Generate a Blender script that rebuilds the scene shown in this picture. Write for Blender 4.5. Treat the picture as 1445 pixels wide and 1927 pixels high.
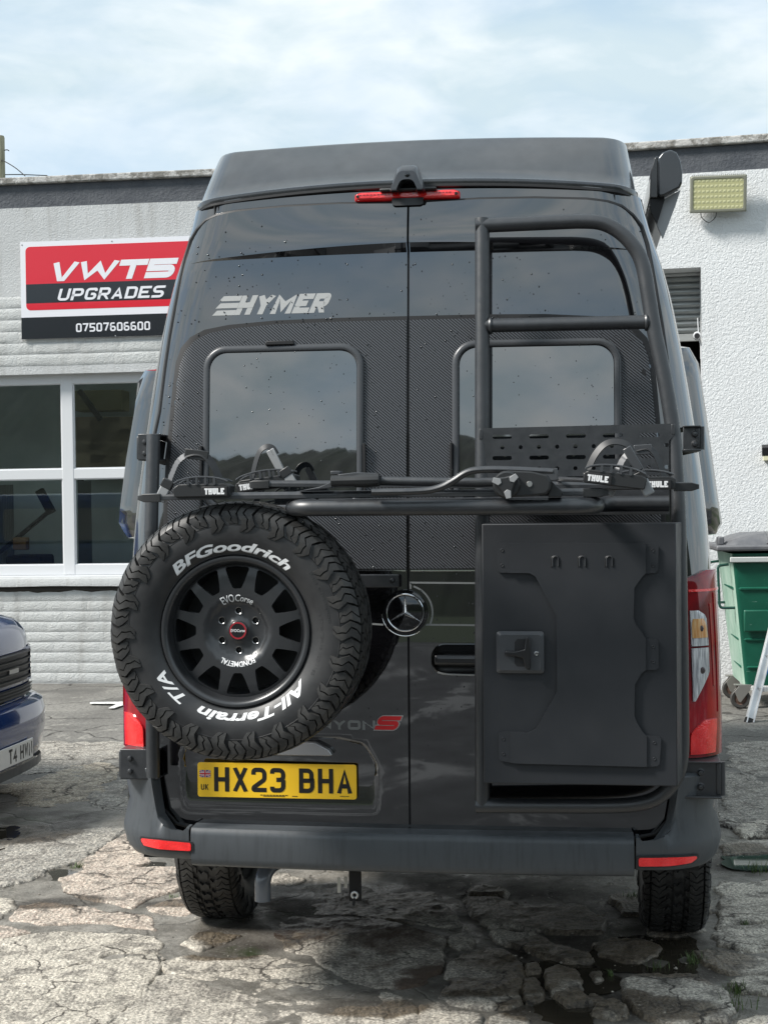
import bpy, bmesh, math, random
import numpy as np
from mathutils import Vector, Matrix
from mathutils.geometry import delaunay_2d_cdt
R = math.radians
PI = math.pi
scene = bpy.context.scene
for o in list(bpy.data.objects):
    bpy.data.objects.remove(o, do_unlink=True)
COL = scene.collection
rnd = random.Random(7)

# ------------------------------------------------------------------ camera
FPX, CH, HOR, ROLL = 2750.0, 1.72, 945.0, 0.0145
IW, IH = 1445.0, 1927.0
_p = math.atan((IH / 2 - HOR) / FPX)
FW = Vector((0, math.cos(_p), -math.sin(_p)))
_r0 = Vector((1, 0, 0)); _u0 = _r0.cross(FW)
RT = (_r0 * math.cos(ROLL) - _u0 * math.sin(ROLL)).normalized()
UP = RT.cross(FW)
CAM = Vector((0, 0, CH))
cd = bpy.data.cameras.new('camera'); cam = bpy.data.objects.new('camera', cd); COL.objects.link(cam)
cd.sensor_fit = 'VERTICAL'; cd.sensor_height = 24.0; cd.lens = 24.0 * FPX / IH
cd.clip_start = 0.05; cd.clip_end = 2000
cam.matrix_world = Matrix.Translation(CAM) @ Matrix((RT, UP, -FW)).transposed().to_4x4()
scene.camera = cam

# ------------------------------------------------------------------ world, sun, exposure
SUN_EL, SUN_AZ = R(44), R(252)        # azimuth clockwise from +Y: behind the camera, to its left
w = bpy.data.worlds.new('World'); scene.world = w; w.use_nodes = True
nt = w.node_tree; nt.nodes.clear()
def wn(t, **k):
    n = nt.nodes.new(t)
    for a, b in k.items(): setattr(n, a, b)
    return n
sky = wn('ShaderNodeTexSky', sky_type='NISHITA', sun_disc=False)
sky.sun_elevation = SUN_EL; sky.sun_rotation = SUN_AZ
sky.air_density = 1.0; sky.dust_density = 0.6; sky.ozone_density = 1.0
tc = wn('ShaderNodeTexCoord'); mp = wn('ShaderNodeMapping'); mp.inputs['Scale'].default_value = (1.0, 1.0, 2.6)
mp.inputs['Location'].default_value = (0.35, 0.1, 0.55)
n1 = wn('ShaderNodeTexNoise'); n1.inputs['Scale'].default_value = 3.4; n1.inputs['Detail'].default_value = 9; n1.inputs['Roughness'].default_value = .52
n1.inputs['Distortion'].default_value = .25
cr = wn('ShaderNodeValToRGB'); cr.color_ramp.elements[0].position = .27; cr.color_ramp.elements[1].position = .58
n2 = wn('ShaderNodeTexNoise'); n2.inputs['Scale'].default_value = 11.0; n2.inputs['Detail'].default_value = 9; n2.inputs['Distortion'].default_value = .3
c2 = wn('ShaderNodeValToRGB'); c2.color_ramp.elements[0].color = (4.1, 4.95, 5.4, 1); c2.color_ramp.elements[1].color = (5.8, 6.25, 6.45, 1)
c2.color_ramp.elements[0].position = .34; c2.color_ramp.elements[1].position = .62
mx = wn('ShaderNodeMix', data_type='RGBA'); blue = wn('ShaderNodeMix', data_type='RGBA')
blue.inputs['Factor'].default_value = .62
blue.inputs[7].default_value = (3.0, 4.4, 5.6, 1)
bg = wn('ShaderNodeBackground'); bg.inputs['Strength'].default_value = .125
ow = wn('ShaderNodeOutputWorld')
L = nt.links.new
L(tc.outputs['Generated'], mp.inputs['Vector']); L(mp.outputs[0], n1.inputs['Vector']); L(mp.outputs[0], n2.inputs['Vector'])
L(n1.outputs[0], cr.inputs[0]); L(n2.outputs[0], c2.inputs[0])
L(sky.outputs[0], blue.inputs[6]); L(blue.outputs[2], mx.inputs[6]); L(c2.outputs[0], mx.inputs[7]); L(cr.outputs[0], mx.inputs['Factor'])
L(mx.outputs[2], bg.inputs[0]); L(bg.outputs[0], ow.inputs[0])
sd = bpy.data.lights.new('sun', 'SUN'); sd.energy = 4.4; sd.angle = R(13); sd.color = (1, .965, .91)
sun = bpy.data.objects.new('sun', sd); COL.objects.link(sun)
_sd = Vector((math.sin(SUN_AZ) * math.cos(SUN_EL), math.cos(SUN_AZ) * math.cos(SUN_EL), math.sin(SUN_EL)))
sun.rotation_euler = _sd.to_track_quat('Z', 'Y').to_euler()
vs = scene.view_settings
vs.view_transform = 'Standard'; vs.look = 'None'; vs.gamma = 1; vs.use_curve_mapping = False; vs.exposure = 0.42
scene.render.engine = 'CYCLES'
scene.cycles.max_bounces = 8

# ------------------------------------------------------------------ picture rays
def pray(px, py):
    return FW + RT * ((px - IW / 2) / FPX) + UP * ((IH / 2 - py) / FPX)
def gpt(px, py, z=0.0):
    d = pray(px, py); t = (z - CH) / d.z
    return CAM + d * t
class Frame:
    """a local frame: x across, y inward (away from the camera), z up"""
    def __init__(s, M): s.M = M; s.I = M.inverted()
    def at(s, px, py, y=0.0):
        o = s.I @ CAM; d = s.I.to_3x3() @ pray(px, py)
        t = (y - o.y) / d.y; return o + d * t
    def uz(s, px, py, y=0.0):
        q = s.at(px, py, y); return (q.x, q.z)
    def on(s, px, py, F):
        y = 0.0
        for _ in range(12):
            q = s.at(px, py, y); y = F(q.x, q.z)
        return (q.x, q.z)

# ------------------------------------------------------------------ object helpers
BASE = {}
def props(o, label=None, cat=None, group=None, kind=None):
    if label: o['label'] = label
    if cat: o['category'] = cat
    if group: o['group'] = group
    if kind: o['kind'] = kind
    return o
def thing(name, label, cat, M=None, base=(0, 0, 0), group=None):
    o = bpy.data.objects.new(name, None); COL.objects.link(o)
    M = M or Matrix.Identity(4)
    o.matrix_world = M @ Matrix.Translation(base); o.empty_display_size = .2
    BASE[o.name] = Vector(base)
    return props(o, label, cat, group)
def link(name, me, parent=None, M=None):
    o = bpy.data.objects.new(name, me); COL.objects.link(o)
    if parent is not None:
        o.parent = parent
        if parent.name in BASE: o.location = -BASE[parent.name]
    elif M is not None: o.matrix_world = M
    return o
class MB:
    def __init__(s): s.v = []; s.f = []; s.mi = []
    def add(s, vs, fs, m=0):
        b = len(s.v); s.v += [tuple(p) for p in vs]
        for f in fs: s.f.append([b + i for i in f]); s.mi.append(m)
        return s
    def box(s, lo, hi, m=0):
        x0, y0, z0 = lo; x1, y1, z1 = hi
        if x0 > x1: x0, x1 = x1, x0
        if y0 > y1: y0, y1 = y1, y0
        if z0 > z1: z0, z1 = z1, z0
        v = [(x0, y0, z0), (x1, y0, z0), (x1, y1, z0), (x0, y1, z0), (x0, y0, z1), (x1, y0, z1), (x1, y1, z1), (x0, y1, z1)]
        return s.add(v, [(3, 2, 1, 0), (4, 5, 6, 7), (0, 1, 5, 4), (1, 2, 6, 5), (2, 3, 7, 6), (3, 0, 4, 7)], m)
    def bar(s, a, b, wd, ht, up=(0, 0, 1), m=0):
        a = Vector(a); b = Vector(b); d = (b - a).normalized(); sd_ = d.cross(Vector(up)).normalized(); u = sd_.cross(d)
        v = []
        for p in (a, b):
            for i, j in ((-1, -1), (1, -1), (1, 1), (-1, 1)): v.append(p + sd_ * i * wd / 2 + u * j * ht / 2)
        return s.add(v, [(3, 2, 1, 0), (4, 5, 6, 7), (0, 1, 5, 4), (1, 2, 6, 5), (2, 3, 7, 6), (3, 0, 4, 7)], m)
    def prism(s, pts, y0, y1, m=0):
        """pts (x,z) polygon extruded from y0 (front) to y1"""
        if area(pts) < 0: pts = pts[::-1]
        n = len(pts)
        v = [(p[0], y0, p[1]) for p in pts] + [(p[0], y1, p[1]) for p in pts]
        f = [list(range(n)), list(range(2 * n - 1, n - 1, -1))] + [(i, i + n, (i + 1) % n + n, (i + 1) % n) for i in range(n)]
        return s.add(v, f, m)
    def tube(s, path, r, seg=14, cap=True, m=0, closed=False, flat=1.0):
        P = [Vector(p) for p in path]; n = len(P)
        rr = r if hasattr(r, '__len__') else [r] * n
        T = []
        for i in range(n):
            a = P[(i - 1) % n] if (closed or i > 0) else P[0]
            b = P[(i + 1) % n] if (closed or i < n - 1) else P[-1]
            T.append((b - a).normalized())
        up = Vector((0, 0, 1)) if abs(T[0].z) < .9 else Vector((0, 1, 0))
        N = (up - T[0] * up.dot(T[0])).normalized(); vs_ = []; 
        for i in range(n):
            N = (N - T[i] * N.dot(T[i])).normalized(); B = T[i].cross(N)
            # mitre stretch
            for k in range(seg):
                a = 2 * PI * k / seg
                vs_.append(P[i] + (N * math.cos(a) + B * math.sin(a) * flat) * rr[i])
        f = []
        for i in range(n if closed else n - 1):
            j = (i + 1) % n
            for k in range(seg):
                k2 = (k + 1) % seg; f.append((i * seg + k, i * seg + k2, j * seg + k2, j * seg + k))
        if cap and not closed: f += [list(range(seg))[::-1], [(n - 1) * seg + k for k in range(seg)]]
        return s.add(vs_, f, m)
    def lathe(s, prof, c=(0, 0, 0), axis='y', seg=48, m=0, closed=False):
        """prof: (r, t) t along the axis"""
        v = []; n = len(prof)
        for k in range(seg):
            a = 2 * PI * k / seg
            for r_, t in prof:
                if axis == 'y': v.append((c[0] + r_ * math.cos(a), c[1] + t, c[2] + r_ * math.sin(a)))
                elif axis == 'z': v.append((c[0] + r_ * math.cos(a), c[1] + r_ * math.sin(a), c[2] + t))
                else: v.append((c[0] + t, c[1] + r_ * math.cos(a), c[2] + r_ * math.sin(a)))
        f = []
        for k in range(seg):
            k2 = (k + 1) % seg
            for i in range(n if closed else n - 1):
                j = (i + 1) % n
                f.append((k * n + i, k * n + j, k2 * n + j, k2 * n + i))
        return s.add(v, f, m)
    def grid(s, rows, m=0, closed=False):
        n = len(rows[0]); v = [p for r_ in rows for p in r_]; f = []
        for i in range(len(rows) - 1):
            for k in range(n if closed else n - 1):
                k2 = (k + 1) % n; f.append((i * n + k, i * n + k2, (i + 1) * n + k2, (i + 1) * n + k))
        return s.add(v, f, m)
    def xf(s, M):
        s.v = [tuple(M @ Vector(p)) for p in s.v]; return s
    def mesh(s, name, mats, smooth=35):
        me = bpy.data.meshes.new(name); me.from_pydata(s.v, [], s.f)
        for m_ in (mats if isinstance(mats, (list, tuple)) else [mats]): me.materials.append(m_)
        me.polygons.foreach_set('material_index', s.mi)
        bm = bmesh.new(); bm.from_mesh(me); bmesh.ops.recalc_face_normals(bm, faces=bm.faces); bm.to_mesh(me); bm.free()
        if smooth:
            me.polygons.foreach_set('use_smooth', [True] * len(me.polygons)); me.set_sharp_from_angle(angle=R(smooth))
        me.update(); return me
    def build(s, name, mats, parent=None, smooth=35, bevel=0, M=None, segs=2):
        o = link(name, s.mesh(name, mats, smooth), parent, M)
        if bevel:
            b = o.modifiers.new('Bevel', 'BEVEL'); b.width = bevel; b.segments = segs; b.limit_method = 'ANGLE'; b.angle_limit = R(35)
        return o
def area(p):
    return .5 * sum(p[i][0] * p[(i + 1) % len(p)][1] - p[(i + 1) % len(p)][0] * p[i][1] for i in range(len(p)))
def inpoly(P, poly):
    P = np.asarray(P); x, y = P[:, 0], P[:, 1]; ins = np.zeros(len(P), bool); n = len(poly)
    for i in range(n):
        x1, y1 = poly[i][:2]; x2, y2 = poly[(i + 1) % n][:2]
        if y1 == y2: continue
        c = (y1 > y) != (y2 > y); ins ^= c & (x < (x2 - x1) * (y - y1) / (y2 - y1) + x1)
    return ins
def polydist(P, poly, closed=True):
    P = np.asarray(P, float); d = np.full(len(P), 1e9); n = len(poly)
    for i in range(n if closed else n - 1):
        a = np.array(poly[i][:2], float); b = np.array(poly[(i + 1) % n][:2], float); ab = b - a
        t = np.clip(((P - a) @ ab) / max(ab @ ab, 1e-12), 0, 1)
        d = np.minimum(d, np.linalg.norm(P - a - t[:, None] * ab, axis=1))
    return d
def fillet(pts, rad, n=6, closed=True):
    """round the corners of a polyline (2D or 3D)"""
    P = [Vector(p) for p in pts]; out = []; N = len(P)
    rr = rad if hasattr(rad, '__len__') else [rad] * N
    for i in range(N):
        if (not closed and i in (0, N - 1)) or rr[i] <= 0: out.append(P[i]); continue
        a, b, c = P[i - 1], P[i], P[(i + 1) % N]
        d1 = (a - b); d2 = (c - b); l1, l2 = d1.length, d2.length; d1.normalize(); d2.normalize()
        co = max(-1, min(1, d1.dot(d2))); an = math.acos(co)
        if an > 3.10 or an < .02: out.append(b); continue
        t = min(rr[i] / math.tan(an / 2), l1 * .49, l2 * .49); r_ = t * math.tan(an / 2)
        bis = (d1 + d2).normalized(); ce = b + bis * (r_ / math.sin(an / 2))
        s_, e_ = b + d1 * t - ce, b + d2 * t - ce; th = PI - an
        for k in range(n + 1):
            f = k / n; q = (s_ * math.sin((1 - f) * th) + e_ * math.sin(f * th)) / math.sin(th); out.append(ce + q)
    return [tuple(p) for p in out]
def rrect(x0, z0, x1, z1, r, n=6):
    return fillet([(x0, z0), (x1, z0), (x1, z1), (x0, z1)], r, n)
def resample(poly, step, closed=True):
    out = []; n = len(poly)
    for i in range(n if closed else n - 1):
        a = np.array(poly[i][:2], float); b = np.array(poly[(i + 1) % n][:2], float); k = max(1, int(np.linalg.norm(b - a) / step))
        for j in range(k): out.append(tuple(a + (b - a) * j / k))
    if not closed: out.append(tuple(poly[-1][:2]))
    return out
def interp(x, xs, ys):
    return float(np.interp(x, xs, ys))
def patch(name, outline, F, off, mat, parent, step=.03, holes=(), lines=(), thick=.006, nrm=True, yslot=None, edge=None, FN=None):
    """a panel lying on the surface y=F(x,z), OFF metres in front of it; its rim is turned back by THICK"""
    outline = resample(outline, edge or step)
    if area(outline) < 0: outline = outline[::-1]
    hs = [resample(h, edge or step) for h in holes]
    xs = [p[0] for p in outline]; zs = [p[1] for p in outline]
    gx = np.arange(min(xs), max(xs), step); gz = np.arange(min(zs), max(zs), step)
    G = np.array([(a + (step / 2 if j % 2 else 0), b) for j, b in enumerate(gz) for a in gx])
    k = inpoly(G, outline) & (polydist(G, outline) > step * .45)
    for h in hs: k &= ~inpoly(G, h) & (polydist(G, h) > step * .45)
    ln = [resample(l, step, False) for l in lines]
    for l in ln: k &= polydist(G, l, False) > step * .3
    pts = [tuple(p) for p in outline]; ed = [(i, (i + 1) % len(pts)) for i in range(len(pts))]
    for h in hs:
        b = len(pts); pts += h; ed += [(b + i, b + (i + 1) % len(h)) for i in range(len(h))]
    for l in ln:
        b = len(pts); pts += l; ed += [(b + i, b + i + 1) for i in range(len(l) - 1)]
    pts += [tuple(p) for p in G[k]]
    V2, E2, F2, *_ = delaunay_2d_cdt([Vector(p) for p in pts], ed, [], 0, 1e-5)
    V2 = np.array([tuple(v) for v in V2]); F2 = np.array([list(f) for f in F2])
    c = V2[F2].mean(1); ok = inpoly(c, outline)
    for h in hs: ok &= ~inpoly(c, h)
    F2 = F2[ok]
    # make every face turn towards -y: (x,z) counter-clockwise seen from -y
    a_ = V2[F2]; cr_ = (a_[:, 1, 0] - a_[:, 0, 0]) * (a_[:, 2, 1] - a_[:, 0, 1]) - (a_[:, 2, 0] - a_[:, 0, 0]) * (a_[:, 1, 1] - a_[:, 0, 1])
    F2[cr_ < 0] = F2[cr_ < 0][:, ::-1]
    verts = [(x, F(x, z) - off, z) for x, z in V2]; faces = [tuple(int(i) for i in f) for f in F2]
    cnt = {}
    for f in faces:
        for i in range(3):
            e = (f[i], f[(i + 1) % 3]); cnt[e] = cnt.get(e, 0) + 1
    be = [e for e in cnt if (e[1], e[0]) not in cnt]
    nv = len(verts); N = []
    h_ = .004; FN = FN or (lambda x_, z_, zr_: F(x_, z_))
    for x, z in V2:
        N.append(Vector((FN(x + h_, z, z) - FN(x - h_, z, z), -2 * h_, FN(x, z + h_, z) - FN(x, z - h_, z))).normalized())
    mid = {}
    def dupe(i, d, nn):
        verts.append((verts[i][0], verts[i][1] + d, verts[i][2])); N.append(nn); return len(verts) - 1
    for a, b in be:
        e = Vector((V2[b][0] - V2[a][0], 0, V2[b][1] - V2[a][1]))
        n_ = Vector((e.z, 0, -e.x)).normalized()
        q = [dupe(a, 0, n_), dupe(b, 0, n_), dupe(b, thick, n_), dupe(a, thick, n_)]
        faces.append((q[1], q[0], q[3], q[2]))
    me = bpy.data.meshes.new(name); me.from_pydata(verts, [], faces); me.materials.append(mat)
    me.polygons.foreach_set('use_smooth', [True] * len(me.polygons))
    if nrm: me.normals_split_custom_set_from_vertices([tuple(n_) for n_ in N])
    return link(name, me, parent)

# ------------------------------------------------------------------ materials
def M_(name, col, rough=.5, metal=0, coat=0, spec=.5, ior=1.5, trans=0, emit=None, es=0, coatr=.03):
    m = bpy.data.materials.new(name); m.use_nodes = True; b = m.node_tree.nodes['Principled BSDF']
    b.inputs['Base Color'].default_value = (*col, 1); b.inputs['Roughness'].default_value = rough; b.inputs['Metallic'].default_value = metal
    b.inputs['Coat Weight'].default_value = coat; b.inputs['Coat Roughness'].default_value = coatr; b.inputs['Specular IOR Level'].default_value = spec
    b.inputs['IOR'].default_value = ior; b.inputs['Transmission Weight'].default_value = trans
    if emit: b.inputs['Emission Color'].default_value = (*emit, 1); b.inputs['Emission Strength'].default_value = es
    return m
class NT:
    def __init__(s, m): s.m = m; s.t = m.node_tree; s.b = s.t.nodes['Principled BSDF']; s.co = s.n('ShaderNodeTexCoord').outputs['Object']
    def n(s, t, **k):
        n = s.t.nodes.new(t)
        for a, b in k.items(): setattr(n, a, b)
        return n
    def l(s, a, b): s.t.links.new(a, b)
    def vec(s, scale=(1, 1, 1), rot=(0, 0, 0)):
        n = s.n('ShaderNodeMapping'); n.inputs['Scale'].default_value = scale; n.inputs['Rotation'].default_value = rot; s.l(s.co, n.inputs[0]); return n.outputs[0]
    def noise(s, sc, det=4, rough=.5, vec=None, dist=0):
        n = s.n('ShaderNodeTexNoise'); n.inputs['Scale'].default_value = sc; n.inputs['Detail'].default_value = det; n.inputs['Roughness'].default_value = rough
        n.inputs['Distortion'].default_value = dist; s.l(vec or s.co, n.inputs['Vector']); return n.outputs[0]
    def voro(s, sc, feat='F1', vec=None, rnd_=1):
        n = s.n('ShaderNodeTexVoronoi', feature=feat); n.inputs['Scale'].default_value = sc; n.inputs['Randomness'].default_value = rnd_; s.l(vec or s.co, n.inputs['Vector']); return n.outputs[0]
    def ramp(s, v, a, b, ca=(0, 0, 0), cb=(1, 1, 1)):
        n = s.n('ShaderNodeValToRGB'); e = n.color_ramp.elements; e[0].position = a; e[1].position = b; e[0].color = (*ca, 1); e[1].color = (*cb, 1); s.l(v, n.inputs[0]); return n.outputs[0]
    def mix(s, f, a, b, bt='MIX'):
        n = s.n('ShaderNodeMix', data_type='RGBA', blend_type=bt)
        for v, i in ((f, 0), (a, 6), (b, 7)):
            if isinstance(v, (int, float)): n.inputs[i].default_value = v if i == 0 else (v, v, v, 1)
            elif isinstance(v, tuple): n.inputs[i].default_value = (*v, 1)
            else: s.l(v, n.inputs[i])
        return n.outputs[2]
    def math(s, op, a, b=0.0, clamp=False):
        n = s.n('ShaderNodeMath', operation=op, use_clamp=clamp)
        for v, i in ((a, 0), (b, 1)):
            if isinstance(v, (int, float)): n.inputs[i].default_value = v
            else: s.l(v, n.inputs[i])
        return n.outputs[0]
    def col(s, v): s.l(v, s.b.inputs['Base Color'])
    def rough(s, v): s.l(v, s.b.inputs['Roughness'])
    def bump(s, h, st=.3, d=.01, prev=None):
        n = s.n('ShaderNodeBump'); n.inputs['Strength'].default_value = st; n.inputs['Distance'].default_value = d; s.l(h, n.inputs['Height'])
        if prev is not None: s.l(prev, n.inputs['Normal'])
        s.l(n.outputs[0], s.b.inputs['Normal']); return n.outputs[0]

paint = M_('black_paint', (.004, .004, .005), .12, 0, 1.0, .5, 1.5)
t = NT(paint); t.b.inputs['Coat IOR'].default_value = 2.15; t.rough(t.ramp(t.noise(5, 5), .3, .75, (.03,) * 3, (.09,) * 3)); t.l(t.ramp(t.noise(7, 6, .6), .4, .8, (.01,) * 3, (.06,) * 3), t.b.inputs['Coat Roughness']); t.bump(t.noise(1.6, 3), .3, .012)
glass_dark = M_('tinted_window_glass', (.003, .004, .005), .02, 0, 1, .5, 1.9, coatr=.01)
glass_dark.node_tree.nodes['Principled BSDF'].inputs['Coat IOR'].default_value = 2.2
t = NT(glass_dark); t.bump(t.noise(2.2, 1), .08, .01)
rubber = M_('black_rubber_seal', (.010, .010, .011), .55)
cap_m = M_('roof_cap_plastic', (.035, .036, .040), .22, 0, .5, .6, coatr=.15)
t = NT(cap_m); v = t.vec((6, 6, 1.2)); t.rough(t.ramp(t.noise(3, 6, .6, v), .3, .7, (.10,) * 3, (.24,) * 3)); t.col(t.ramp(t.noise(2.5, 5, .6, v), .35, .7, (.016, .017, .020), (.030, .032, .036))); t.b.inputs['Coat IOR'].default_value = 1.9
powder = M_('black_powder_coat', (.04, .041, .044), .36, 0, .0, .9)
t = NT(powder); t.rough(t.ramp(t.noise(40, 3), .3, .7, (.34,) * 3, (.46,) * 3)); t.bump(t.noise(900, 2), .15, .0006); t.col(t.ramp(t.noise(9, 4), .3, .8, (.017, .0185, .021), (.027, .029, .033)))
boxm = M_('matt_black_box_coat', (.022, .023, .026), .52, 0, 0, .5)
t = NT(boxm); t.col(t.ramp(t.noise(3.5, 5, .6), .3, .75, (.012, .014, .017), (.019, .021, .025))); t.rough(t.ramp(t.noise(8, 4), .3, .7, (.46,) * 3, (.6,) * 3)); t.bump(t.noise(1200, 2), .12, .0005)
plast = M_('grey_bumper_plastic', (.055, .060, .066), .42, 0, 0, .5)
t = NT(plast); v = t.vec((14, 14, 1.5)); t.col(t.mix(t.ramp(t.noise(4, 6, .65, v), .50, .72), (.062, .069, .076), (.046, .051, .056))); t.rough(t.ramp(t.noise(18, 5), .3, .7, (.34,) * 3, (.5,) * 3)); t.bump(t.noise(700, 2), .1, .0005)
plast_d = M_('black_moulded_plastic', (.02, .021, .022), .42)
t = NT(plast_d); t.bump(t.noise(600, 2), .1, .0006)
plast_l = M_('grey_moulded_plastic', (.27, .275, .28), .35)
carbon = M_('ribbed_carbon_vinyl', (.06, .062, .066), .35, 0, 0, .6)
t = NT(carbon); sx = t.n('ShaderNodeSeparateXYZ'); t.l(t.co, sx.inputs[0])
ph = t.math('MULTIPLY', t.math('ADD', t.math('MULTIPLY', sx.outputs[0], .84), sx.outputs[2]), 2 * PI / .0098)
sn = t.math('SINE', ph); s01 = t.math('MULTIPLY_ADD', sn, .5); 
s01.node.inputs[2].default_value = .5
t.col(t.mix(t.ramp(s01, .25, .75), (.006, .006, .007), (.085, .09, .10))); t.bump(s01, .5, .002)
tyre_m = M_('tyre_rubber', (.020, .020, .021), .45, 0, 0, .7)
t = NT(tyre_m); t.col(t.ramp(t.noise(14, 5, .65), .35, .75, (.010, .010, .011), (.026, .026, .026))); t.rough(t.ramp(t.noise(9, 4), .3, .7, (.38,) * 3, (.6,) * 3)); t.bump(t.noise(160, 3), .15, .001)
tread_m = M_('tread_rubber', (.035, .035, .034), .55, 0, 0, .5)
t = NT(tread_m); t.col(t.ramp(t.noise(22, 5, .7), .35, .75, (.016, .016, .016), (.050, .048, .045))); t.rough(t.ramp(t.noise(12, 4), .3, .7, (.33,) * 3, (.6,) * 3)); t.bump(t.noise(220, 3), .2, .001)
rim_m = M_('satin_black_alloy', (.024, .025, .027), .32, 0, .0, .8)
rimd_m = M_('rim_barrel_black', (.003, .003, .003), .5)
white_m = M_('white_lettering', (.80, .80, .80), .5)
silver = M_('silver_lettering', (.42, .42, .41), .38, .2)
badge_grey = M_('grey_lettering', (.24, .25, .25), .4)
red_let = M_('red_lettering', (.62, .02, .025), .35)
chrome = M_('chrome', (.75, .75, .76), .12, 1)
steel = M_('zinc_steel', (.48, .48, .47), .35, .9)
red_lens = M_('red_lens', (.36, .005, .008), .10, 0, 1, .8)
red_dark = M_('dark_red_lens', (.12, .004, .008), .07, 0, .5, .5)
t = NT(red_dark); t.col(t.ramp(t.noise(9, 3, .5, t.vec((1, 1, .6))), .35, .68, (.12, .003, .008), (.42, .008, .016)))
red_bright = M_('bright_red_lens', (.85, .015, .015), .16, 0, 1, .8)
t = NT(red_bright); t.bump(t.voro(170, 'F1'), .4, .002); t.col(t.ramp(t.noise(25, 4), .3, .7, (.75, .006, .008), (1.0, .03, .03)))
amber = M_('amber_lens', (.62, .30, .10), .2, 0, 1)
t = NT(amber); t.col(t.ramp(t.noise(120, 3, .6, t.vec((1, 1, .1))), .35, .65, (.55, .20, .03), (.75, .50, .25)))
clearl = M_('clear_lens', (.62, .63, .65), .12, .25, 1)
t = NT(clearl); t.bump(t.voro(300, 'F1', t.vec((1, 1, .06))), .7, .003); t.col(t.ramp(t.noise(150, 3, .6, t.vec((1, 1, .08))), .35, .65, (.30, .31, .34), (.85, .86, .88)))
yellow = M_('yellow_plate', (.95, .58, .018), .35, 0, .4)
platew = M_('white_plate', (.72, .72, .70), .35, 0, .4)
black_let = M_('black_lettering', (.012, .012, .012), .4)
water = M_('water_drop', (.02, .021, .023), .05, 0, 1.0, .5)
pvc = M_('grey_pipe', (.13, .145, .17), .2, 0, .6)
under = M_('underbody_black', (.010, .010, .010), .8)
# ------------------------------------------------------------------ lettering
GLY = {
 'H': [[(0, 0), (0, 1)], [(1, 0), (1, 1)], [(0, .5), (1, .5)]],
 'X': [[(0, 0), (1, 1)], [(0, 1), (1, 0)]],
 '2': [[(0, .76), (0, 1), (1, 1), (1, .52), (0, 0.12), (0, 0), (1, 0)]],
 '3': [[(0, .82), (0, 1), (1, 1), (1, .52), (.38, .52)], [(1, .52), (1, 0), (0, 0), (0, .18)]],
 'B': [[(1, .5), (0, .5), (0, 1), (.94, 1), (.94, .5)], [(0, .5), (0, 0), (1, 0), (1, .5)]],
 'A': [[(0, 0), (.5, 1.02), (1, 0)], [(.2, .3), (.8, .3)]],
 'U': [[(0, 1), (0, 0), (1, 0), (1, 1)]], 'P': [[(0, 0), (0, 1), (1, 1), (1, .42), (0, .42)]],
 'G': [[(1, .78), (1, 1), (0, 1), (0, 0), (1, 0), (1, .48), (.5, .48)]],
 'R': [[(0, 0), (0, 1), (1, 1), (1, .42), (0, .42)], [(.5, .42), (1, 0)]],
 'D': [[(.5, 0), (0, 0), (0, 1), (1, 1), (1, 0), (.5, 0)]],
 'E': [[(1, 1), (0, 1), (0, 0), (1, 0)], [(0, .5), (.88, .5)]],
 'S': [[(1, 1), (0, 1), (0, .5), (1, .5), (1, 0), (0, 0)]], '5': [[(1, 1), (0, 1), (0, .52), (1, .52), (1, 0), (0, 0)]],
 'T': [[(0, 1), (1, 1)], [(.5, 1), (.5, 0)]], '0': [[(.5, 0), (0, 0), (0, 1), (1, 1), (1, 0), (.5, 0)]],
 'O': [[(.5, 0), (0, 0), (0, 1), (1, 1), (1, 0), (.5, 0)]],
 '7': [[(0, 1), (1, 1), (.35, 0)]], '6': [[(.9, 1), (0, 1), (0, 0), (1, 0), (1, .52), (0, .52)]],
 '4': [[(.76, 0), (.76, 1), (0, .28), (1, .28)]], 'V': [[(0, 1), (.42, 0), (.58, 0), (1, 1)]],
 'W': [[(0, 1), (.22, 0), (.5, .78), (.78, 0), (1, 1)]], 'N': [[(0, 0), (0, 1), (1, 0), (1, 1)]],
 'Y': [[(0, 1), (.5, .48), (1, 1)], [(.5, .48), (.5, 0)]], 'M': [[(0, 0), (0, 1), (.5, .35), (1, 1), (1, 0)]],
 'L': [[(0, 1), (0, 0), (1, 0)]], 'K': [[(0, 0), (0, 1)], [(1, 1), (.1, .45)], [(.3, .58), (1, 0)]],
 'C': [[(1, .8), (1, 1), (0, 1), (0, 0), (1, 0), (1, .2)]],
}
NOROUND = set('HXATVWNYMLK47E')
def ribbon(pl, wd):
    P = [Vector(p) for p in pl]; n = len(P); closed = (P[0] - P[-1]).length < 1e-6
    if closed: P = P[:-1]; n -= 1
    Lf, Rt = [], []
    for i in range(n):
        a = P[i - 1] if (closed or i > 0) else None; c = P[(i + 1) % n] if (closed or i < n - 1) else None
        if a is None: d = (c - P[i]).normalized(); m = Vector((-d.y, d.x)); s_ = 1
        elif c is None: d = (P[i] - a).normalized(); m = Vector((-d.y, d.x)); s_ = 1
        else:
            d1 = (P[i] - a).normalized(); d2 = (c - P[i]).normalized(); n1_ = Vector((-d1.y, d1.x)); n2_ = Vector((-d2.y, d2.x))
            m = (n1_ + n2_); m = m.normalized() if m.length > 1e-4 else n1_; s_ = 1 / max(.45, m.dot(n1_))
        Lf.append(P[i] + m * wd / 2 * s_); Rt.append(P[i] - m * wd / 2 * s_)
    f = [(i, (i + 1) % n, n + (i + 1) % n, n + i) for i in range(n if closed else n - 1)]
    return [tuple(p) for p in Lf + Rt], f
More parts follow.
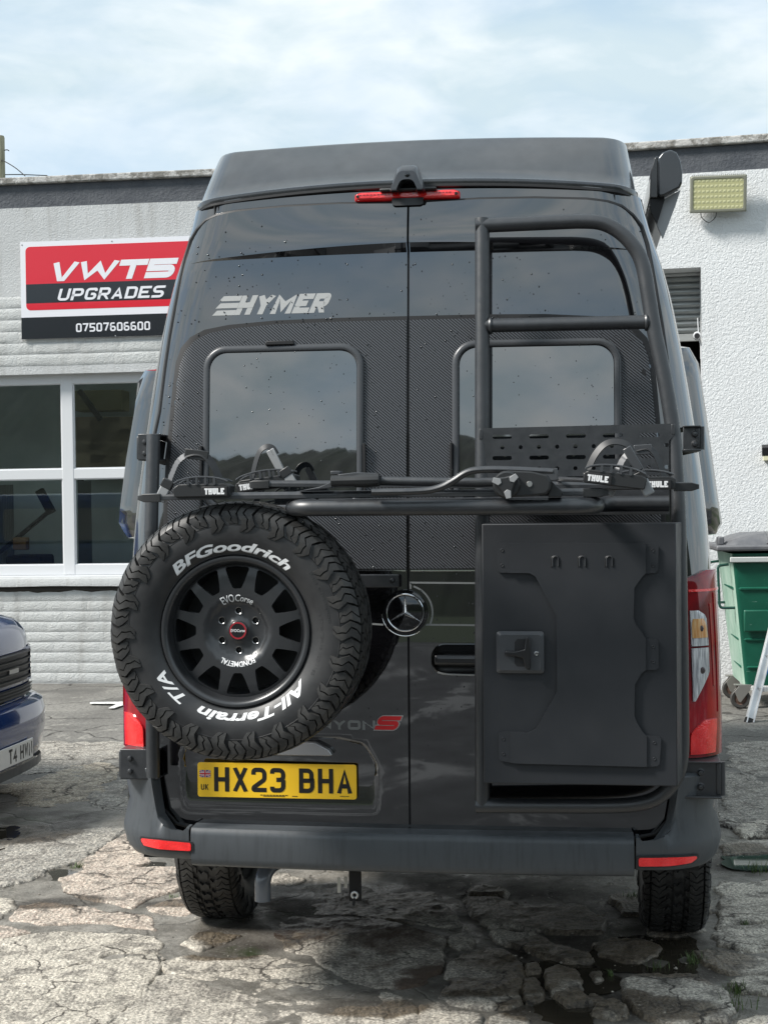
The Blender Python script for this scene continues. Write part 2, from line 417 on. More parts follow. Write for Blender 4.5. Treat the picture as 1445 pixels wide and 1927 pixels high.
def lets(text, h, cw, st, gap, space=None, shear=0, rad=None, wide={}, cx=False):
    """list of (verts2d, faces, layer) for block letters; origin bottom-left"""
    out = []; x = 0; rad = st * .9 if rad is None else rad
    for ch in text:
        if ch == ' ': x += (space if space is not None else cw * .6); continue
        w_ = cw * wide.get(ch, 1.0)
        for li, pl in enumerate(GLY[ch]):
            p2 = [(x + st / 2 + a * (w_ - st), st / 2 + b * (h - st)) for a, b in pl]
            if ch in 'XVWANMYK': p2 = [(x + st / 2 + a * (w_ - st), b * h if True else 0) for a, b in pl] if ch != 'A' else [(x + st / 2 + a * (w_ - st), (b / 1.02) * (h - st * .2)) for a, b in pl]
            if ch == 'A' and li == 1: p2 = [(x + st / 2 + a * (w_ - st), b * h) for a, b in pl]
            if ch in 'HTLUPK47' or (ch in 'RB2EDG0'): # run straight ends to full height
                p2 = [(px_, (0 if (i in (0, len(p2) - 1) and abs(pl[i][1]) < 1e-6 and len(set(q[0] for q in pl[max(0,i-1):i+2])) == 1) else (h if (i in (0, len(p2) - 1) and abs(pl[i][1] - 1) < 1e-6 and len(set(q[0] for q in pl[max(0,i-1):i+2])) == 1) else py_))) for i, (px_, py_) in enumerate(p2)]
            if ch in 'RK' and li: p2 = [(a, (-st * .5 if pl[i][1] == 0 else h + st * .5 if pl[i][1] == 1 else b)) for i, (a, b) in enumerate(p2)]
            closed = p2[0] == p2[-1] and len(p2) > 3
            if not closed and ch not in 'XVWNYMA':
                for e_, nb in ((0, 1), (-1, -2)):
                    if abs(pl[e_][1] - pl[nb][1]) < 1e-6:
                        dx_ = -st / 2 if pl[e_][0] < pl[nb][0] else st / 2
                        if pl[e_][0] in (0, 1): p2[e_] = (p2[e_][0] + dx_, p2[e_][1])
            if ch not in NOROUND and rad > 0:
                sq = lambda q: (ch in 'BDPR' and q[0] < .01) or (ch in '5' and q[0] < .01 and q[1] > .45)
                rl = [0 if sq(q) else rad for q in pl]
                p2 = fillet(p2[:-1], rl[:-1], 4, True) + [None] if closed else fillet(p2, rl, 4, False)
                if closed: p2[-1] = p2[0]
            v, f = ribbon(p2, st)
            v = [(a, min(h, max(0, b))) for a, b in v]
            v = [(a + b * shear, b) for a, b in v]; out.append((v, f, li))
        x += w_ + gap
    return out, x - gap
def lay(mb, L_, to3, m=0, lift=.0004):
    for v, f, li in L_:
        mb.add([to3(a, b, lift * (1 + li)) for a, b in v], f, m)
def letters_each(L_, to3, name, mat, par):
    cur = []
    def flush():
        if cur: mb = MB(); lay(mb, cur, to3); mb.build(name, mat, par, 0)
    for it in L_:
        if it[2] == 0: flush(); cur = []
        cur.append(it)
    flush()
_FC = {}
def bft(text, offset=0.0, shear=0.0, res=3):
    k = (text, offset, shear)
    if k in _FC: return _FC[k]
    c = bpy.data.curves.new('lettering', 'FONT'); c.body = text; c.size = 1; c.offset = offset; c.shear = shear; c.resolution_u = res; c.fill_mode = 'FRONT'
    o = bpy.data.objects.new('lettering', c); COL.objects.link(o); bpy.context.view_layer.update()
    me = bpy.data.meshes.new_from_object(o.evaluated_get(bpy.context.evaluated_depsgraph_get()))
    bm = bmesh.new(); bm.from_mesh(me); bmesh.ops.triangulate(bm, faces=bm.faces)
    for _ in range(4):
        le = [e for e in bm.edges if e.calc_length() > .09]
        if not le: break
        bmesh.ops.subdivide_edges(bm, edges=le, cuts=1); bmesh.ops.triangulate(bm, faces=bm.faces)
    bm.to_mesh(me); bm.free()
    v = [(p.co.x, p.co.y) for p in me.vertices]; f = [tuple(p.vertices) for p in me.polygons]
    bpy.data.objects.remove(o); bpy.data.curves.remove(c); bpy.data.meshes.remove(me)
    x0 = min(p[0] for p in v); x1 = max(p[0] for p in v); v = [(a - x0, b) for a, b in v]
    _FC[k] = (v, f, x1 - x0); return _FC[k]

# ------------------------------------------------------------------ van frame and its rear surface
ALV, VR = R(7.46), .0068
TV = Matrix.Translation((.067, 4.80, 0)) @ Matrix.Rotation(-ALV, 4, 'Z') @ Matrix.Rotation(VR, 4, 'Y')
VF = Frame(TV)
_sil = [(371, 408), (356, 427), (344, 449), (331, 478), (323, 507), (315, 545), (306, 582), (298, 622), (289, 690), (279, 756), (267, 817), (259, 875), (250, 950), (246, 1038), (242, 1200), (240, 1320), (238, 1460)]
_sir = [(1223, 400), (1243, 443), (1260, 500), (1276, 573), (1289, 632), (1299.5, 699), (1311, 782), (1318, 848), (1329, 931), (1338, 1014), (1346, 1100), (1352, 1187), (1356, 1312), (1354, 1450)]
_l = sorted((VF.at(x, y, .14).z, -VF.at(x, y, .14).x) for x, y in _sil); _r = sorted((VF.at(x, y, .14).z, VF.at(x, y, .14).x) for x, y in _sir)
ZA = np.linspace(.55, 2.80, 40)
AA = (np.interp(ZA, *zip(*_l)) + np.interp(ZA, *zip(*_r))) / 2
AA = np.convolve(np.pad(AA, 2, 'edge'), np.ones(5) / 5, 'valid')
def aw(z): return float(np.interp(z, ZA, AA))
print('halfwidths', [(round(float(z), 2), round(aw(z), 3)) for z in np.linspace(.6, 2.8, 12)])
CR = .17
def lean(z):
    q = max(0, z - 1.25); return .02 * q + .035 * q * q
def FB(u, z):
    a = aw(z); t_ = abs(u); y = lean(z) + .030 * (t_ / .9) ** 2
    if t_ > a - CR:
        d = min(t_ - (a - CR), CR * .999); y += CR - math.sqrt(CR * CR - d * d)
    return y
def sst(x, a, b):
    t_ = min(1, max(0, (x - a) / (b - a))); return t_ * t_ * (3 - 2 * t_)
# the crease below the spoiler line
_cz0 = VF.uz(765, 468, .15)[1]; _cz1 = VF.uz(765, 482, .15)[1]; _ce = VF.uz(378, 498, .15)
print('crease', _cz0, _cz1, _ce)
def crease(u):
    k = min(1, abs(u) / .765); zc = _cz1 - (.010) * k * k
    return zc, .030 * (1 - k ** 1.6)
# plate recess
_rp = [VF.uz(338, 1400), VF.uz(338, 1555), VF.uz(722, 1560), VF.uz(715, 1440), VF.uz(690, 1397), VF.uz(640, 1386), VF.uz(440, 1386)]
RECP = fillet(_rp, [.05, .03, .06, .05, .05, .03, .03], 5)
def segd(p, poly):
    x, z = p; best = 1e9; ins = False; n = len(poly)
    for i in range(n):
        x1, z1 = poly[i]; x2, z2 = poly[(i + 1) % n]; dx, dz = x2 - x1, z2 - z1
        t_ = max(0, min(1, ((x - x1) * dx + (z - z1) * dz) / max(1e-12, dx * dx + dz * dz)))
        d = math.hypot(x - x1 - t_ * dx, z - z1 - t_ * dz); best = min(best, d)
        if (z1 > z) != (z2 > z) and x < dx * (z - z1) / dz + x1: ins = not ins
    return best if ins else -best
def FD(u, z):
    y = FB(u, z)
    zc, h = crease(u)
    if abs(u) < .755 and h > .0004:
        # above the line the panel stands proud and fades back upwards; a short ledge below it
        top = zc + h
        if z >= top - 1e-7: y -= h * .75 * (1 - sst(z, top, top + .28))
        elif z > zc: y -= h * .75 * (z - zc) / h
    if u < 0 and z < 1.05:
        d = segd((u, z), RECP); y += .042 * sst(d, 0, .034) * sst(z, .68, 1.0)
    return y
def FDN(u, z, zr):
    y = FB(u, z); zc, h = crease(u)
    if abs(u) < .755 and h > .0004 and zr > zc + h / 2: y -= h * .75 * (1 - sst(z, zc + h, zc + h + .28))
    if u < 0 and z < 1.05:
        d = segd((u, z), RECP); y += .042 * sst(d, 0, .034) * sst(z, .68, 1.0)
    return y
def cdoor(px, py): return VF.on(px, py, FB)
_do = [(762, 385.5), (640, 386), (540, 391), (447.6, 399.6), (412, 407), (391.5, 416), (375, 433), (362.5, 453.6), (352, 487), (341.7, 532.5), (331, 590.6), (323, 636), (314.7, 694), (305, 776), (296, 817), (290, 880), (284, 1000), (282, 1200), (286, 1380), (297, 1455), (309, 1517), (336, 1548), (375, 1558), (560, 1565), (766, 1573)]
DO = [cdoor(x, y) for x, y in _do]
DO[0] = (-.0035, DO[0][1]); DO[-1] = (-.0035, DO[-1][1])
DOR = [(-x, z) for x, z in DO]
van = thing('camper_van', 'black high roof camper van seen from behind, in the middle of the yard', 'van', TV)

wl_e = 0
zl = [VF.at(x, y, .2).z for x, y in ((760, 352), (1197, 357), (378, 393))]
z_mid = zl[0]; z_edge = (zl[1] + zl[2]) / 2
print('cap', z_mid, z_edge)
wl_e = (abs(VF.at(373, 392, .22).x) + VF.at(1199, 356, .22).x) / 2
def czb(u): return z_mid + (z_edge - z_mid) * min(1.1, (abs(u) / wl_e)) ** 2.2
# body shell: horizontal sections from door header down to bumper
ZTOP = 2.775
def section(z, off=0.0, n=9, front=5.2):
    a = aw(z) + off; pts = []
    zz = z
    y1 = lean(z) + .030 * ((a - CR) / .9) ** 2 + CR
    for k in range(13):
        u = (a - CR) * k / 12; pts.append((u, lean(z) + .030 * (u / .9) ** 2 - off))
    for k in range(1, n + 1):
        th = PI / 2 * k / n; pts.append((a - CR + CR * math.sin(th), y1 - CR * math.cos(th) - off))
    for f in (.25, .5, 1.0, 2.0, 3.5, front): pts.append((a, y1 + f))
    return [(-u, y) for u, y in pts[:0:-1]] + pts
mb = MB(); rows = []
for z in np.linspace(.60, 2.55, 50):
    rows.append([(u, y, z) for u, y in section(z)])
for f in np.linspace(.1, 1, 10):
    r_ = []; n_s = len(section(2.6))
    for k in range(n_s):
        u0 = section(2.55)[k][0]; z = 2.55 + (czb(u0) - .006 - 2.55) * f; q = section(z)[k]; r_.append((q[0], q[1], z))
    rows.append(r_)
# roof roll-over
for k in range(1, 6):
    th = PI / 2 * k / 5; s_ = .03 * (1 - math.cos(th)) + .01 * k; rows.append([(u * (1 - s_ / .8), y + s_, z + .006 * math.sin(th)) for u, y, z in rows[-k]])
mb.grid(rows); top = rows[-1]; n_ = len(top)
mb.add(top, [list(range(n_))])
body = mb.build('body', paint, van, 40)

# door skins
HB = (VF.on(812, 1240, FB)[0] + .005, VF.on(860, 1270, FB)[1] + .005, VF.on(812, 1240, FB)[0] + .225, VF.on(860, 1210, FB)[1] - .005)
def dlines(sg):
    l = []
    for q in (0, 1):
        l.append([(sg * abs(u), crease(u)[0] + (crease(u)[1] if q else 0)) for u in np.linspace(.006, .750 if q else .755, 90)])
    return l
WL = rrect(*VF.on(385, 905, FB), *VF.on(679, 655, FB), .075, 8)   # left window outer frame
wl0 = VF.on(385, 760, FB)[0]; wl1 = VF.on(679, 760, FB)[0]; wr0 = VF.on(847, 760, FB)[0]; wr1 = VF.on(1166, 760, FB)[0]
wz1 = (VF.on(530, 652, FB)[1] + VF.on(1006, 640, FB)[1]) / 2; wz0 = VF.on(530, 905, FB)[1] - .10
hw_o = (abs(wl0) + abs(wr1)) / 2; hw_i = (abs(wl1) + abs(wr0)) / 2
print('window', hw_i, hw_o, wz0, wz1)
def win(sg): 
    p = rrect(hw_i, wz0, hw_o, wz1, .075, 8); return p if sg > 0 else [(-x, z) for x, z in p]
for sg, outl in ((-1, DO), (1, DOR)):
    ls = dlines(sg); hole = ls[0] + ls[1][::-1]
    ls = [RECP + [RECP[0]]] if sg < 0 else []
    dr_ = patch('rear_door', outl, FD, .010, paint, van, .016, lines=ls, holes=[hole] + ([] if sg < 0 else [rrect(*HB, .04, 8)]), thick=.012, edge=.02, FN=FDN)
    us_ = np.linspace(.004, .752, 140) * sg
    MB().grid([[(u, FB(u, zq) - .0095 - (dq_ * crease(u)[1] * .75), zq) for u, zq in ((u, crease(u)[0] + kq * crease(u)[1]) for u in us_)] for kq, dq_ in ((-.02, 0), (1.02, 1))]).build('spoiler_ledge', paint, dr_, 30)
doors = [o for o in van.children if o.name.startswith('rear_door')]
DL, DRr = doors
# rubber seal round both doors
ring = [p for p in DO] + [p for p in DOR[::-1]]
path = [(u * 1.004, FB(u, z) - .002, z) for u, z in resample(ring, .03)]
MB().tube(path, .0095, 8, closed=True).build('door_seal', rubber, van)
MB().tube([(0, FB(0, z) - .004, z) for z in np.linspace(.66, DO[0][1], 20)], .004, 6).build('door_seal', rubber, van)
# header above doors with two grooves
for pxx in (409, 1152):
    q = cdoor(pxx, 398 if pxx < 700 else 366)
    for dx in (-.008, .006):
        MB().tube([(q[0] + dx, FB(q[0], q[1]) - .001, z) for z in (q[1] - .018, q[1] + .018)], .003, 6).build('header_groove', rubber, van)

# ribbed vinyl panels with dark border
_vo = [(760.5, 603), (640, 606), (520, 611), (440, 619), (395, 628), (368, 642), (350, 662), (340, 690), (334, 740), (328, 800), (322, 870), (318, 940), (318, 1068), (540, 1069), (762, 1070)]
VO = [cdoor(x, y) for x, y in _vo]; VO[0] = (-.006, VO[0][1]); VO[-1] = (-.006, VO[-1][1])
for sg, d in ((-1, DL), (1, DRr)):
    vo = VO if sg < 0 else [(-x, z) for x, z in VO]
    patch('ribbed_panel', vo, FD, .0122, carbon, d, .035, holes=[win(sg)], thick=.002)
    vb = [(sg * .004, VO[0][1] + .013)] + [(x * 1.0 + sg * .016 * (1 if i > 1 else .2), z + .013 * (1 if i < 8 else 0)) for i, (x, z) in enumerate(vo[1:-1])] + [(sg * .004, VO[-1][1] - .002)]
    patch('panel_border', vb, FD, .0112, rubber, d, .035, holes=[[(x, z) for x, z in vo]] if False else [win(sg)], thick=.001)
    # silver strip under the panel
    q = VO[-1][1] - .006
    MB().tube([(sg * u, FD(sg * u, q) - .012, q) for u in np.linspace(.008, .86, 16)], .0035, 6).build('chrome_strip', chrome, d)
    # window: frame, glass
    wo = win(sg)
    def inset(x0, x1, z0, z1, k, r): 
        p = rrect(x0 + k, z0 + k, x1 - k, z1 - k, r, 8); return p if sg > 0 else [(-x, z) for x, z in p]
    wi = inset(hw_i, hw_o, wz0, wz1, .022, .058)
    rows = []
    o_ = resample(wo, .012)
    # frame: swept profile between outer and inner outlines
    o2 = rrect(hw_i - .004, wz0 - .004, hw_o + .004, wz1 + .004, .079, 8); 
    prof = [(-.004, -.010), (-.003, -.019), (.004, -.024), (.016, -.024), (.020, -.021), (.022, -.012)]
    frame_rows = []
    for k, d_ in prof:
        pp = rrect(hw_i + k, wz0 + k, hw_o - k, wz1 - k, max(.02, .075 - k), 8)
        pp = pp if sg > 0 else [(-x, z) for x, z in pp]
        frame_rows.append([(x, FB(x, z) + d_, z) for x, z in pp])
    winm = M_('window_frame_plastic', (.055, .058, .063), .30) if sg < 0 else winm
    MB().grid(frame_rows, closed=True).build('window_frame', winm, d, 50)
    patch('window_glass', wi, lambda u, z: lean((wz0 + wz1) / 2) + (z - (wz0 + wz1) / 2) * .072 + .02 * (u / .9) ** 2 - .003, .012, glass_dark, d, .05, thick=.002)
    wc = (hw_i + hw_o) / 2 * sg
    if sg < 0:
        bmk = MB(); zt = wz1 + .006; bmk.prism([(wc - .06, zt - .004), (wc + .04, zt - .004), (wc + .035, zt + .009), (wc - .055, zt + .009)], FB(wc, zt) - .028, FB(wc, zt) - .010)
        bmk.build('window_vent', rubber, d, bevel=.002)
    for xx in (hw_i - .006, hw_o + .006):
        zb = wz0 + .05; MB().box((sg * xx - .004, FB(sg * xx, zb) - .024, zb - .05), (sg * xx + .004, FB(sg * xx, zb) - .008, zb + .17)).build('window_hinge_cover', rubber, d, bevel=.001)

# lettering on the doors
def on_door(x0, z0, sx=0.0):
    return lambda a, b, l: (x0 + a, FD(x0 + a, z0 + b + a * sx) - .0108 - l, z0 + b + a * sx)
# silver brand name with the three bars
bl = cdoor(401, 595); br = cdoor(606, 588); hgt = cdoor(450, 559)[1] - cdoor(450, 595)[1]
tot = br[0] - bl[0]; to3 = on_door(bl[0], bl[1])
mb = MB(); sh = .42; st_ = .0185
for k, (z_a, z_b) in enumerate(((0, .26), (.37, .63), (.74, 1.0))):
    za, zb = z_a * hgt, z_b * hgt; x_in = tot * .205
    x_l = tot * (.0 + .012 * k)
    mb.add([to3(x_l + za * .3, za, .0004), to3(x_in + za * sh, za, .0004), to3(x_in + zb * sh, zb, .0004), to3(x_l + .012 + zb * .3, zb, .0004)], [(0, 1, 2, 3)])
Ls, wd_ = lets('HYMER', hgt, .052, st_, .0035, shear=sh, rad=.006, wide={'M': 1.3, 'Y': 1.12})
k_ = (tot * .795 + .010) / wd_
lay(mb, [([(tot * .205 + a * k_ + (0), b) for a, b in v], f, li) for v, f, li in Ls], to3)
mb.build('brand_lettering', silver, DL, 0)
# model name: grey letters then a red S with pale edge
qs = cdoor(705, 1372); qe = cdoor(757, 1347)
Sh = qe[1] - qs[1]; Sw = qe[0] - qs[0]
mb = MB(); Ls, w_ = lets('S', Sh, Sw * .80, Sh * .30, 0, shear=.40, rad=.012); lay(mb, Ls, on_door(qs[0], qs[1]), 0, .0012)
Ls, w_ = lets('S', Sh + .006, Sw * .80 + .006, Sh * .30 + .006, 0, shear=.40, rad=.012); lay(mb, Ls, on_door(qs[0] - .003, qs[1] - .003), 1, .0003)
mb.build('model_letter', [red_let, silver], DL, 0)
qn = cdoor(620, 1371)
mb = MB(); lh = cdoor(680, 1353)[1] - cdoor(680, 1371)[1]
Ls, w_ = lets('GRAND CANYON', lh, .043, .009, .006, space=.03, rad=.006); x0_ = qs[0] + .004 - w_
lay(mb, Ls, on_door(x0_, qn[1] - .001)); mb.build('model_lettering', badge_grey, DL, 0)
# grey outline stripes round the badge
bc = cdoor(763, 1152)
def stripe(px, wd, name, par):
    P = [cdoor(x, y) for x, y in px]; v, f = ribbon(P, wd); MB().add([(a, FD(a, b) - .0109, b) for a, b in v], f).build(name, badge_grey, par, 0)
stripe([(895, 1097), (773, 1096), (773, 1108)], .006, 'pinstripe', DRr)
stripe([(895, 1176), (801, 1175)], .006, 'pinstripe', DRr); stripe([(690, 1173), (722, 1175)], .006, 'pinstripe', DL)
arc = [(bc[0] + .090 * math.cos(a), bc[1] + .090 * math.sin(a)) for a in np.linspace(R(-25), R(72), 14)]
v, f = ribbon(arc, .006); MB().add([(a, FD(a, b) - .0109, b) for a, b in v], f).build('pinstripe', badge_grey, DRr, 0)
# badge: black dish, chrome ring, three-pointed star
yb = FD(.02, bc[1]) - .006
mb = MB(); mb.lathe([(.0, -.010), (.054, -.010), (.061, -.006), (.066, -.010), (.073, -.008), (.0765, 0), (.0765, .01)], (bc[0], yb, bc[1]), seg=48)
badge = mb.build('badge_dish', M_('badge_black', (.006, .006, .007), .06, 0, 1), DRr)
mb = MB(); RR = .0605
mb.tube([(bc[0] + RR * math.cos(a), yb - .011, bc[1] + RR * math.sin(a)) for a in np.linspace(0, 2 * PI, 49)[:-1]], .0034, 8, closed=True)
mb.tube([(bc[0] + .0775 * math.cos(a), yb - .006, bc[1] + .0775 * math.sin(a)) for a in np.linspace(PI * 1.02, PI * 2.0, 30)], .0014, 6)
for k in range(3):
    a = PI / 2 + k * 2 * PI / 3; d = Vector((math.cos(a), 0, math.sin(a))); s_ = Vector((-math.sin(a), 0, math.cos(a))); c = Vector((bc[0], yb - .011, bc[1]))
    tip = c + d * (RR - .001)
    b1 = c + (Vector((math.cos(a + PI / 3), 0, math.sin(a + PI / 3)))) * .0078; b2 = c + (Vector((math.cos(a - PI / 3), 0, math.sin(a - PI / 3)))) * .0078
    pk = c + Vector((0, -.008, 0))
    mb.add([tip, b1, pk, b2], [(0, 1, 2), (0, 2, 3)])
mb.build('star_badge', chrome, DRr, 20)
# bolted bracket left of the badge (end of the wheel carrier bar)
# door handle right: dished bowl and bar
hc = cdoor(860, 1240); 
hx0 = cdoor(812, 1240)[0]; hz0 = cdoor(860, 1270)[1]; hz1 = cdoor(860, 1210)[1]
bowl = rrect(hx0, hz0, hx0 + .23, hz1, .045, 8)
rows = []
for k, (ins_, dp) in enumerate(((0, -.012), (.004, -.0135), (.009, -.010), (.02, -.004), (.035, -.0015))):
    pp = rrect(hx0 + ins_, hz0 + ins_, hx0 + .23 - ins_, hz1 - ins_, max(.012, .045 - ins_), 8); rows.append([(x, FD(x, z) + dp, z) for x, z in pp])
mb = MB(); mb.grid(rows, closed=True); mb.add(rows[-1], [list(range(len(rows[-1])))]); mb.build('handle_bowl', M_('handle_bowl_black', (.004, .004, .004), .15, 0, 1), DRr)
zm = (hz0 + hz1) / 2
MB().box((hx0 + .010, FD(hx0, zm) - .034, zm - .019), (hx0 + .22, FD(hx0, zm) - .006, zm + .016)).build('door_handle', M_('handle_satin_black', (.012, .012, .014), .28, 0, .5), DRr, bevel=.012, segs=4)
MB().tube([(hx0 + .02 + .0 + .018 * k, FD(hx0 + .02 * k, hz0) - .0135, hz0 + .010 / (1 + k)) for k in range(10)], .003, 6).build('handle_trim', silver, DRr)

# plate, its handle trim above
p00 = VF.at(373, 1498, -.02); p11 = VF.at(671, 1436, -.02); pl_c = VF.at(521.5, 1468.5, -.012)
PW, PH = .52, .111
kpl = (VF.at(671, 1440, -.012).x - VF.at(373, 1430, -.012).x) / PW; print('plate scale', kpl); PW *= kpl; PH *= kpl * 1.0
yp = -.016
mb = MB(); outl = rrect(pl_c.x - PW / 2, pl_c.z - PH / 2, pl_c.x + PW / 2, pl_c.z + PH / 2, .008, 3); mb.prism(outl, yp - .004, yp)
pl = mb.build('number_plate', yellow, van, 35)
mb = MB(); st_ = .0142 * kpl; Ls, w_ = lets('HX23 BHA', .079 * kpl, .050 * kpl, st_, .0115 * kpl, space=.033 * kpl, rad=.014)
x0_ = pl_c.x + PW / 2 - .014 - w_; z0_ = pl_c.z - .0375 * kpl
letters_each(Ls, lambda a, b, l: (x0_ + a, yp - .0042 - l, z0_ + b), 'plate_letter', black_let, pl)
mb = MB(); Ls, w_ = lets('UK', .019, .0115, .003, .003, rad=.003); lay(mb, Ls, lambda a, b, l: (pl_c.x - PW / 2 + .011 + a, yp - .0042 - l, pl_c.z - .034 + b)); mb.build('plate_country', black_let, pl, 0)
# flag
fx0, fz0, fw, fh = pl_c.x - PW / 2 + .007, pl_c.z + .008, .037, .024
flb = M_('flag_blue', (.02, .05, .28), .4); flr = M_('flag_red', (.6, .02, .03), .4)
mb = MB(); q = lambda pts, l, m: mb.add([(fx0 + a * fw, yp - .0042 - l, fz0 + b * fh) for a, b in pts], [tuple(range(len(pts)))], m)
q([(0, 0), (1, 0), (1, 1), (0, 1)], 0, 0)
for a_, l, m in (((0, 0, 1, 1, .11), .0003, 1), ((0, 1, 1, 0, .11), .0005, 1), ((0, 0, 1, 1, .04), .0007, 2), ((0, 1, 1, 0, .04), .0009, 2)):
    x1, z1, x2, z2, wd = a_; s_ = 1 if z2 > z1 else -1
    q([(x1, z1 + s_ * wd), (x1, z1), (x1 + wd, z1), (x2, z2 - s_ * wd), (x2, z2), (x2 - wd, z2)], l, m)
for hh, l, m in ((.17, .0011, 1), (.10, .0015, 2)):
    q([(0, .5 - hh), (1, .5 - hh), (1, .5 + hh), (0, .5 + hh)], l, m); q([(.5 - hh * .65, 0), (.5 + hh * .65, 0), (.5 + hh * .65, 1), (.5 - hh * .65, 1)], l + .0002, m)
mb.build('plate_flag', [flb, white_m, flr], pl, 0)
mb = MB()
for k in range(9): mb.box((pl_c.x - .055 + .0105 * k, yp - .0048, pl_c.z - PH / 2 + .008), (pl_c.x - .047 + .0105 * k, yp - .0041, pl_c.z - PH / 2 + .0105))
mb.box((pl_c.x - .045, yp - .0048, pl_c.z - PH / 2 + .0045), (pl_c.x + .028, yp - .0041, pl_c.z - PH / 2 + .006)); mb.box((pl_c.x + .052, yp - .0048, pl_c.z - PH / 2 + .006), (pl_c.x + .07, yp - .0041, pl_c.z - PH / 2 + .008))
mb.box((pl_c.x + .212, yp - .0048, pl_c.z - PH / 2 + .009), (pl_c.x + .242, yp - .0041, pl_c.z - PH / 2 + .0105)); mb.build('plate_maker_marks', black_let, pl, 0)
# black handle trim with a silver blade
g0 = VF.at(440, 1392, -.02); g1 = VF.at(628, 1420, -.02)
zt = VF.at(600, 1397, -.02).z; zb_ = VF.at(600, 1421, -.02).z
mb = MB(); mb.prism(fillet([(g1.x, zb_), (g1.x - .012, zb_ + .018), (g1.x - .06, zt), (-.62, zt), (-.62, zb_)], [.004, .02, .03, .01, .01], 4), -.036, .0)
mb.build('handle_blade', M_('brushed_silver', (.45, .45, .46), .3, .7), van, bevel=.003)

# ------------------------------------------------------------------ bumper
BA, BC = 1.015, .24
def bsec(s_):
    """plan curve of the bumper by arc length from the middle: (u, y, nx, ny)"""
    sg = 1 if s_ >= 0 else -1; s_ = abs(s_); L0 = BA - BC
    if s_ < L0: return sg * s_, -.095 + .030 * (s_ / L0) ** 2, 0, -1
    th = (s_ - L0) / BC
    if th < PI / 2 - .05: return sg * (L0 + BC * math.sin(th)), -.065 + BC * (1 - math.cos(th)), sg * math.sin(th), -math.cos(th)
    th = PI / 2 - .05; e = (s_ - L0) - BC * th
    return sg * (L0 + BC * math.sin(th) + .05 * e * .2), -.065 + BC * (1 - math.cos(th)) + e, sg, 0
us = abs(VF.at(363, 1590, -.08).x); ur = abs(VF.at(1199, 1620, -.08).x); us = (us + ur) / 2
zt_ = (VF.at(363, 1556, -.07).z + VF.at(1199, 1583, -.07).z) / 2; zb_ = (VF.at(363, 1627, -.08).z + VF.at(1199, 1660, -.08).z) / 2
print('bumper', us, zt_, zb_)
def bprof(zt_, zb_, top_in=.05):
    return [(top_in, zt_ + .004), (.012, zt_ + .002), (.004, zt_ - .006), (0, zt_ - .020), (.0, zb_ + .030), (.006, zb_ + .010), (.020, zb_), (.05, zb_ - .004)]
def bgrid(s0, s1, n, ztf, zbf, top_in):
    rows = []
    for s_ in np.linspace(s0, s1, n):
        u, y, nx, ny = bsec(s_); rows.append([(u - nx * d, y - ny * d, z) for d, z in bprof(ztf(s_), zbf(s_), top_in)])
    return rows
mb = MB(); mb.grid(bgrid(-us, us, 24, lambda s_: zt_, lambda s_: zb_, .09)); mb.build('bumper', plast, van, 40)
zc_top = .845
DLC = [(p[0], p[1]) for p in DOR[-10:]]     # door corner, right side, going down and inwards
def zt_corner(s_):
    u = bsec(abs(s_))[0]
    if abs(s_) < us + .02: return zt_ + .004
    # follow the door edge round its lower corner
    xs = [p[0] for p in DLC][::-1]; zs = [p[1] for p in DLC][::-1]
    if u >= max(xs) - .004: return zc_top
    return min(zc_top, interp(u, xs, zs) - .012)
for sg in (-1, 1):
    rows = []
    S = sorted(set(list(np.linspace(us + .006, 1.02, 30)) + list(np.linspace(1.02, 1.9, 20))))
    for s_ in S:
        u, y, nx, ny = bsec(s_); z1 = zt_corner(s_); zb2 = zb_ + .010 + .02 * sst(s_, .95, 1.6)
        zz = [(.05, z1 + .0), (.010, z1 - .001), (.002, z1 - .010), (.000 if z1 < zt_ + .02 else .020, zt_ + .0 + .35 * (z1 - zt_)), (.0, zt_ - .015), (.0, zb2 + .075), (.012, zb2 + .03), (.03, zb2 + .008), (.06, zb2)]
        rows.append([(sg * (u - nx * d), y - ny * d, z) for d, z in zz])
    mb = MB(); mb.grid(rows); c_ = mb.build('bumper_corner', plast, van, 50)
    # red reflector in a shallow surround
    if sg < 0: pr = [(264, 1576), (300, 1580), (360, 1586), (360.5, 1601), (300, 1597), (272, 1590)]
    else: pr = [(1201, 1614), (1260, 1613), (1318, 1609), (1300, 1623), (1260, 1629), (1201, 1630)]
    P = []
    def FBm(u, z):
        a = abs(u); L0 = BA - BC
        if a < L0: return -.095 + .030 * (a / L0) ** 2
        return -.065 + BC - math.sqrt(max(1e-6, BC * BC - min(a - L0, BC * .99) ** 2))
    P = [VF.on(x, y, FBm) for x, y in pr]; P = fillet(P, .006, 3)
    patch('reflector', P, FBm, .006, red_bright, c_, .012, thick=.010)
    cx_ = sum(p[0] for p in P) / len(P); cz_ = sum(p[1] for p in P) / len(P)
    P2 = [(cx_ + (x - cx_) * 1.08, cz_ + (z - cz_) * 1.35) for x, z in P]
    patch('reflector_surround', P2, FBm, .003, plast_d, c_, .014, thick=.006)
# dark wheel-arch / sill body below
mb = MB(); mb.box((-.94, .12, .50), (.94, 4.9, .66)); mb.build('underbody', under, van, 0)
mb = MB(); mb.tube([(-.62, 1.15, .40), (.62, 1.15, .40)], .05, 12); mb.lathe([(0, -.13), (.10, -.12), (.15, -.05), (.16, 0), (.15, .05), (.10, .12), (0, .13)], (0, 1.15, .40), 'y', 20)
mb.build('rear_axle', under, van)
for x_ in (-.42, .42): MB().bar((x_, .3, .45), (x_, 2.2, .42), .06, .04).build('leaf_spring', under, van, bevel=.004)

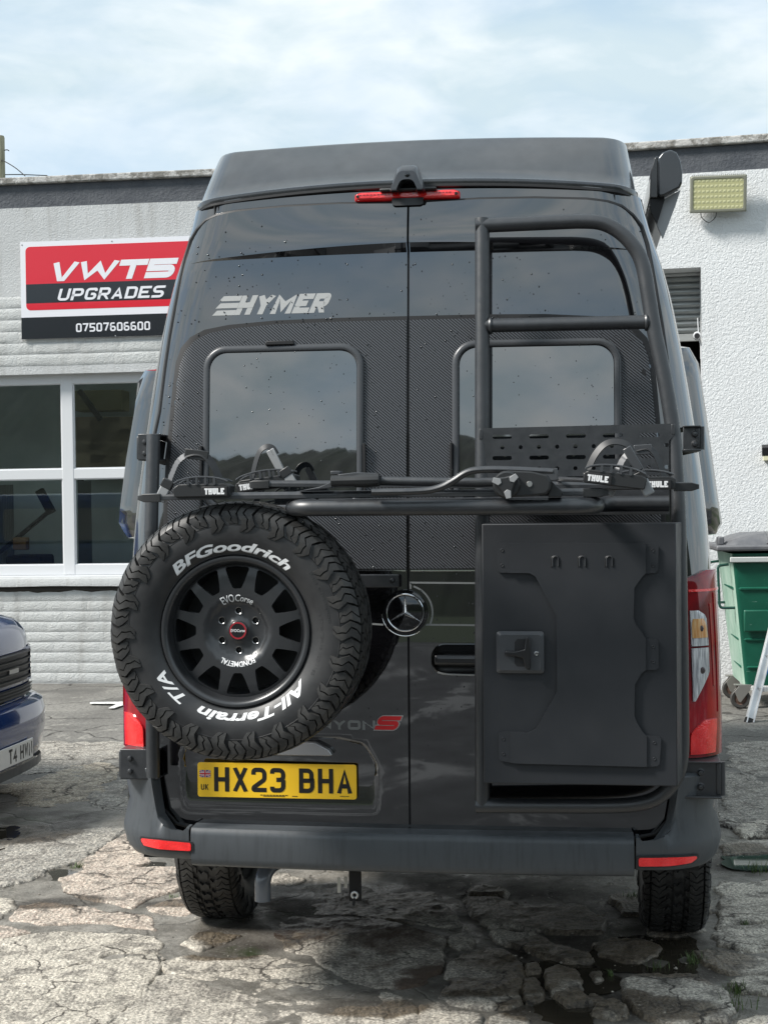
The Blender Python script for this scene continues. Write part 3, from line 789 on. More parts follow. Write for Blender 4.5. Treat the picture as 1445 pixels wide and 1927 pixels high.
# exhaust pipe elbow
e0 = VF.at(497, 1655, .22); e1 = VF.at(493, 1697, .22)
mb = MB(); zb9 = e1.z; xb9 = e1.x; pth = [(xb9, .237, zb9), (xb9, .237, zb9 + .03), (xb9, .237, zb9 + .055)] + [(xb9 + .03 * (1 - math.cos(q_)), .237 + .062 * (1 - math.cos(q_)), zb9 + .055 + .062 * math.sin(q_)) for q_ in np.linspace(.2, PI / 2, 8)] + [(xb9 + .05, .42, zb9 + .118), (xb9 + .10, .8, zb9 + .12)]
pth = pth[::-1]
mb.tube(pth, .0285, 18, cap=False); mb.tube([pth[-1], (pth[-1][0], pth[-1][1], pth[-1][2] + .03)], .024, 18)
mb.build('exhaust_pipe', pvc, van)
# tow bracket with eye bolt and grounded straps
tb = VF.at(668, 1680, .10)
mb = MB(); mb.box((tb.x - .021, .10, tb.z - .03), (tb.x + .021, .112, zb_ + .02)); tw = mb.build('tow_bracket', under, van, bevel=.003)
mb = MB(); q = VF.at(667, 1685, .08); mb.tube([(q.x + .010 * math.cos(a), .085, q.z + .010 * math.sin(a)) for a in np.linspace(0, 2 * PI, 17)[:-1]], .0045, 8, closed=True); mb.build('eye_bolt', steel, tw)
MB().tube([(q.x, .085, q.z - .008), (q.x - .004, .08, q.z - .035)], .005, 8).build('hanging_pin', under, tw)
q = VF.at(640, 1668, .2)
MB().box((q.x - .010, .2, q.z - .022), (q.x + .002, .204, q.z + .03)).build('cable_tag', M_('pale_tag', (.55, .53, .48), .6), tw); MB().box((q.x + .012, .21, q.z - .008), (q.x + .024, .214, q.z + .03)).build('cable_tag', M_('pale_tag_b', (.5, .48, .44), .6), tw)

# ------------------------------------------------------------------ roof cap with pop-top
ztc = VF.at(760, 268, .34).z; wt_e = (abs(VF.at(425, 291, .36).x) + VF.at(1172, 252, .36).x) / 2
print('cap widths', wl_e, wt_e, ztc)
def capsec(f):
    """f 0 bottom .. 1 top"""
    a = wl_e * (1 - f) + (wt_e + .03) * f; a -= .0; y0 = .110 + .185 * f + .02 * f * f; c = .10
    pts = []
    for k in range(15):
        u = (a - c) * k / 14; pts.append((u, y0 + .035 * (u / .8) ** 2))
    yb_ = y0 + .035 * ((a - c) / .8) ** 2
    for k in range(1, 9):
        th = PI / 2 * k / 8; pts.append((a - c + c * math.sin(th), yb_ + c * (1 - math.cos(th)) * 1.4))
    for e in (.4, 1.2, 2.6): pts.append((a, yb_ + c + e))
    return [(-u, y) for u, y in pts[:0:-1]] + pts
mb = MB(); rows = []
def czb(u): return z_mid + (z_edge - z_mid) * min(1.1, (abs(u) / wl_e)) ** 2.2
hgt_ = ztc - z_mid
def caprow(f, dz=0, shrink=0):
    r_ = []
    for u, y in capsec(f):
        zb = czb(u); zt3 = ztc - .012 * (abs(u) / wt_e) ** 2 * 1.0
        r_.append((u * (1 - shrink), y + shrink * .3, zb + (zt3 - zb) * f + dz))
    return r_
# lip
lip = [(-.02, -.010), (-.018, .004), (-.004, .008)]
for o_, dz in ((.05, -.018), (-.005, -.016), (-.007, -.006), (-.006, .003), (.0, .005)):
    rows.append([(u * (1 - o_ / .8), y + o_, z + dz) for u, y, z in caprow(0)])
for f in (.05, .25, .5, .75, .9, .96): rows.append(caprow(f))
for k in range(1, 6):
    th = PI / 2 * k / 5; rows.append([(u * (1 - .03 * (1 - math.cos(th))), y + .035 * (1 - math.cos(th)), z + .006 * math.sin(th)) for u, y, z in caprow(.985)])
rows.append([(u * .5, y + .4, z + .02) for u, y, z in rows[-1]])
mb.grid(rows); mb.add(rows[-1], [list(range(len(rows[-1])))]); mb.build('roof_cap', cap_m, van, 30)
mb = MB(); r0 = caprow(0); mb.tube([(u * .993, y - .006, z - .019) for u, y, z in r0[6:-6]], .007, 6, cap=False); mb.build('roof_cap_seal', rubber, van)

# third brake light and camera housing
b0 = VF.at(666, 373, .09); b1 = VF.at(866, 362, .09)
zc_ = (b0.z + b1.z) / 2; bx = (b0.x + b1.x) / 2; bw = (b1.x - b0.x) / 2
mb = MB(); rows = []
for y, s_, h_ in ((.145, 1.0, .016), (.095, .99, .015), (.085, .96, .011), (.082, .90, .006)):
    rows.append([(x, y, z) for x, z in fillet([(bx - bw * s_, zc_ - h_), (bx + bw * s_, zc_ - h_), (bx + bw * s_ - .0, zc_ + h_ * .5), (bx + bw * s_ - .02, zc_ + h_), (bx - bw * s_ + .02, zc_ + h_), (bx - bw * s_, zc_ + h_ * .5)], .006, 3)])
mb.grid(rows, closed=True); mb.add(rows[-1], [list(range(len(rows[-1])))])
tbl = mb.build('high_brake_light', red_bright, van, 40)
for s_ in (-1, 1): MB().lathe([(0, -.002), (.005, -.002), (.0065, .004)], (bx + s_ * (bw - .014), .083, zc_), seg=12).build('screw', under, tbl)
mb = MB()
for k in range(12): mb.box((bx + .02 + .011 * k, .0812, zc_ + .002), (bx + .027 + .011 * k, .0822, zc_ + .0065)); mb.box((bx - .02 - .012 * k, .0812, zc_ + .002), (bx - .027 - .012 * k, .0822, zc_ + .006))
mb.build('moulded_marks', red_dark, tbl, 0)
cx0 = VF.at(767, 340, .06).x; cz0 = VF.at(767, 359, .04).z; cz1 = VF.at(767, 306, .06).z
mb = MB(); H = cz1 - cz0
def arch(y, wb, wt, zt2, zb2): return [(x, y, z) for x, z in fillet([(cx0 - wb, zb2), (cx0 - wt, zt2), (cx0 + wt, zt2), (cx0 + wb, zb2)], [.004, .022, .022, .004], 6)]
rows = [arch(.15, .058, .030, cz1 - .004, cz0 + .012), arch(.10, .060, .031, cz1, cz0 + .006), arch(.045, .060, .030, cz1 - .014, cz0), arch(.028, .054, .028, cz1 - .034, cz0)]
mb.grid(rows, closed=False)
rin = arch(.026, .036, .020, cz1 - .062, cz0); mb.grid([rows[-1], rin]); mb.grid([rin, arch(.10, .034, .018, cz1 - .064, cz0)])
cm = mb.build('camera_housing', M_('camera_housing_grey', (.035, .038, .043), .25, 0, .4), van, 40)
MB().lathe([(0, -.004), (.008, -.003), (.010, .006)], (cx0 + .002, .028, cz1 - .047), seg=16).build('camera_lens', M_('lens_black', (.003, .003, .004), .05, 0, 1), cm)
MB().box((cx0 - .095, .06, cz0 + .006), (cx0 + .095, .13, cz0 + .016)).build('camera_base', plast_d, cm, bevel=.004)
zz = cz0 - .045
patch('camera_tongue', fillet([(cx0 - .055, zz + .004), (cx0 + .05, zz + .004), (cx0 + .05, zz + .03), (cx0 - .055, zz + .03)], [.02, .02, 0, 0], 4), FD, .018, plast_d, cm, .03)

# ------------------------------------------------------------------ tail lights wrapped round the corner
def wrap(s_, z, off):
    """s_ = arc length from where the corner starts"""
    a = aw(z); y1 = lean(z) + .030 * ((a - CR) / .9) ** 2 + CR; th = s_ / CR
    if th < 0: return (a - CR + s_, lean(z) + .03 * ((a - CR + s_) / .9) ** 2 - off, z)
    if th <= PI / 2: return (a - CR + CR * math.sin(th) + off * math.sin(th), y1 - CR * math.cos(th) - off * math.cos(th), z)
    return (a + off, y1 + (s_ - CR * PI / 2), z)
def s_of(px, py):
    u, z = VF.on(px, py, FB); a = aw(z); d = max(-.2, min(CR * .999, u - (a - CR))); return (CR * math.asin(d / CR) if d > 0 else d), z
sA, zA = s_of(1291, 1425); sB, zB = s_of(1291, 1091)
zt1 = VF.at(1343, 1076, .12).z
SI = min(s_of(1290, 1250)[0], s_of(1290, 1400)[0]); SE = CR * PI / 2 + .04
print('tail', sA, sB, zA, zB, SI)
def lens(rows_, off, name, mat, par, n=8, rim=.006, dome=.0):
    for_s = []
    zs = [r_[0] for r_ in rows_]
    Z = np.linspace(min(zs), max(zs), max(6, int((max(zs) - min(zs)) / .012)))
    zs, a0, a1 = zip(*sorted(rows_)); G = []
    for z in Z:
        s0, s1 = np.interp(z, zs, a0), np.interp(z, zs, a1); rr_ = []
        rr_.append((s0, off - rim)); 
        for k in range(n + 1): rr_.append((s0 + (s1 - s0) * k / n, off + dome * math.sin(PI * k / n)))
        rr_.append((s1, off - rim)); G.append([(s_, z, o_) for s_, o_ in rr_])
    G = [[(s_, z, off - rim) for s_, z, o_ in G[0]]] + G + [[(s_, z, off - rim) for s_, z, o_ in G[-1]]]
    return G
for sg in (-1, 1):
    def put(name, rows_, off, mat, par, **k):
        G = lens(rows_, off, name, mat, par, **k); mb = MB(); mb.grid([[(sg * wrap(*q)[0], wrap(*q)[1], wrap(*q)[2]) for q in r_] for r_ in G]); return mb.build(name, mat, par, 50)
    z0, z1 = zA - .0, zB + .03
    tl = put('tail_light', [(z0, SI, SE - .02), (z0 + .05, SI - .0, SE), (z1 - .06, SI, SE), (z1 - .03, SI, SE), (z1 + .0, SI + .10, SE)], .012, red_dark, van, n=14, rim=.012, dome=.004)
    zs_ = lambda y: s_of(1300, y)[1]; ss = lambda x, y: s_of(x, y)[0]
    z_t, z_b = s_of(1300, 1148)[1], s_of(1300, 1318)[1]; z_m = s_of(1300, 1217)[1]
    s0 = ss(1294, 1200) ; s1 = ss(1321, 1200)
    put('indicator_lens', [(z_m + .004, s0, s1 + .004), (z_t - .025, s0, s1), (z_t - .006, s0, s1 - .012), (z_t, s0, s1 - .03)], .020, clearl, tl, n=6, dome=.002)
    put('indicator_bulb', [(z_m + .030, s0 + .003, s1 - .000), (z_m + .075, s0 + .003, s1 - .004), (z_m + .092, s0 + .008, s1 - .014)], .0215, amber, tl, n=6, dome=.003)
    put('reverse_lens', [(z_b, s0, s0 + .008), (z_b + .09, s0, s1 + .004), (z_m - .003, s0, s1 + .004)], .020, clearl, tl, n=6, dome=.002)
    za_, zb2 = s_of(1300, 1418)[1], s_of(1325, 1352)[1]
    put('fog_lens', [(za_, SI + .006, ss(1335, 1400)), (za_ + .055, SI + .008, ss(1337, 1400)), (za_ + .075, SI + .012, ss(1338, 1400)), (zb2, SI + .06, ss(1338, 1370))], .020, red_bright, tl, n=6, dome=.003)
    put('light_guide', [(z_t + .06, s0, ss(1341, 1090)), (z_t + .068, s0, ss(1341, 1090))], .019, red_bright, tl, n=6)
    sm = ss(1338, 1250)
    put('light_guide', [(zb2 + .02, sm + .0, sm + .010), (z_t + .055, sm - .003, sm + .008)], .019, red_lens, tl, n=4)
    put('light_guide', [(z_m - .13, s1 + .025, s1 + .032), (z_t + .02, s1 + .02, s1 + .028)], .018, red_lens, tl, n=4)
    # bulb holders seen through the lenses
    for zz in (z_m + .06, z_m - .075):
        mb = MB(); p = wrap((s0 + s1) / 2, zz, .0228); mb.lathe([(0, -.002), (.009, -.001), (.012, .003)], (sg * p[0], p[1], p[2]), seg=14); mb.build('bulb_socket', M_('bulb_socket_grey', (.12, .10, .10), .4, .5), tl)
# water drops on doors
mb = MB(); rr_ = random.Random(3)
for i in range(2000):
    u = rr_.uniform(-.86, .86); z = rr_.triangular(.75, 2.72, 2.2)
    if not (inpoly([(u, z)], DO)[0] or inpoly([(u, z)], DOR)[0]): continue
    if rr_.random() > (.35 + .65 * (math.sin(u * 9 + z * 5) > -.2)): continue
    iw = hw_i < abs(u) < hw_o and wz0 < z < wz1
    if iw and rr_.random() < .55: continue
    y = (lean((wz0 + wz1) / 2) + (z - (wz0 + wz1) / 2) * .072 + .02 * (u / .9) ** 2 - .0155) if iw else FD(u, z) - .0125
    if iw: y = min(y, y)
    r_ = rr_.choice((.0010, .0013, .0017, .0022, .0028)); v = [(u, y - r_ * .55, z)]
    for k in range(6):
        a = k * PI / 3; v.append((u + r_ * .8 * math.cos(a), y - r_ * .35, z + r_ * .8 * math.sin(a) * 1.2))
    for k in range(6):
        a = k * PI / 3; v.append((u + r_ * math.cos(a), y + .001, z + r_ * math.sin(a) * 1.25))
    f = [(0, 1 + k, 1 + (k + 1) % 6) for k in range(6)] + [(1 + k, 7 + k, 7 + (k + 1) % 6, 1 + (k + 1) % 6) for k in range(6)]
    mb.add(v, f)
wd = mb.build('water_drops', water, van, 60); wd['kind'] = 'stuff'
# drops on the cap
# side bulges behind the rear corners
for sg, px in ((-1, [(276, 698), (263, 721), (256, 776), (241, 863), (230, 951), (227, 983), (236, 1000), (244, 1012)]), (1, [(1296, 655), (1313, 685), (1318, 715), (1329, 790), (1340, 870), (1350, 940), (1357, 985), (1345, 1005)])):
    P = [VF.at(x, y, .62) for x, y in px]
    rows = []
    for y, k, ins in ((.50, 0, .03), (.53, .7, .008), (.60, 1, 0), (1.6, 1, 0), (2.5, .9, 0), (2.7, 0, 0)):
        r_ = []
        for i, p in enumerate(P):
            a = aw(p.z) * sg - sg * .06; r_.append((a + (p.x - a) * k, y, p.z - (ins if i == 0 else 0) + (ins if i == len(P) - 1 else 0)))
        rows.append(r_)
    cpath = [(sg * (aw(P[0].z) - .06), r_[0][1], P[0].z) for r_ in rows]
    rows = [[(sg * (aw(P[0].z) - .06), r_[0][1], P[0].z + .01)] + r_ + [(sg * (aw(P[-1].z) - .08), r_[0][1], P[-1].z - .02)] for r_ in rows]
    MB().grid(rows).build('side_bulge', paint, van, 45)

# ------------------------------------------------------------------ tyres
TW = .118
SP = [(.226, -.088), (.245, -.108), (.285, -.1215), (.318, -.1205), (.345, -.116), (.362, -.108), (.371, -.096), (.3755, -.080), (.378, -.05), (.379, 0)]
def prof_at(s_):
    """s_ 0..1 from the bead to the crown, evenly by length"""
    return np.interp(s_, _sl, _pr), np.interp(s_, _sl, _py)
_pr = np.array([p[0] for p in SP]); _py = np.array([p[1] for p in SP]); _d = np.r_[0, np.cumsum(np.hypot(np.diff(_pr), np.diff(_py)))]; TL = _d[-1]; _sl = _d / TL
def tpt(ang, s_, h, side=1):
    r_, y = prof_at(s_); e = .01; r1, y1 = prof_at(min(1, s_ + e)); r0, y0 = prof_at(max(0, s_ - e)); tr, ty = r1 - r0, y1 - y0; l = math.hypot(tr, ty); nr, ny = -ty / l, tr / l
    if nr < 0 and ny > 0: nr, ny = -nr, -ny
    nr, ny = abs(nr), -abs(ny)
    r_ += nr * h; y += ny * h
    return ((r_) * math.sin(ang), side * y, r_ * math.cos(ang))
def tyre_mesh(name='tyre'):
    mb = MB(); prof = [(r_, y) for r_, y in SP] + [(r_, -y) for r_, y in SP[-2::-1]]
    mb.lathe(prof, seg=96)
    # thin ribs on the sidewall
    for rr_ in (.2335, .322):
        yy = float(np.interp(rr_, _pr[:5], _py[:5]))
        for sd_ in (1, -1): mb.lathe([(rr_ - .002, sd_ * yy), (rr_ - .001, sd_ * (yy - .0014)), (rr_ + .001, sd_ * (yy - .0014)), (rr_ + .002, sd_ * yy)], seg=96)
    return mb.mesh(name, tyre_m, 45)
NP = 22
def lugs(kind, side=1):
    """one shoulder lug: two pieces with a sipe between, following a zigzag"""
    pit = 2 * PI / NP; mb = MB()
    s_in = .33 if kind == 0 else .42; m = .625
    S1 = list(np.linspace(s_in, m, 7)); S2 = [m + .018, .69, .74, .79, .83]
    base_ = 0.0 if kind == 0 else .5
    zz_ = lambda s_: .085 * (abs(((s_ * 9.5) % 2) - 1) * 2 - 1)
    for S in (S1, S2):
        n = len(S)
        for half in (0, 1):
            top = []; bot = []
            for i, s_ in enumerate(S):
                w_ = .30 if (S is S1 and i == 0) else .40 if (S is S1 and i == 1) else .455 if s_ < .8 else .44
                c_ = base_ + .25 + zz_(s_) + (.035 if S is S2 else 0)
                lo_, hi_ = c_ - w_ / 2, c_ + w_ / 2; md = c_ + (.05 if int(s_ * 19) % 2 else -.04)
                a0, a1 = (lo_, md - .012) if half == 0 else (md + .012, hi_)
                hh = .004 + .0105 * min(1, (s_ - s_in) / .16) - (.0012 if (half + kind) % 2 else 0); e = .012
                top.append([tpt((a0 + e) * pit, s_, hh, side), tpt((a1 - e) * pit, s_, hh, side)])
                bot.append([tpt(a0 * pit, s_, -.001, side), tpt(a1 * pit, s_, -.001, side)])
            v = []; f = []
            for i in range(n): v += [bot[i][0], top[i][0], top[i][1], bot[i][1]]
            for i in range(n - 1):
                for k in range(3): f.append((4 * i + k, 4 * i + k + 1, 4 * i + 4 + k + 1, 4 * i + 4 + k))
            f += [(0, 1, 2, 3), tuple(4 * (n - 1) + k for k in (3, 2, 1, 0))]
            mb.add(v, f)
    # a small fin in the groove
    if kind == 0:
        c = .52; s0_ = .60
        mb.add([tpt((c - .02) * pit, s0_ - .05, 0, side), tpt((c + .03) * pit, s0_ - .05, 0, side), tpt((c + .03) * pit, s0_ + .06, 0, side), tpt((c - .01) * pit, s0_ + .06, 0, side),
                tpt((c - .01) * pit, s0_ - .045, .004, side), tpt((c + .02) * pit, s0_ - .045, .004, side), tpt((c + .02) * pit, s0_ + .055, .006, side), tpt((c) * pit, s0_ + .055, .006, side)],
               [(4, 5, 6, 7), (0, 1, 5, 4), (1, 2, 6, 5), (2, 3, 7, 6), (3, 0, 4, 7)])
    return mb.mesh('tread_lug', tread_m, 20)
def centre_mesh():
    mb = MB(); pit = 2 * PI / NP
    def P3(a, y, h): 
        r_ = .3785 - .9 * y * y + h; return (r_ * math.sin(a), y, r_ * math.cos(a))
    for k in range(NP * 2):
        for row, (yc, hwid, ph_) in enumerate(((-.047, .017, .0), (-.004, .018, .5), (.039, .017, .2))):
            a0 = (k + ph_) * pit / 2; pts = [(-.36, -1), (-.10, -.35), (-.30, .25), (-.12, 1), (.30, 1), (.16, .3), (.38, -.3), (.20, -1)]
            top = [P3(a0 + x * pit / 2, yc + y * hwid, .0105) for x, y in pts]; bot = [P3(a0 + x * 1.05 * pit / 2, yc + y * hwid * 1.05, -.001) for x, y in pts]
            n = len(pts); mb.add(top + bot, [tuple(range(n))] + [(i, (i + 1) % n, n + (i + 1) % n, n + i) for i in range(n)])
    return mb.mesh('tread_centre', tread_m, 20)
def joined_tread():
    bm = bmesh.new()
    def addm(me, a):
        t_ = me.copy(); t_.transform(Matrix.Rotation(a, 4, 'Y')); bm.from_mesh(t_); bpy.data.meshes.remove(t_)
    addm(ME_C, 0)
    for sd_ in (1, -1):
        for kd in (0, 1):
            for k in range(NP): addm(ME_L[(kd, sd_)], k * 2 * PI / NP + (0 if sd_ == 1 else .09))
    me = bpy.data.meshes.new('tread'); bm.to_mesh(me); bm.free(); me.materials.append(tread_m); return me
ME_T = tyre_mesh(); ME_C = centre_mesh(); ME_L = {(k, s_): lugs(k, s_) for k in (0, 1) for s_ in (1, -1)}
ME_TR = joined_tread()
def put_tyre(root, c, rot0=0.0, lugs_on=True):
    ty = link('tyre', ME_T, root); ty.location = Vector(c) - BASE.get(root.name, Vector((0, 0, 0))); ty.rotation_euler = (0, rot0, 0)
    ce = link('tread_centre', ME_C, ty); ce['kind'] = 'stuff'
    for sd_ in (1, -1):
        for kd in (0, 1):
            for k in range(NP):
                l_ = link('tread_lug', ME_L[(kd, sd_)], ty); l_.rotation_euler = (0, k * 2 * PI / NP + (0 if sd_ == 1 else .09), 0)
    return ty
def rim_build(par, c, fancy=True):
    """front of rim faces -y; local centre c; parts hang from par"""
    def L_(o): o.location = Vector(c) - BASE.get(par.name, Vector((0, 0, 0))) if par.name in BASE else Vector(c); return o
    mb = MB()
    mb.lathe([(.205, .09), (.214, .088), (.222, .09), (.2295, .088), (.2295, .083), (.219, -.080)][::-1] and [(.2295, -.082), (.2305, -.094), (.226, -.101), (.220, -.102), (.213, -.099), (.207, -.088), (.203, -.060), (.192, -.02), (.188, .05), (.2, .09), (.2295, .098), (.2295, .085), (.215, .07), (.21, -.06), (.2295, -.082)], seg=96)
    rim = L_(mb.build('rim', rim_m, par, 40))
    # disc with twelve windows
    RO, RI = .2015, .128
    def dep(x, z):
        r_ = math.hypot(x, z)
        return float(np.interp(r_, [0, .030, .040, .060, .082, .092, .105, .13, .17, .195, .202], [-.052, -.052, -.046, -.046, -.050, -.060, -.066, -.0665, -.064, -.060, -.056]))
    holes = []
    for k in range(12):
        a = k * PI / 6; d = Vector((math.sin(a), math.cos(a))); s_ = Vector((math.cos(a), -math.sin(a)))
        pts = [d * RI - s_ * .0125, d * RI + s_ * .0125, d * .150 + s_ * .023, d * .191 + s_ * .0385, d * .196 , d * .191 - s_ * .0385, d * .150 - s_ * .023]
        holes.append(fillet([tuple(p) for p in pts], [.007, .007, .02, .006, .2, .006, .02], 4))
    for k in range(6):
        a = k * PI / 3; holes.append([(.060 * math.sin(a) + .0095 * math.cos(q), .060 * math.cos(a) + .0095 * math.sin(q)) for q in np.linspace(0, 2 * PI, 13)[:-1]])
    out_ = [(RO * math.cos(a), RO * math.sin(a)) for a in np.linspace(0, 2 * PI, 97)[:-1]]
    spk = L_(patch('wheel_face', out_, dep, 0, rim_m, par, .011, holes=holes, thick=.016, edge=.006))
    L_(MB().lathe([(.20, .04), (.02, .04)], seg=32).build('barrel_back', rimd_m, par, 0))
    for k in range(6):
        a = k * PI / 3; cx_, cz_ = .060 * math.sin(a), .060 * math.cos(a)
        L_(MB().lathe([(.0092, -.048), (.0115, -.0495), (.0125, -.047), (.0125, -.044)], (cx_, 0, cz_), seg=18).build('bolt_ring', M_('bolt_ring_steel', (.2, .2, .2), .25, .8) if k == 0 and 'bolt_ring_steel' not in bpy.data.materials else bpy.data.materials['bolt_ring_steel'], par))
        mb = MB(); mb.lathe([(0, -.040), (.0068, -.040), (.0075, -.036), (.0075, -.02)], (cx_, 0, cz_), seg=6); L_(mb.build('wheel_nut', rimd_m, par, 30))
    mb = MB(); mb.lathe([(0, -.060), (.026, -.060), (.0285, -.058), (.0295, -.050)], seg=40); L_(mb.build('centre_cap', M_('cap_black', (.01, .01, .011), .2, 0, .5) if 'cap_black' not in bpy.data.materials else bpy.data.materials['cap_black'], par))
    return dep, L_

def arc_text(text, rad, ang0, ang1, hgt, yf, mat, par, L_, name, offset=.02, shear=0, inward=False, xs=1.0):
    """lettering along a circle seen from -y; angles clockwise from the top"""
    v, f, w_ = bft(text, offset, shear); mb = MB(); V = []
    for a, b in v:
        t_ = a / w_; th = ang0 + (ang1 - ang0) * t_; h = b / .73 * hgt
        r_ = rad + h if not inward else rad - h
        x, z = r_ * math.sin(th), r_ * math.cos(th); V.append((x, yf(r_) - .0012, z))
    mb.add(V, f); return L_(mb.build(name, mat, par, 0))

sc_ = VF.at(447.3, 1187, -.45)
WC = (sc_.x, -.385, sc_.z); print('spare wheel', sc_)
spare = thing('spare_wheel', 'black spare wheel with chunky off-road tyre and white lettering, mounted on the left rear door', 'spare wheel', TV, (WC[0], WC[1], WC[2] - .39))
def put_tyre_at(root, c, rot0=0): return put_tyre(root, c, rot0)
ty = put_tyre(spare, WC, .06)
dep, LL = rim_build(spare, WC)
ysw = lambda r_: float(np.interp(r_, _pr[:6], _py[:6]))
D = R
# tyre letters sit on the sidewall (children of the tyre)
def Lt(o): o.rotation_euler = (0, -.06, 0); return o
arc_text('BFGoodrich', .243, D(-46), D(42), .030, ysw, white_m, ty, Lt, 'sidewall_lettering', .034, .25)
arc_text('All-Terrain', .245, D(124), D(206), .030, ysw, white_m, ty, Lt, 'sidewall_lettering', .032, .25)
arc_text('T/A', .245, D(217), D(242), .030, ysw, white_m, ty, Lt, 'sidewall_lettering', .022, .25)
faint = M_('moulded_rubber_lettering', (.045, .045, .045), .4)
arc_text('LT245/75R16 120/116S', .262, D(78), D(118), .010, ysw, faint, ty, Lt, 'moulded_lettering', .0)
arc_text('Baja Champion', .288, D(52), D(84), .012, ysw, faint, ty, Lt, 'moulded_lettering', .0)
arc_text('DOT E4 11 HN', .246, D(188), D(164), .007, ysw, faint, ty, Lt, 'moulded_lettering', .0)
ydf = lambda r_: dep(0, r_)
LLc = LL
arc_text('EVO', .088, D(-29), D(-6), .025, ydf, white_m, spare, LL, 'wheel_lettering', .01, .0)
arc_text('Corse', .089, D(-4), D(29), .022, ydf, white_m, spare, LL, 'wheel_lettering', .012, .2)
arc_text('FONDMETAL', .094, D(149), D(211), .016, ydf, white_m, spare, LL, 'wheel_lettering', .02)
yc = lambda r_: -.060
mb = MB(); pr_ = M_('dark_red_ring', (.32, .02, .03), .35)
mb.lathe([(.0215, -.0606), (.0262, -.0606)], seg=40); LL(mb.build('cap_ring', pr_, spare, 0))
v, f, w_ = bft('EVOCorse', .01, .1); mb = MB(); mb.add([((a / w_ - .5) * .044, -.0612, b / .73 * .009 - .004) for a, b in v], f); LL(mb.build('cap_lettering', white_m, spare, 0))
# road wheels
tgc = [VF.at(417, 1650, .86), VF.at(1281, 1680, .86)]
uw = (abs(VF.at(345, 1660, .86).x) + VF.at(1350, 1690, .86).x) / 2 - TW; print('track half', uw)
for sg in (-1, 1):
    ww = bpy.data.objects.new('road_wheel', None); COL.objects.link(ww); ww.parent = van
    ww.location = (sg * uw, 1.22, .383); ww.rotation_euler = (0, 0, sg * PI / 2)
    link('tyre', ME_T, ww); tr_ = link('tread', ME_TR, ww); tr_['kind'] = 'stuff'
    mb = MB(); mb.lathe([(.226, -.09), (.20, -.07), (.19, .0), (.06, -.05), (0, -.05)], seg=40); mb.build('rim', rim_m, ww)
    mb = MB(); mb.lathe([(.226, .088), (.20, .07), (.19, .0), (0, .0)], seg=40); mb.build('rim', rimd_m, ww)
# ------------------------------------------------------------------ wheel carrier
def vt(name, label, cat, base, group=None): return thing(name, label, cat, TV, base, group)
def q3(px, py, y): p = VF.at(px, py, y); return (p.x, y, p.z)
pc = q3(283, 820, -.09)
carrier = vt('wheel_carrier', 'black tubular post with bolted brackets carrying the spare wheel, left side', 'wheel carrier', (pc[0], -.09, .75))
a = q3(283.5, 818, -.09); b = q3(287, 1330, -.10); c = q3(289, 1462, -.10)
yl = lambda z: -.10 + max(0, lean(z) - 0.0)
pth = [(a[0], -.055, a[2]), (q3(285, 1000, -.09)[0], -.09, q3(285, 1000, -.09)[2]), (b[0], -.10, b[2]), (c[0], -.10, c[2])]
MB().tube(fillet(pth, .10, 6, False), .0225, 18).build('post', powder, carrier)
for k, (pyc, half, wpx) in enumerate(((842, 24, 258), (1438, 28, 229))):
    q0 = q3(wpx, pyc - half, -.02); q1 = q3(300, pyc + half, -.02)
    xx = sorted((q0[0], q1[0])); zz = sorted((q0[2], q1[2]))
    yb_ = lean(zz[0])
    mb = MB(); mb.box((xx[0], yb_ - .035, zz[0]), (xx[1], yb_ - .029, zz[1])); mb.box((xx[0], yb_ - .035, zz[1] - .004), (xx[1], yb_ + .12, zz[1] + .003)); mb.box((xx[0], yb_ - .035, zz[0]), (xx[1], yb_ + .12, zz[0] + .006))
    mb.build('bracket', powder, carrier, bevel=.002)
    MB().box((xx[0] - .010, yb_ - .02, zz[0] + .004), (xx[0] + .004, yb_ + .08, zz[1] - .004)).build('hinge_knuckle', powder, carrier, bevel=.004)
    for dz in (.28, .72):
        z = zz[0] + (zz[1] - zz[0]) * dz; x = xx[0] + .035 if k else xx[0] + .025
        MB().lathe([(0, -.010), (.006, -.009), (.009, -.004), (.0095, 0), (.012, .0), (.012, .003)], (x, yb_ - .036, z), seg=14).build('bolt', powder, carrier)
# cross bar and the bolted plate beside the badge
m0 = q3(700, 1094, -.05); m1 = q3(750, 1094, -.05)
MB().box((-.70, -.052, m1[2] - .020), (m1[0], -.028, m1[2] + .022)).build('cross_bar', powder, carrier, bevel=.003)
q = q3(738, 1092, -.054); MB().lathe([(0, -.008), (.006, -.007), (.009, -.002), (.009, .004)], q, seg=14).build('bolt', powder, carrier)
MB().tube([(a[0], -.09, WC[2] - .12), (WC[0], -.12, WC[2] - .12)], .022, 14).build('cross_bar', powder, carrier)
MB().tube([(a[0], -.09, WC[2] + .13), (WC[0] + .10, -.12, WC[2] + .13)], .022, 14).build('cross_bar', powder, carrier)
MB().tube([(WC[0], -.06, WC[2]), (WC[0], -.34, WC[2])], .05, 20).build('wheel_hub', powder, carrier)
MB().box((WC[0] - .11, -.125, WC[2] - .16), (WC[0] + .11, -.113, WC[2] + .16)).build('hub_plate', powder, carrier, bevel=.004)

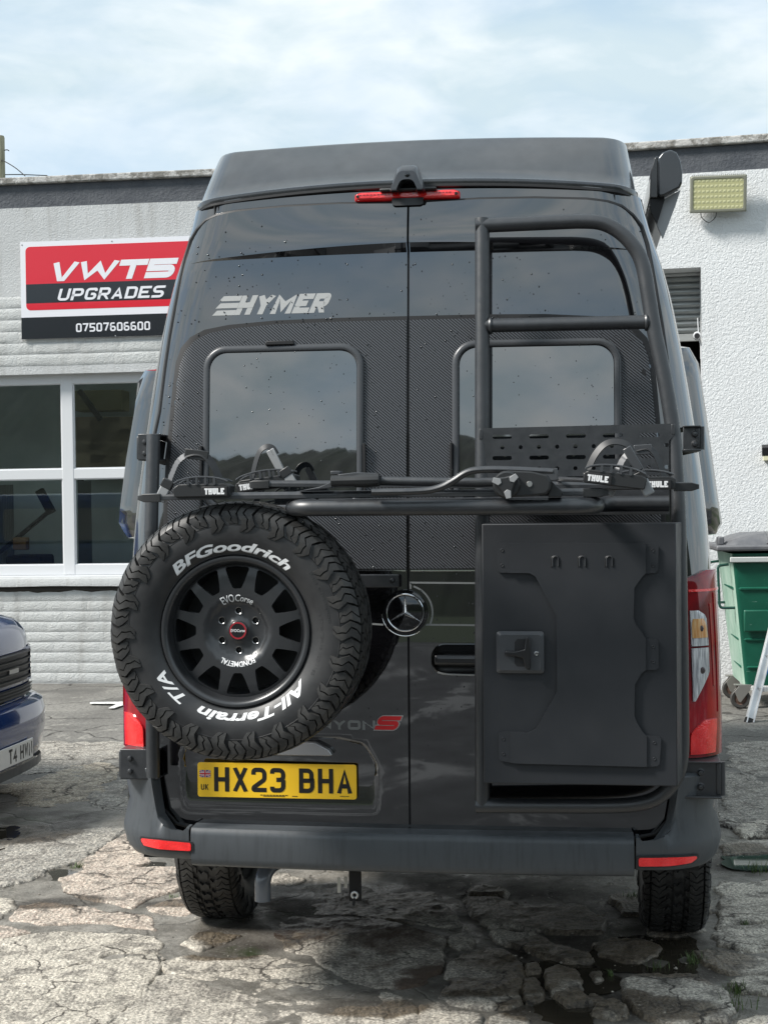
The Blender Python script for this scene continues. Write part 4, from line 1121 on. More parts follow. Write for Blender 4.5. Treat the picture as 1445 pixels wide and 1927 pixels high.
# ------------------------------------------------------------------ ladder frame on the right door
def yl(z): return -.115 + .045 * max(0, z - 1.35) + .015 * max(0, z - 1.35) ** 2
def lp(px, py):
    y = -.1
    for _ in range(6): q = VF.at(px, py, y); y = yl(q.z)
    return (q.x, q.y, q.z)
base_l = lp(907, 1520)
ladder = vt('ladder_frame', 'black tubular ladder frame with one rung, standing on the right rear door of the van', 'ladder', base_l)
RT_ = .0237
lpx = [(907, 1517), (907.5, 970), (907, 424)]
MB().tube([lp(*p) for p in lpx[:1]] + [lp(907.3, y) for y in range(1480, 430, -60)] + [lp(907, 412)], RT_, 20).build('upright', powder, ladder)
top = [(895, 425), (1085, 416.5), (1128, 419), (1163, 435), (1192, 464), (1209, 500), (1220, 560), (1230, 620), (1249, 710), (1264, 800), (1271, 880), (1276, 980), (1279, 1150), (1281, 1300), (1281, 1420), (1268, 1468), (1236, 1501), (1190, 1514), (1120, 1517), (895, 1516)]
pts = [lp(*p) for p in top]
# smooth with Catmull-Rom
def cr(P, n=5):
    P = [Vector(p) for p in P]; out = []
    for i in range(len(P) - 1):
        p0, p1, p2, p3 = P[max(0, i - 1)], P[i], P[i + 1], P[min(len(P) - 1, i + 2)]
        for k in range(n):
            t_ = k / n; out.append(.5 * ((2 * p1) + (p2 - p0) * t_ + (2 * p0 - 5 * p1 + 4 * p2 - p3) * t_ ** 2 + (3 * p1 - p0 - 3 * p2 + p3) * t_ ** 3))
    return out + [P[-1]]
MB().tube([pts[0]] + cr(pts[1:-1], 5) + [pts[-1]], RT_, 20).build('outer_tube', powder, ladder)
r0, r1 = lp(912, 613), lp(1222, 606)
MB().tube([r0, r1], .0222, 18).build('rung', powder, ladder)
for s_, c in ((1, lp(921, 613)), (-1, lp(1217, 606))):
    mb = MB(); mb.lathe([(.021, -.003 * s_), (.027, -.002 * s_), (.029, .003 * s_), (.026, .008 * s_)], c, 'x', 18); mb.build('weld_bead', powder, ladder)
# hinges at the right-hand corner
for k, (y0_, y1_, x0_, x1_) in enumerate(((803, 850, 1284, 1322), (1432, 1497, 1266, 1361))):
    A = VF.at(x0_, y1_, .02); B_ = VF.at(x1_, y0_, .02); yb_ = .005
    mb = MB(); mb.box((A.x, yb_ - .006, A.z + .004), (B_.x - .012, yb_, B_.z)); mb.box((A.x, yb_ - .03, A.z), (B_.x - .01, .14, A.z + .007)); mb.box((A.x, yb_ - .02, B_.z - .002), (B_.x - .01, .14, B_.z + .003))
    mb.build('hinge_bracket', powder, ladder, bevel=.002)
    MB().tube([(B_.x - .006, yb_ + .004, A.z + .006), (B_.x - .006, yb_ + .004, B_.z)], .010, 12).build('hinge_pin', powder, ladder)
    MB().box((B_.x - .026, yb_ - .010, A.z + .010), (B_.x - .012, yb_ + .012, B_.z - .004)).build('hinge_leaf', powder, ladder, bevel=.003)
    for dz in (.30, .70):
        MB().lathe([(0, -.010), (.007, -.009), (.010, -.003), (.010, 0), (.013, .001)], ((A.x + B_.x) / 2 + .005, yb_ - .007, A.z + (B_.z - A.z) * dz), seg=14).build('bolt', powder, ladder)

# perforated plate between the tubes
yp2 = yl(VF.at(1085, 870, -.1).z) - .020
def P2(x, y): p = VF.at(x, y, yp2); return (p.x, p.z)
po = [P2(903, 806), P2(1267, 797), P2(1268, 818), P2(1258, 830), P2(1259, 968), P2(912, 970), P2(911, 836), P2(904, 826)]
holes = []
def slot(x, y, hw, hh):
    c = P2(x, y); k = 2750 / 4.73; return rrect(c[0] - hw / k, c[1] - hh / k, c[0] + hw / k, c[1] + hh / k, hh * .95 / k, 3)
for j, yy in enumerate((822, 862, 902)):
    for i in range(5): holes.append(slot(944.5 + 69.3 * i, yy - i * .9, 18, 3.8))
for yy in (842, 883):
    for i in range(10): holes.append(slot(945 + 34.3 * i, yy - i * .5, 3.8, 3.8))
plate = patch('perforated_plate', po, lambda u, z: yp2, 0, powder, None, .04, holes=holes, thick=.004, nrm=False)
plate.parent = ladder; plate.location = -BASE[ladder.name]
for (x, y) in ((905, 815), (1266, 806)):
    c = P2(x, y); MB().box((c[0] - .006, yp2 - .001, c[1] - .02), (c[0] + .006, yp2 + .03, c[1] + .014)).build('plate_tab', powder, ladder, bevel=.002)

# ------------------------------------------------------------------ storage box
yf = -.285
def P3_(x, y, yy=yf): p = VF.at(x, y, yy); return (p.x, p.z)
c1, c2, c3, c4 = P3_(906, 985), P3_(1268, 985), P3_(1277, 1481), P3_(910, 1473)
x0 = (c1[0] + c4[0]) / 2; x1 = (c2[0] + c3[0]) / 2; z1 = (c1[1] + c2[1]) / 2; z0 = (c3[1] + c4[1]) / 2
print('box', x0, x1, z0, z1)
sbox = vt('storage_box', 'matt black metal storage box with T-shaped latch on the right rear door', 'storage box', ((x0 + x1) / 2, -.2, z0))
mb = MB()
xb0, xb1 = x0 + .0, x1 + .028
mb.add([(x0, yf, z0), (x1, yf, z0 - .0), (x1, yf, z1), (x0, yf, z1), (xb0, -.085, z0), (xb1, -.13, z0), (xb1, -.13, z1), (xb0, -.085, z1), (xb1, -.085, z0), (xb1, -.085, z1)],
       [(0, 1, 2, 3), (1, 5, 6, 2), (5, 8, 9, 6), (0, 3, 7, 4), (3, 2, 6, 9, 7), (0, 4, 8, 5, 1), (4, 7, 9, 8)])
mb.build('box_body', boxm, sbox, bevel=.003)
k = (2750 / 4.52)
def bx(cx, cy): # crop8 coordinates (x .3599 +860, y .3598+940)
    return P3_(860 + cx * .3599, 940 + cy * .3598, yf - .012)
# stiffening panel with cut away sides
pp = [(205, 245), (220, 228), (1035, 228), (1052, 245), (1050, 370), (1035, 385), (990, 388), (965, 400), (922, 460), (918, 620), (930, 650), (990, 728), (1040, 732), (1052, 745), (1052, 880), (1040, 892), (985, 893), (965, 905), (925, 965), (922, 1130), (935, 1165), (985, 1232), (1000, 1238), (1055, 1240), (1066, 1255), (1058, 1385), (1045, 1396), (960, 1402), (300, 1380), (225, 1368), (216, 1355), (216, 1230), (228, 1216), (280, 1214), (370, 1222), (415, 1200), (525, 1005), (522, 605), (410, 400), (380, 384), (300, 384), (222, 383), (208, 372)]
PP = [bx(*p) for p in pp]
panel = patch('door_panel', PP, lambda u, z: yf - .002, .007, boxm, None, .05, thick=.008, nrm=True); panel.parent = sbox; panel.location = -BASE[sbox.name]
# raised middle field of the panel
p4 = [(272, 228), (985, 228), (985, 385), (965, 405), (925, 462), (921, 622), (933, 652), (968, 700), (985, 730), (985, 893), (962, 908), (928, 968), (925, 1130), (938, 1165), (968, 1215), (990, 1238), (990, 1398), (310, 1380), (276, 1376), (276, 1216), (370, 1221), (413, 1198), (522, 1004), (519, 607), (408, 402), (378, 385), (272, 384)]
pm = patch('door_field', [bx(*p) for p in p4], lambda u, z: yf - .002, .013, boxm, None, .05, thick=.007, nrm=True); pm.parent = sbox; pm.location = -BASE[sbox.name]
for (x, y) in ((234, 266), (234, 344), (1022, 266), (1022, 346), (1024, 771), (1024, 849), (241, 1254), (241, 1332), (1030, 1273), (1030, 1357)):
    q = bx(x, y); MB().lathe([(.0016, -.0105), (.0040, -.0115), (.0052, -.010), (.0056, -.0085)], (q[0], yf, q[1]), seg=12).build('rivet', boxm, sbox)
# three arched louvres
for cx in (514, 654, 795):
    q = bx(cx, 318); pts = []
    mb = MB()
    arcp = [(q[0] - .0085, q[1] - .018)] + [(q[0] + .0085 * math.cos(a), q[1] + .004 + .0085 * math.sin(a)) for a in np.linspace(PI, 0, 9)] + [(q[0] + .0085, q[1] - .018)]
    mb.tube([(x, yf - .0155, z) for x, z in arcp], .0040, 8, flat=.7); mb.build('hook_louvre', boxm, sbox)
    mb = MB(); mb.tube([(x * 1.0, yf - .0152, z) for x, z in [(q[0] + (a - q[0]) * 1.5, q[1] + (b - q[1]) * 1.15) for a, b in arcp]], .0014, 6); mb.build('louvre_slot', black_let, sbox)
# latch plate, T handle, lock
A = bx(205, 908); B_ = bx(453, 690)
outl = rrect(A[0], A[1], B_[0], B_[1], .010, 5); mb = MB()
rows = [[(x, yf - .006, z) for x, z in outl], [(x, yf - .012, z) for x, z in outl]]
inn = rrect(A[0] + .010, A[1] + .010, B_[0] - .010, B_[1] - .010, .008, 5); rows.append([(x, yf - .020, z) for x, z in inn])
mb.grid(rows, closed=True); mb.add(rows[-1], [list(range(len(rows[-1])))]); mb.build('latch_plate', M_('latch_black', (.055, .058, .063), .32), sbox, 30)
cup = [bx(*p) for p in ((300, 745), (315, 728), (368, 728), (368, 872), (315, 872), (300, 857))]
mb = MB(); mb.prism(cup, yf - .0206, yf - .018); mb.build('latch_cup', rubber, sbox)
hd = [bx(*p) for p in ((252, 788), (300, 792), (352, 780), (358, 722), (368, 715), (384, 722), (384, 880), (370, 888), (355, 872), (345, 826), (300, 815), (252, 812))]
mb = MB(); mb.prism(hd, yf - .036, yf - .022); mb.build('latch_handle', M_('handle_black', (.014, .014, .015), .3), sbox, bevel=.003)
q = bx(415, 803); MB().lathe([(0, -.022), (.0045, -.022), (.0068, -.0245), (.0078, -.022), (.0080, -.018)], (q[0], yf, q[1]), seg=20).build('lock_barrel', chrome, sbox)
MB().box((q[0] - .0045, yf - .0255, q[1] - .001), (q[0] + .0045, yf - .0245, q[1] + .001)).build('keyhole', black_let, sbox)

# ------------------------------------------------------------------ bike carrier
bc0 = q3(800, 955, -.40)
bike = vt('bike_carrier', 'black bike carrier with two wheel rails, straps and a holding arm across both rear doors', 'bike carrier', (bc0[0], -.30, bc0[2] - .03))
# U-shaped support tube
yt = -.54
U = [q3(1258, 944, -.16), q3(1140, 946, -.20)]
A0 = q3(545, 955, yt); A1 = q3(1118, 953, yt)
zt = (A0[2] + A1[2]) / 2
pth = [(q3(1258, 945, -.16)[0], -.15, zt + .004), (A1[0] + .06, -.17, zt + .004), (A1[0] + .02, yt, zt), (A0[0] - .01, yt, zt), (A0[0] + .0, -.16, zt + .004), (A0[0] + .45, -.155, zt + .004)]
pth = [(q3(1258, 945, -.16)[0], -.155, zt + .004), (A1[0] + .005, -.155, zt + .004), (A1[0] + .005, yt, zt), (A0[0], yt, zt), (A0[0], -.155, zt + .004), (A1[0] - .03, -.155, zt + .004)]
MB().tube(fillet(pth[:5], .07, 8, False), .0245, 18).build('support_tube', powder, bike)
MB().tube([(A0[0] + .02, -.155, zt + .004), (A1[0], -.155, zt + .004)], .0235, 16).build('support_tube', powder, bike)
# rails: front rail (near) and rear rail
def rail(p0, p1, y, hgt, dep_, name='wheel_rail'):
    a = VF.at(*p0, y); b = VF.at(*p1, y); mb = MB(); L_ = (b - a).length; d = (b - a).normalized()
    n = 1
    sec = [(-dep_ / 2, -hgt / 2), (-dep_ / 2, hgt * .1), (-dep_ / 2 + .008, hgt / 2), (-dep_ / 2 + .018, hgt / 2), (-dep_ / 2 + .022, hgt * .1), (dep_ / 2 - .022, hgt * .1), (dep_ / 2 - .018, hgt / 2), (dep_ / 2 - .008, hgt / 2), (dep_ / 2, hgt * .1), (dep_ / 2, -hgt / 2)]
    rows = [[(p.x, p.y + sy, p.z + sz) for sy, sz in sec] for p in (a, a + d * L_ * .5, b)]
    mb.grid(rows, closed=True); m_ = len(sec); mb.add(rows[0] + rows[-1], [tuple(range(m_)), tuple(range(2 * m_ - 1, m_ - 1, -1))])
    o = mb.build(name, powder, bike, 20, bevel=.0015)
    for p, s_ in ((a, -1), (b, 1)):   # plastic end caps, tapered
        e = MB(); r_ = [[(p.x + s_ * x, p.y + sy * k_, p.z + sz * k_ - .002) for sy, sz in ((-dep_ / 2 - .002, -hgt / 2 - .003), (-dep_ / 2 - .002, hgt / 2), (dep_ / 2 + .002, hgt / 2), (dep_ / 2 + .002, -hgt / 2 - .003))] for x, k_ in ((-.05, 1.06), (.0, 1.06), (.022, .55))]
        e.grid(r_, closed=True); e.add(r_[0] + r_[-1], [(0, 1, 2, 3), (7, 6, 5, 4)]); e.build('rail_end_cap', plast_d, bike, bevel=.002)
    return a, b
YF, YR = -.50, -.28
rail((276, 935), (1130, 925), YF + .0, .021, .050)
rail((480, 910), (1300, 914), YR, .021, .050)
# wheel cups with straps
strap_m = M_('black_rubber_strap', (.02, .02, .021), .45)
strap_r = M_('grey_ratchet_strap', (.10, .10, .105), .42)
def cup(x0_, x1_, yb, y, tilt=0.0, logo_side='r', strap=None, body_col=None):
    """a moulded wheel holder between pixel x0_..x1_, its lower edge at pixel row yb"""
    a = VF.at(x0_, yb, y); b = VF.at(x1_, yb, y); L_ = b.x - a.x; mb = MB(); ca, sa = math.cos(tilt), math.sin(tilt)
    def W(x, yy, z): return (a.x + x * ca - z * sa, y + yy, a.z + x * sa + z * ca)
    H = .035
    out = [(0, 0), (L_, 0), (L_ + .004, H * .9), (L_ - .012, H + .004), (.012, H + .004), (-.006, H * .7)]
    mb.prism(out, -.034, .034); mb.v = [W(*p) for p in mb.v]; o = mb.build('wheel_cup', plast_d, bike, bevel=.003)
    # arched side rail with two openings, front and rear
    for yy, col in ((-.034, winm), (.028, winm)):
        mb = MB(); N = 14; xs = np.linspace(.0, L_ * .98, N)
        hh = [H + .018 * math.sin(PI * min(1, max(0, (x / L_)))) ** .6 + .006 for x in xs]
        mb.tube([W(x, yy, h) for x, h in zip(xs, hh)], .0030, 6)
        for xk in (.26, .42, .58, .74): mb.bar(W(L_ * xk, yy, H), W(L_ * xk, yy, H + .006 + .018 * math.sin(PI * xk) ** .6), .007, .007)
        mb.build('cup_side_rib', col, bike)
    lx = L_ * .56 if logo_side == 'r' else L_ * .04
    lb = MB(); lb.box((lx - .008, -.0395, .001), (lx + .070, -.034, .030)); lb.v = [W(*p) for p in lb.v]; lg = lb.build('logo_block', rubber, bike, bevel=.0015)
    Ls, w_ = lets('THULE', .0185, .0115, .0052, .0012, rad=.003); k_ = .060 / w_
    mb = MB(); lay(mb, [([(p * k_, q_) for p, q_ in v], f, li) for v, f, li in Ls], lambda p, q_, l: W(lx + .001 + p, -.0398 - l, .0065 + q_)); o = mb.build('maker_lettering', white_m, lg, 0); o.location = (0, 0, 0)
    return W, L_
def strap_path(P, wd, th, name, mat, ribs=False, yw=.02):
    """flat strap along P, WD wide"""
    P = cr(P, 7); mb = MB(); rows = []
    for i, p in enumerate(P):
        t_ = (P[min(i + 1, len(P) - 1)] - P[max(0, i - 1)]).normalized(); s_ = Vector((0, 1, 0)); s_ = (s_ - t_ * s_.dot(t_)).normalized(); n_ = t_.cross(s_); s_, n_ = (s_ * .66 + n_ * .75), (n_ * .66 - s_ * .75)
        k = th * (1.9 if ribs and i % 2 else 1)
        rows.append([p - s_ * wd / 2 - n_ * th / 2, p - s_ * wd / 2 + n_ * k / 2, p + s_ * wd / 2 + n_ * k / 2, p + s_ * wd / 2 - n_ * th / 2])
    mb.grid(rows, closed=True); mb.add(rows[0] + rows[-1], [(0, 1, 2, 3), (7, 6, 5, 4)])
    return mb.build(name, mat, bike, 30)
def buckle(p, q_, y, name='strap_buckle'):
    a = VF.at(*p, y); b = VF.at(*q_, y); d = (b - a).normalized()
    mb = MB(); mb.bar(a, b, .032, .012, up=(0, 1, 0)); o = mb.build(name, plast_l, bike, bevel=.004); 
    m = a + (b - a) * .15; mb = MB(); mb.bar(a - d * .02, a + d * .008, .036, .016, up=(0, 1, 0)); mb.build('buckle_clip', plast_d, bike, bevel=.003)
cup(334, 436, 936, YF - .01, .01, 'r')
cup(452, 562, 928, YR + .02, .12, 'l')
cup(1098, 1212, 908, YF - .0, -.13, 'l')
cup(1150, 1268, 922, YR - .02, 0.0, 'r')
def pv(l, y): return [VF.at(x, yy, y) for x, yy in l]
ys = YF - .012
strap_path(pv([(318, 912), (325, 892), (336, 869), (352, 856)], ys), .024, .003, 'ratchet_strap', strap_r, True)
strap_path(pv([(350, 856), (368, 852), (386, 857), (402, 877), (418, 912), (424, 930)], ys), .024, .003, 'strap', strap_m)
MB().bar(VF.at(348, 853, ys - .002), VF.at(392, 859, ys - .002), .03, .006, up=(0, 1, 0)).build('strap_keeper', plast_d, bike, bevel=.002)
buckle((314, 914), (300, 943), ys - .004)
ys = YR
strap_path(pv([(474, 925), (478, 885), (488, 852), (500, 841), (512, 843), (520, 855)], ys), .022, .003, 'strap', strap_m)
MB().bar(VF.at(508, 846, ys - .004), VF.at(530, 888, ys - .004), .026, .008, up=(0, 1, 0)).build('strap_keeper', plast_l, bike, bevel=.003)
MB().bar(VF.at(530, 886, ys - .004), VF.at(546, 902, ys - .004), .030, .012, up=(0, 1, 0)).build('ratchet_head', plast_d, bike, bevel=.003)
buckle((540, 892), (553, 913), ys - .010)
ys = YF - .005
strap_path(pv([(1106, 884), (1118, 858), (1135, 838), (1155, 831), (1178, 836), (1190, 850)], ys), .022, .003, 'strap', strap_m)
MB().bar(VF.at(1178, 842, ys - .004), VF.at(1203, 886, ys - .004), .026, .009, up=(0, 1, 0)).build('strap_keeper', plast_l if False else winm, bike, bevel=.003)
strap_path(pv([(1198, 882), (1204, 894), (1210, 904)], ys - .004), .024, .004, 'ratchet_strap', strap_m, True)
buckle((1206, 900), (1222, 931), ys - .008)
ys = YR - .03
strap_path(pv([(1162, 885), (1174, 862), (1190, 848)], ys), .022, .003, 'ratchet_strap', strap_r, True)
strap_path(pv([(1196, 845), (1218, 842), (1234, 858), (1250, 900)], ys), .022, .003, 'strap', strap_m)
MB().bar(VF.at(1192, 847, ys - .002), VF.at(1226, 845, ys - .002), .03, .006, up=(0, 1, 0)).build('strap_keeper', winm, bike, bevel=.002)
buckle((1152, 914), (1143, 932), YR, 'strap_buckle')
# holding arm: left clamp, S-bent tube, right clamp with knob
ya = YF - .05
c0 = VF.at(675, 904, ya + .05)
arm = [VF.at(640, 905, ya + .03), VF.at(720, 905, ya + .03), VF.at(900, 908, ya + .02), VF.at(960, 906, ya + .02)]
MB().tube(arm, .0135, 14).build('arm_tube', powder, bike)
arm2 = pv([(700, 926), (790, 924), (826, 918), (852, 905), (878, 889), (905, 884), (960, 884), (1040, 888)], ya - .03)
MB().tube(cr(arm2, 5), .0105, 12, flat=1.3).build('holding_arm', powder, bike)
rail((560, 928), (760, 926), YF + .06, .012, .04, 'inner_rail')
mb = MB(); 
for (pa, pb, w1, w2, nm) in ((VF.at(624, 905, ya), VF.at(714, 903, ya), .036, .05, 'clamp_body'),):
    mb = MB(); mb.tube([pa, pa + (pb - pa) * .45, pa + (pb - pa) * .62, pb], [.017, .018, .021, .019], 12, flat=1.2); mb.build(nm, plast_d, bike, 30, bevel=.001)
MB().box(tuple(VF.at(622, 893, ya)), tuple(VF.at(640, 886, ya) + Vector((0, .05, 0)))).build('clamp_lug', winm, bike, bevel=.002)
mb = MB(); q_ = [VF.at(x, y, ya) for x, y in ((636, 893), (668, 889), (705, 890), (716, 896), (640, 897))]; mb.prism([(p.x, p.z) for p in q_], ya - .01, ya + .04); mb.build('clamp_cover', winm, bike, bevel=.002)
mb = MB(); q_ = [VF.at(x, y, ya) for x, y in ((600, 916), (622, 907), (624, 918), (560, 924))]; mb.prism([(p.x, p.z) for p in q_], ya + .01, ya + .05); mb.build('clamp_fin', winm, bike, bevel=.002)
# right clamp
yk = ya - .045
hb = [(940, 893), (955, 884), (1000, 886), (1030, 893), (1037, 906), (1036, 920), (1028, 930), (1000, 934), (955, 936), (930, 924)]
hp = fillet([(VF.at(x, y, yk).x, VF.at(x, y, yk).z) for x, y in hb], .008, 4)
mb = MB(); mb.prism(hp, yk, yk + .045); mb.build('clamp_body', plast_d, bike, bevel=.006, segs=3)
mb = MB(); q_ = [VF.at(x, y, yk) for x, y in ((1005, 893), (1048, 880), (1050, 903), (1036, 905))]; mb.prism([(p.x, p.z) for p in q_], yk + .004, yk + .05); mb.build('clamp_fin', winm, bike, bevel=.002)
mb = MB(); q_ = [VF.at(x, y, yk) for x, y in ((925, 886), (935, 879), (1000, 880), (1048, 884), (1045, 889), (935, 889))]; mb.prism([(p.x, p.z) for p in q_], yk + .01, yk + .05); mb.build('clamp_cover', winm, bike, bevel=.002)
mb = MB(); q_ = [VF.at(x, y, yk) for x, y in ((1036, 905), (1056, 922), (1056, 936), (1030, 936))]; mb.prism([(p.x, p.z) for p in q_], yk + .02, yk + .07); mb.build('clamp_foot', plast_d, bike, bevel=.003)
kc = VF.at(953, 912, yk)
kp = []
for k in range(3):
    a = PI / 2 + R(10) + PI / 3 + k * 2 * PI / 3
    for da, rr_ in ((-.16, .040), (.16, .040), (.55, .026), (1.05, .022), (1.55, .026)): kp.append((kc.x + rr_ * math.cos(a + da), kc.z + rr_ * math.sin(a + da)))
mb = MB(); mb.lathe([(0, -.012), (.034, -.012), (.039, -.006), (.040, .004)], (kc.x, yk, kc.z), seg=36); mb.build('knob_disc', plast_d, bike)
mb = MB(); mb.prism(fillet(kp, .006, 3), yk - .030, yk - .008); mb.build('tri_knob', plast_d, bike, bevel=.004)
for k in range(3):
    a = PI / 2 + R(10) + PI / 3 + k * 2 * PI / 3; d = Vector((math.cos(a), 0, math.sin(a))); s_ = Vector((-d.z, 0, d.x)); o_ = Vector((kc.x, yk - .031, kc.z))
    mb = MB(); pp_ = [o_ + d * .040 - s_ * .007, o_ + d * .040 + s_ * .007, o_ + d * .020 + s_ * .010, o_ + d * .014, o_ + d * .020 - s_ * .010]
    mb.prism([(p.x, p.z) for p in pp_], yk - .0325, yk - .0295); mb.build('knob_grip', plast_l, bike, bevel=.001)
q_ = VF.at(996, 911, yk); MB().lathe([(0, -.003), (.0075, -.003), (.009, -.001), (.0095, .002)], (q_.x, yk, q_.z), seg=20).build('key_lock', steel, bike)
MB().tube([VF.at(1046, 901, YR), VF.at(1110, 904, YF)], .007, 8).build('arm_link', powder, bike)

# ------------------------------------------------------------------ awning on the right-hand roof edge
aw_y = .55
awn = vt('awning_case', 'black awning case seen end-on at the top right edge of the van roof', 'awning', tuple(VF.at(1255, 400, aw_y)))
pp_ = [(1237, 371), (1238, 297), (1246, 286.5), (1261, 281), (1273, 286.5), (1280, 302), (1283.6, 324), (1283, 343), (1279, 353), (1250, 368)]
def awp(l, y): return [(VF.at(px_, py_, y).x, VF.at(px_, py_, y).z) for px_, py_ in l]
AP = fillet(awp(pp_, aw_y), .010, 3)
mb = MB(); mb.prism(AP, aw_y, aw_y + .05); mb.build('end_cap', M_('awning_cap_black', (.022, .025, .029), .2, 0, .8), awn, bevel=.007, segs=3)
mb = MB(); mb.prism(fillet(awp([(1222, 372), (1223, 327), (1231, 297), (1237.5, 292), (1237.5, 372)], aw_y + .02), .006, 2), aw_y + .02, 4.2); mb.build('side_profile', M_('awning_side_black', (.014, .015, .017), .2, 0, .6), awn, bevel=.003)
cxa, cza = VF.at(1258, 325, aw_y).x, VF.at(1258, 325, aw_y).z
mb = MB(); mb.prism([(cxa + (x - cxa) * .75, cza + (z - cza) * .75) for x, z in AP], aw_y + .05, 4.2); mb.build('case', M_('awning_case_grey', (.05, .052, .056), .35), awn)
mb = MB(); mb.prism(awp([(1250, 374), (1280, 357), (1271, 385), (1247, 449), (1235, 422)], aw_y + .06), aw_y + .06, aw_y + .08); mb.build('bracket_plate', M_('awning_plate_grey', (.40, .41, .42), .45), awn)
mb = MB(); mb.prism(awp([(1222, 370), (1249, 368), (1250, 376), (1236, 421), (1224, 398)], aw_y + .03), aw_y + .03, aw_y + .055); mb.build('rail_end', rubber, awn)
mb = MB(); mb.prism(awp([(1222, 370), (1240, 370), (1234, 410), (1224, 398)], aw_y + .1), aw_y + .1, 4.1); mb.build('mounting_rail', M_('awning_rail_black', (.03, .03, .033), .4), awn)
# ------------------------------------------------------------------ setting materials
def fbm(x, y, oct_=4, seed=0, per=1.0, gain=.5):
    """vectorised value noise"""
    tot = np.zeros_like(x, float); amp = 1.0; s_ = 0
    for o_ in range(oct_):
        g = np.random.RandomState(seed * 31 + o_).rand(256, 256)
        X = x / per * 2 ** o_ + 37.1 * o_ + 100; Y = y / per * 2 ** o_ + 11.7 * o_ + 100; i = np.floor(X).astype(int); j = np.floor(Y).astype(int); fx = X - i; fy = Y - j
        fx = fx * fx * (3 - 2 * fx); fy = fy * fy * (3 - 2 * fy)
        a = g[i % 256, j % 256]; b = g[(i + 1) % 256, j % 256]; c = g[i % 256, (j + 1) % 256]; d = g[(i + 1) % 256, (j + 1) % 256]
        tot += amp * ((a * (1 - fx) + b * fx) * (1 - fy) + (c * (1 - fx) + d * fx) * fy); s_ += amp; amp *= gain
    return tot / s_
def concrete(name, ca, cb, stain=0.0, stc=(.10, .07, .05)):
    m = M_(name, ca, .85); t = NT(m)
    geo = t.n('ShaderNodeNewGeometry').outputs['Position']
    n_a = t.noise(3.0, 8, .62, geo); n_b = t.noise(60, 4, .7, geo); n_c = t.noise(9, 8, .72, geo, .4)
    c = t.mix(t.ramp(n_a, .35, .65), ca, cb)
    c = t.mix(t.math('MULTIPLY', t.ramp(n_b, .42, .58), .55), c, (.68, .63, .55)); c = t.mix(t.math('MULTIPLY', t.ramp(t.noise(85, 5, .75, geo), .54, .64), .75), c, (.13, .115, .10))
    c = t.mix(t.math('MULTIPLY', t.ramp(n_c, .48, .60), .7), c, (.12, .11, .098))
    vcn = t.n('ShaderNodeTexVoronoi'); vcn.inputs['Scale'].default_value = 150; t.l(geo, vcn.inputs['Vector']); sp = t.n('ShaderNodeSeparateColor'); t.l(vcn.outputs['Color'], sp.inputs[0])
    c = t.mix(.55, c, t.mix(1.0, c, t.ramp(sp.outputs[0], .1, .9, (.42, .40, .37), (1.65, 1.62, 1.55)), 'MULTIPLY'))
    vv = t.voro(55, 'F1', geo)
    c = t.mix(t.math('MULTIPLY', t.ramp(vv, .15, .30, (1, 1, 1), (0, 0, 0)), .35), c, (.06, .055, .05))
    vk_ = t.n('ShaderNodeTexVoronoi', feature='DISTANCE_TO_EDGE'); vk_.inputs['Scale'].default_value = 2.6
    vm_ = t.n('ShaderNodeMix', data_type='RGBA', blend_type='LINEAR_LIGHT'); vm_.inputs[0].default_value = .11; nn_ = t.n('ShaderNodeTexNoise'); nn_.inputs['Scale'].default_value = 4; nn_.inputs['Detail'].default_value = 9; nn_.inputs['Roughness'].default_value = .65; t.l(geo, nn_.inputs['Vector'])
    t.l(geo, vm_.inputs[6]); t.l(nn_.outputs[1], vm_.inputs[7]); t.l(vm_.outputs[2], vk_.inputs['Vector'])
    ck_ = t.math('ADD', t.ramp(vk_.outputs[0], .004, .016), t.ramp(t.noise(1.9, 4, .6, geo), .46, .56), True)
    c = t.mix(ck_, (.07, .06, .05), c)
    if stain: c = t.mix(t.ramp(t.noise(1.6, 6, .6, geo, .6), .62 - stain * .3, .68 - stain * .25), c, stc)
    sz = t.n('ShaderNodeSeparateXYZ'); t.l(geo, sz.inputs[0])
    zz = t.math('ADD', sz.outputs[2], t.math('MULTIPLY', t.math('SUBTRACT', t.noise(14, 5, .6, geo), .5), .03))
    wet = t.ramp(zz, 0, 1)
    mr = t.n('ShaderNodeMapRange'); mr.inputs['From Min'].default_value = -.016; mr.inputs['From Max'].default_value = .002; t.l(zz, mr.inputs[0])
    aw_ = t.n('ShaderNodeAttribute'); aw_.attribute_name = 'wet'; dry = t.math('MULTIPLY', mr.outputs[0], t.math('SUBTRACT', 1.0, aw_.outputs[2]))  # mask of wet ground and the shade painted under the van
    c = t.mix(dry, t.mix(1.0, c, (.30, .265, .225), 'MULTIPLY'), c); t.col(c)
    t.rough(t.math('ADD', t.math('MULTIPLY', dry, .55), .30))
    # tamped ridges running across, grit
    w_ = t.n('ShaderNodeTexWave'); w_.inputs['Scale'].default_value = 14; w_.inputs['Distortion'].default_value = 6; w_.inputs['Detail'].default_value = 3; w_.inputs['Detail Scale'].default_value = 2.5; t.l(geo, w_.inputs['Vector'])
    b0_ = t.bump(ck_, .7, .02); b1 = t.bump(w_.outputs[1], .25, .008, b0_); b2 = t.bump(t.noise(38, 9, .75, geo), .9, .012, b1); t.bump(vv, .45, .006, b2)
    return m
con_g = concrete('weathered_concrete', (.45, .42, .37), (.33, .305, .27))
con_p = concrete('pinkish_concrete', (.52, .425, .355), (.38, .31, .265))
con_b = concrete('brown_stained_concrete', (.48, .45, .40), (.33, .30, .26), .45)
con_l = concrete('pale_concrete', (.54, .50, .435), (.40, .37, .32))
con_d = concrete('grey_worn_tarmac', (.25, .245, .23), (.175, .17, .16))
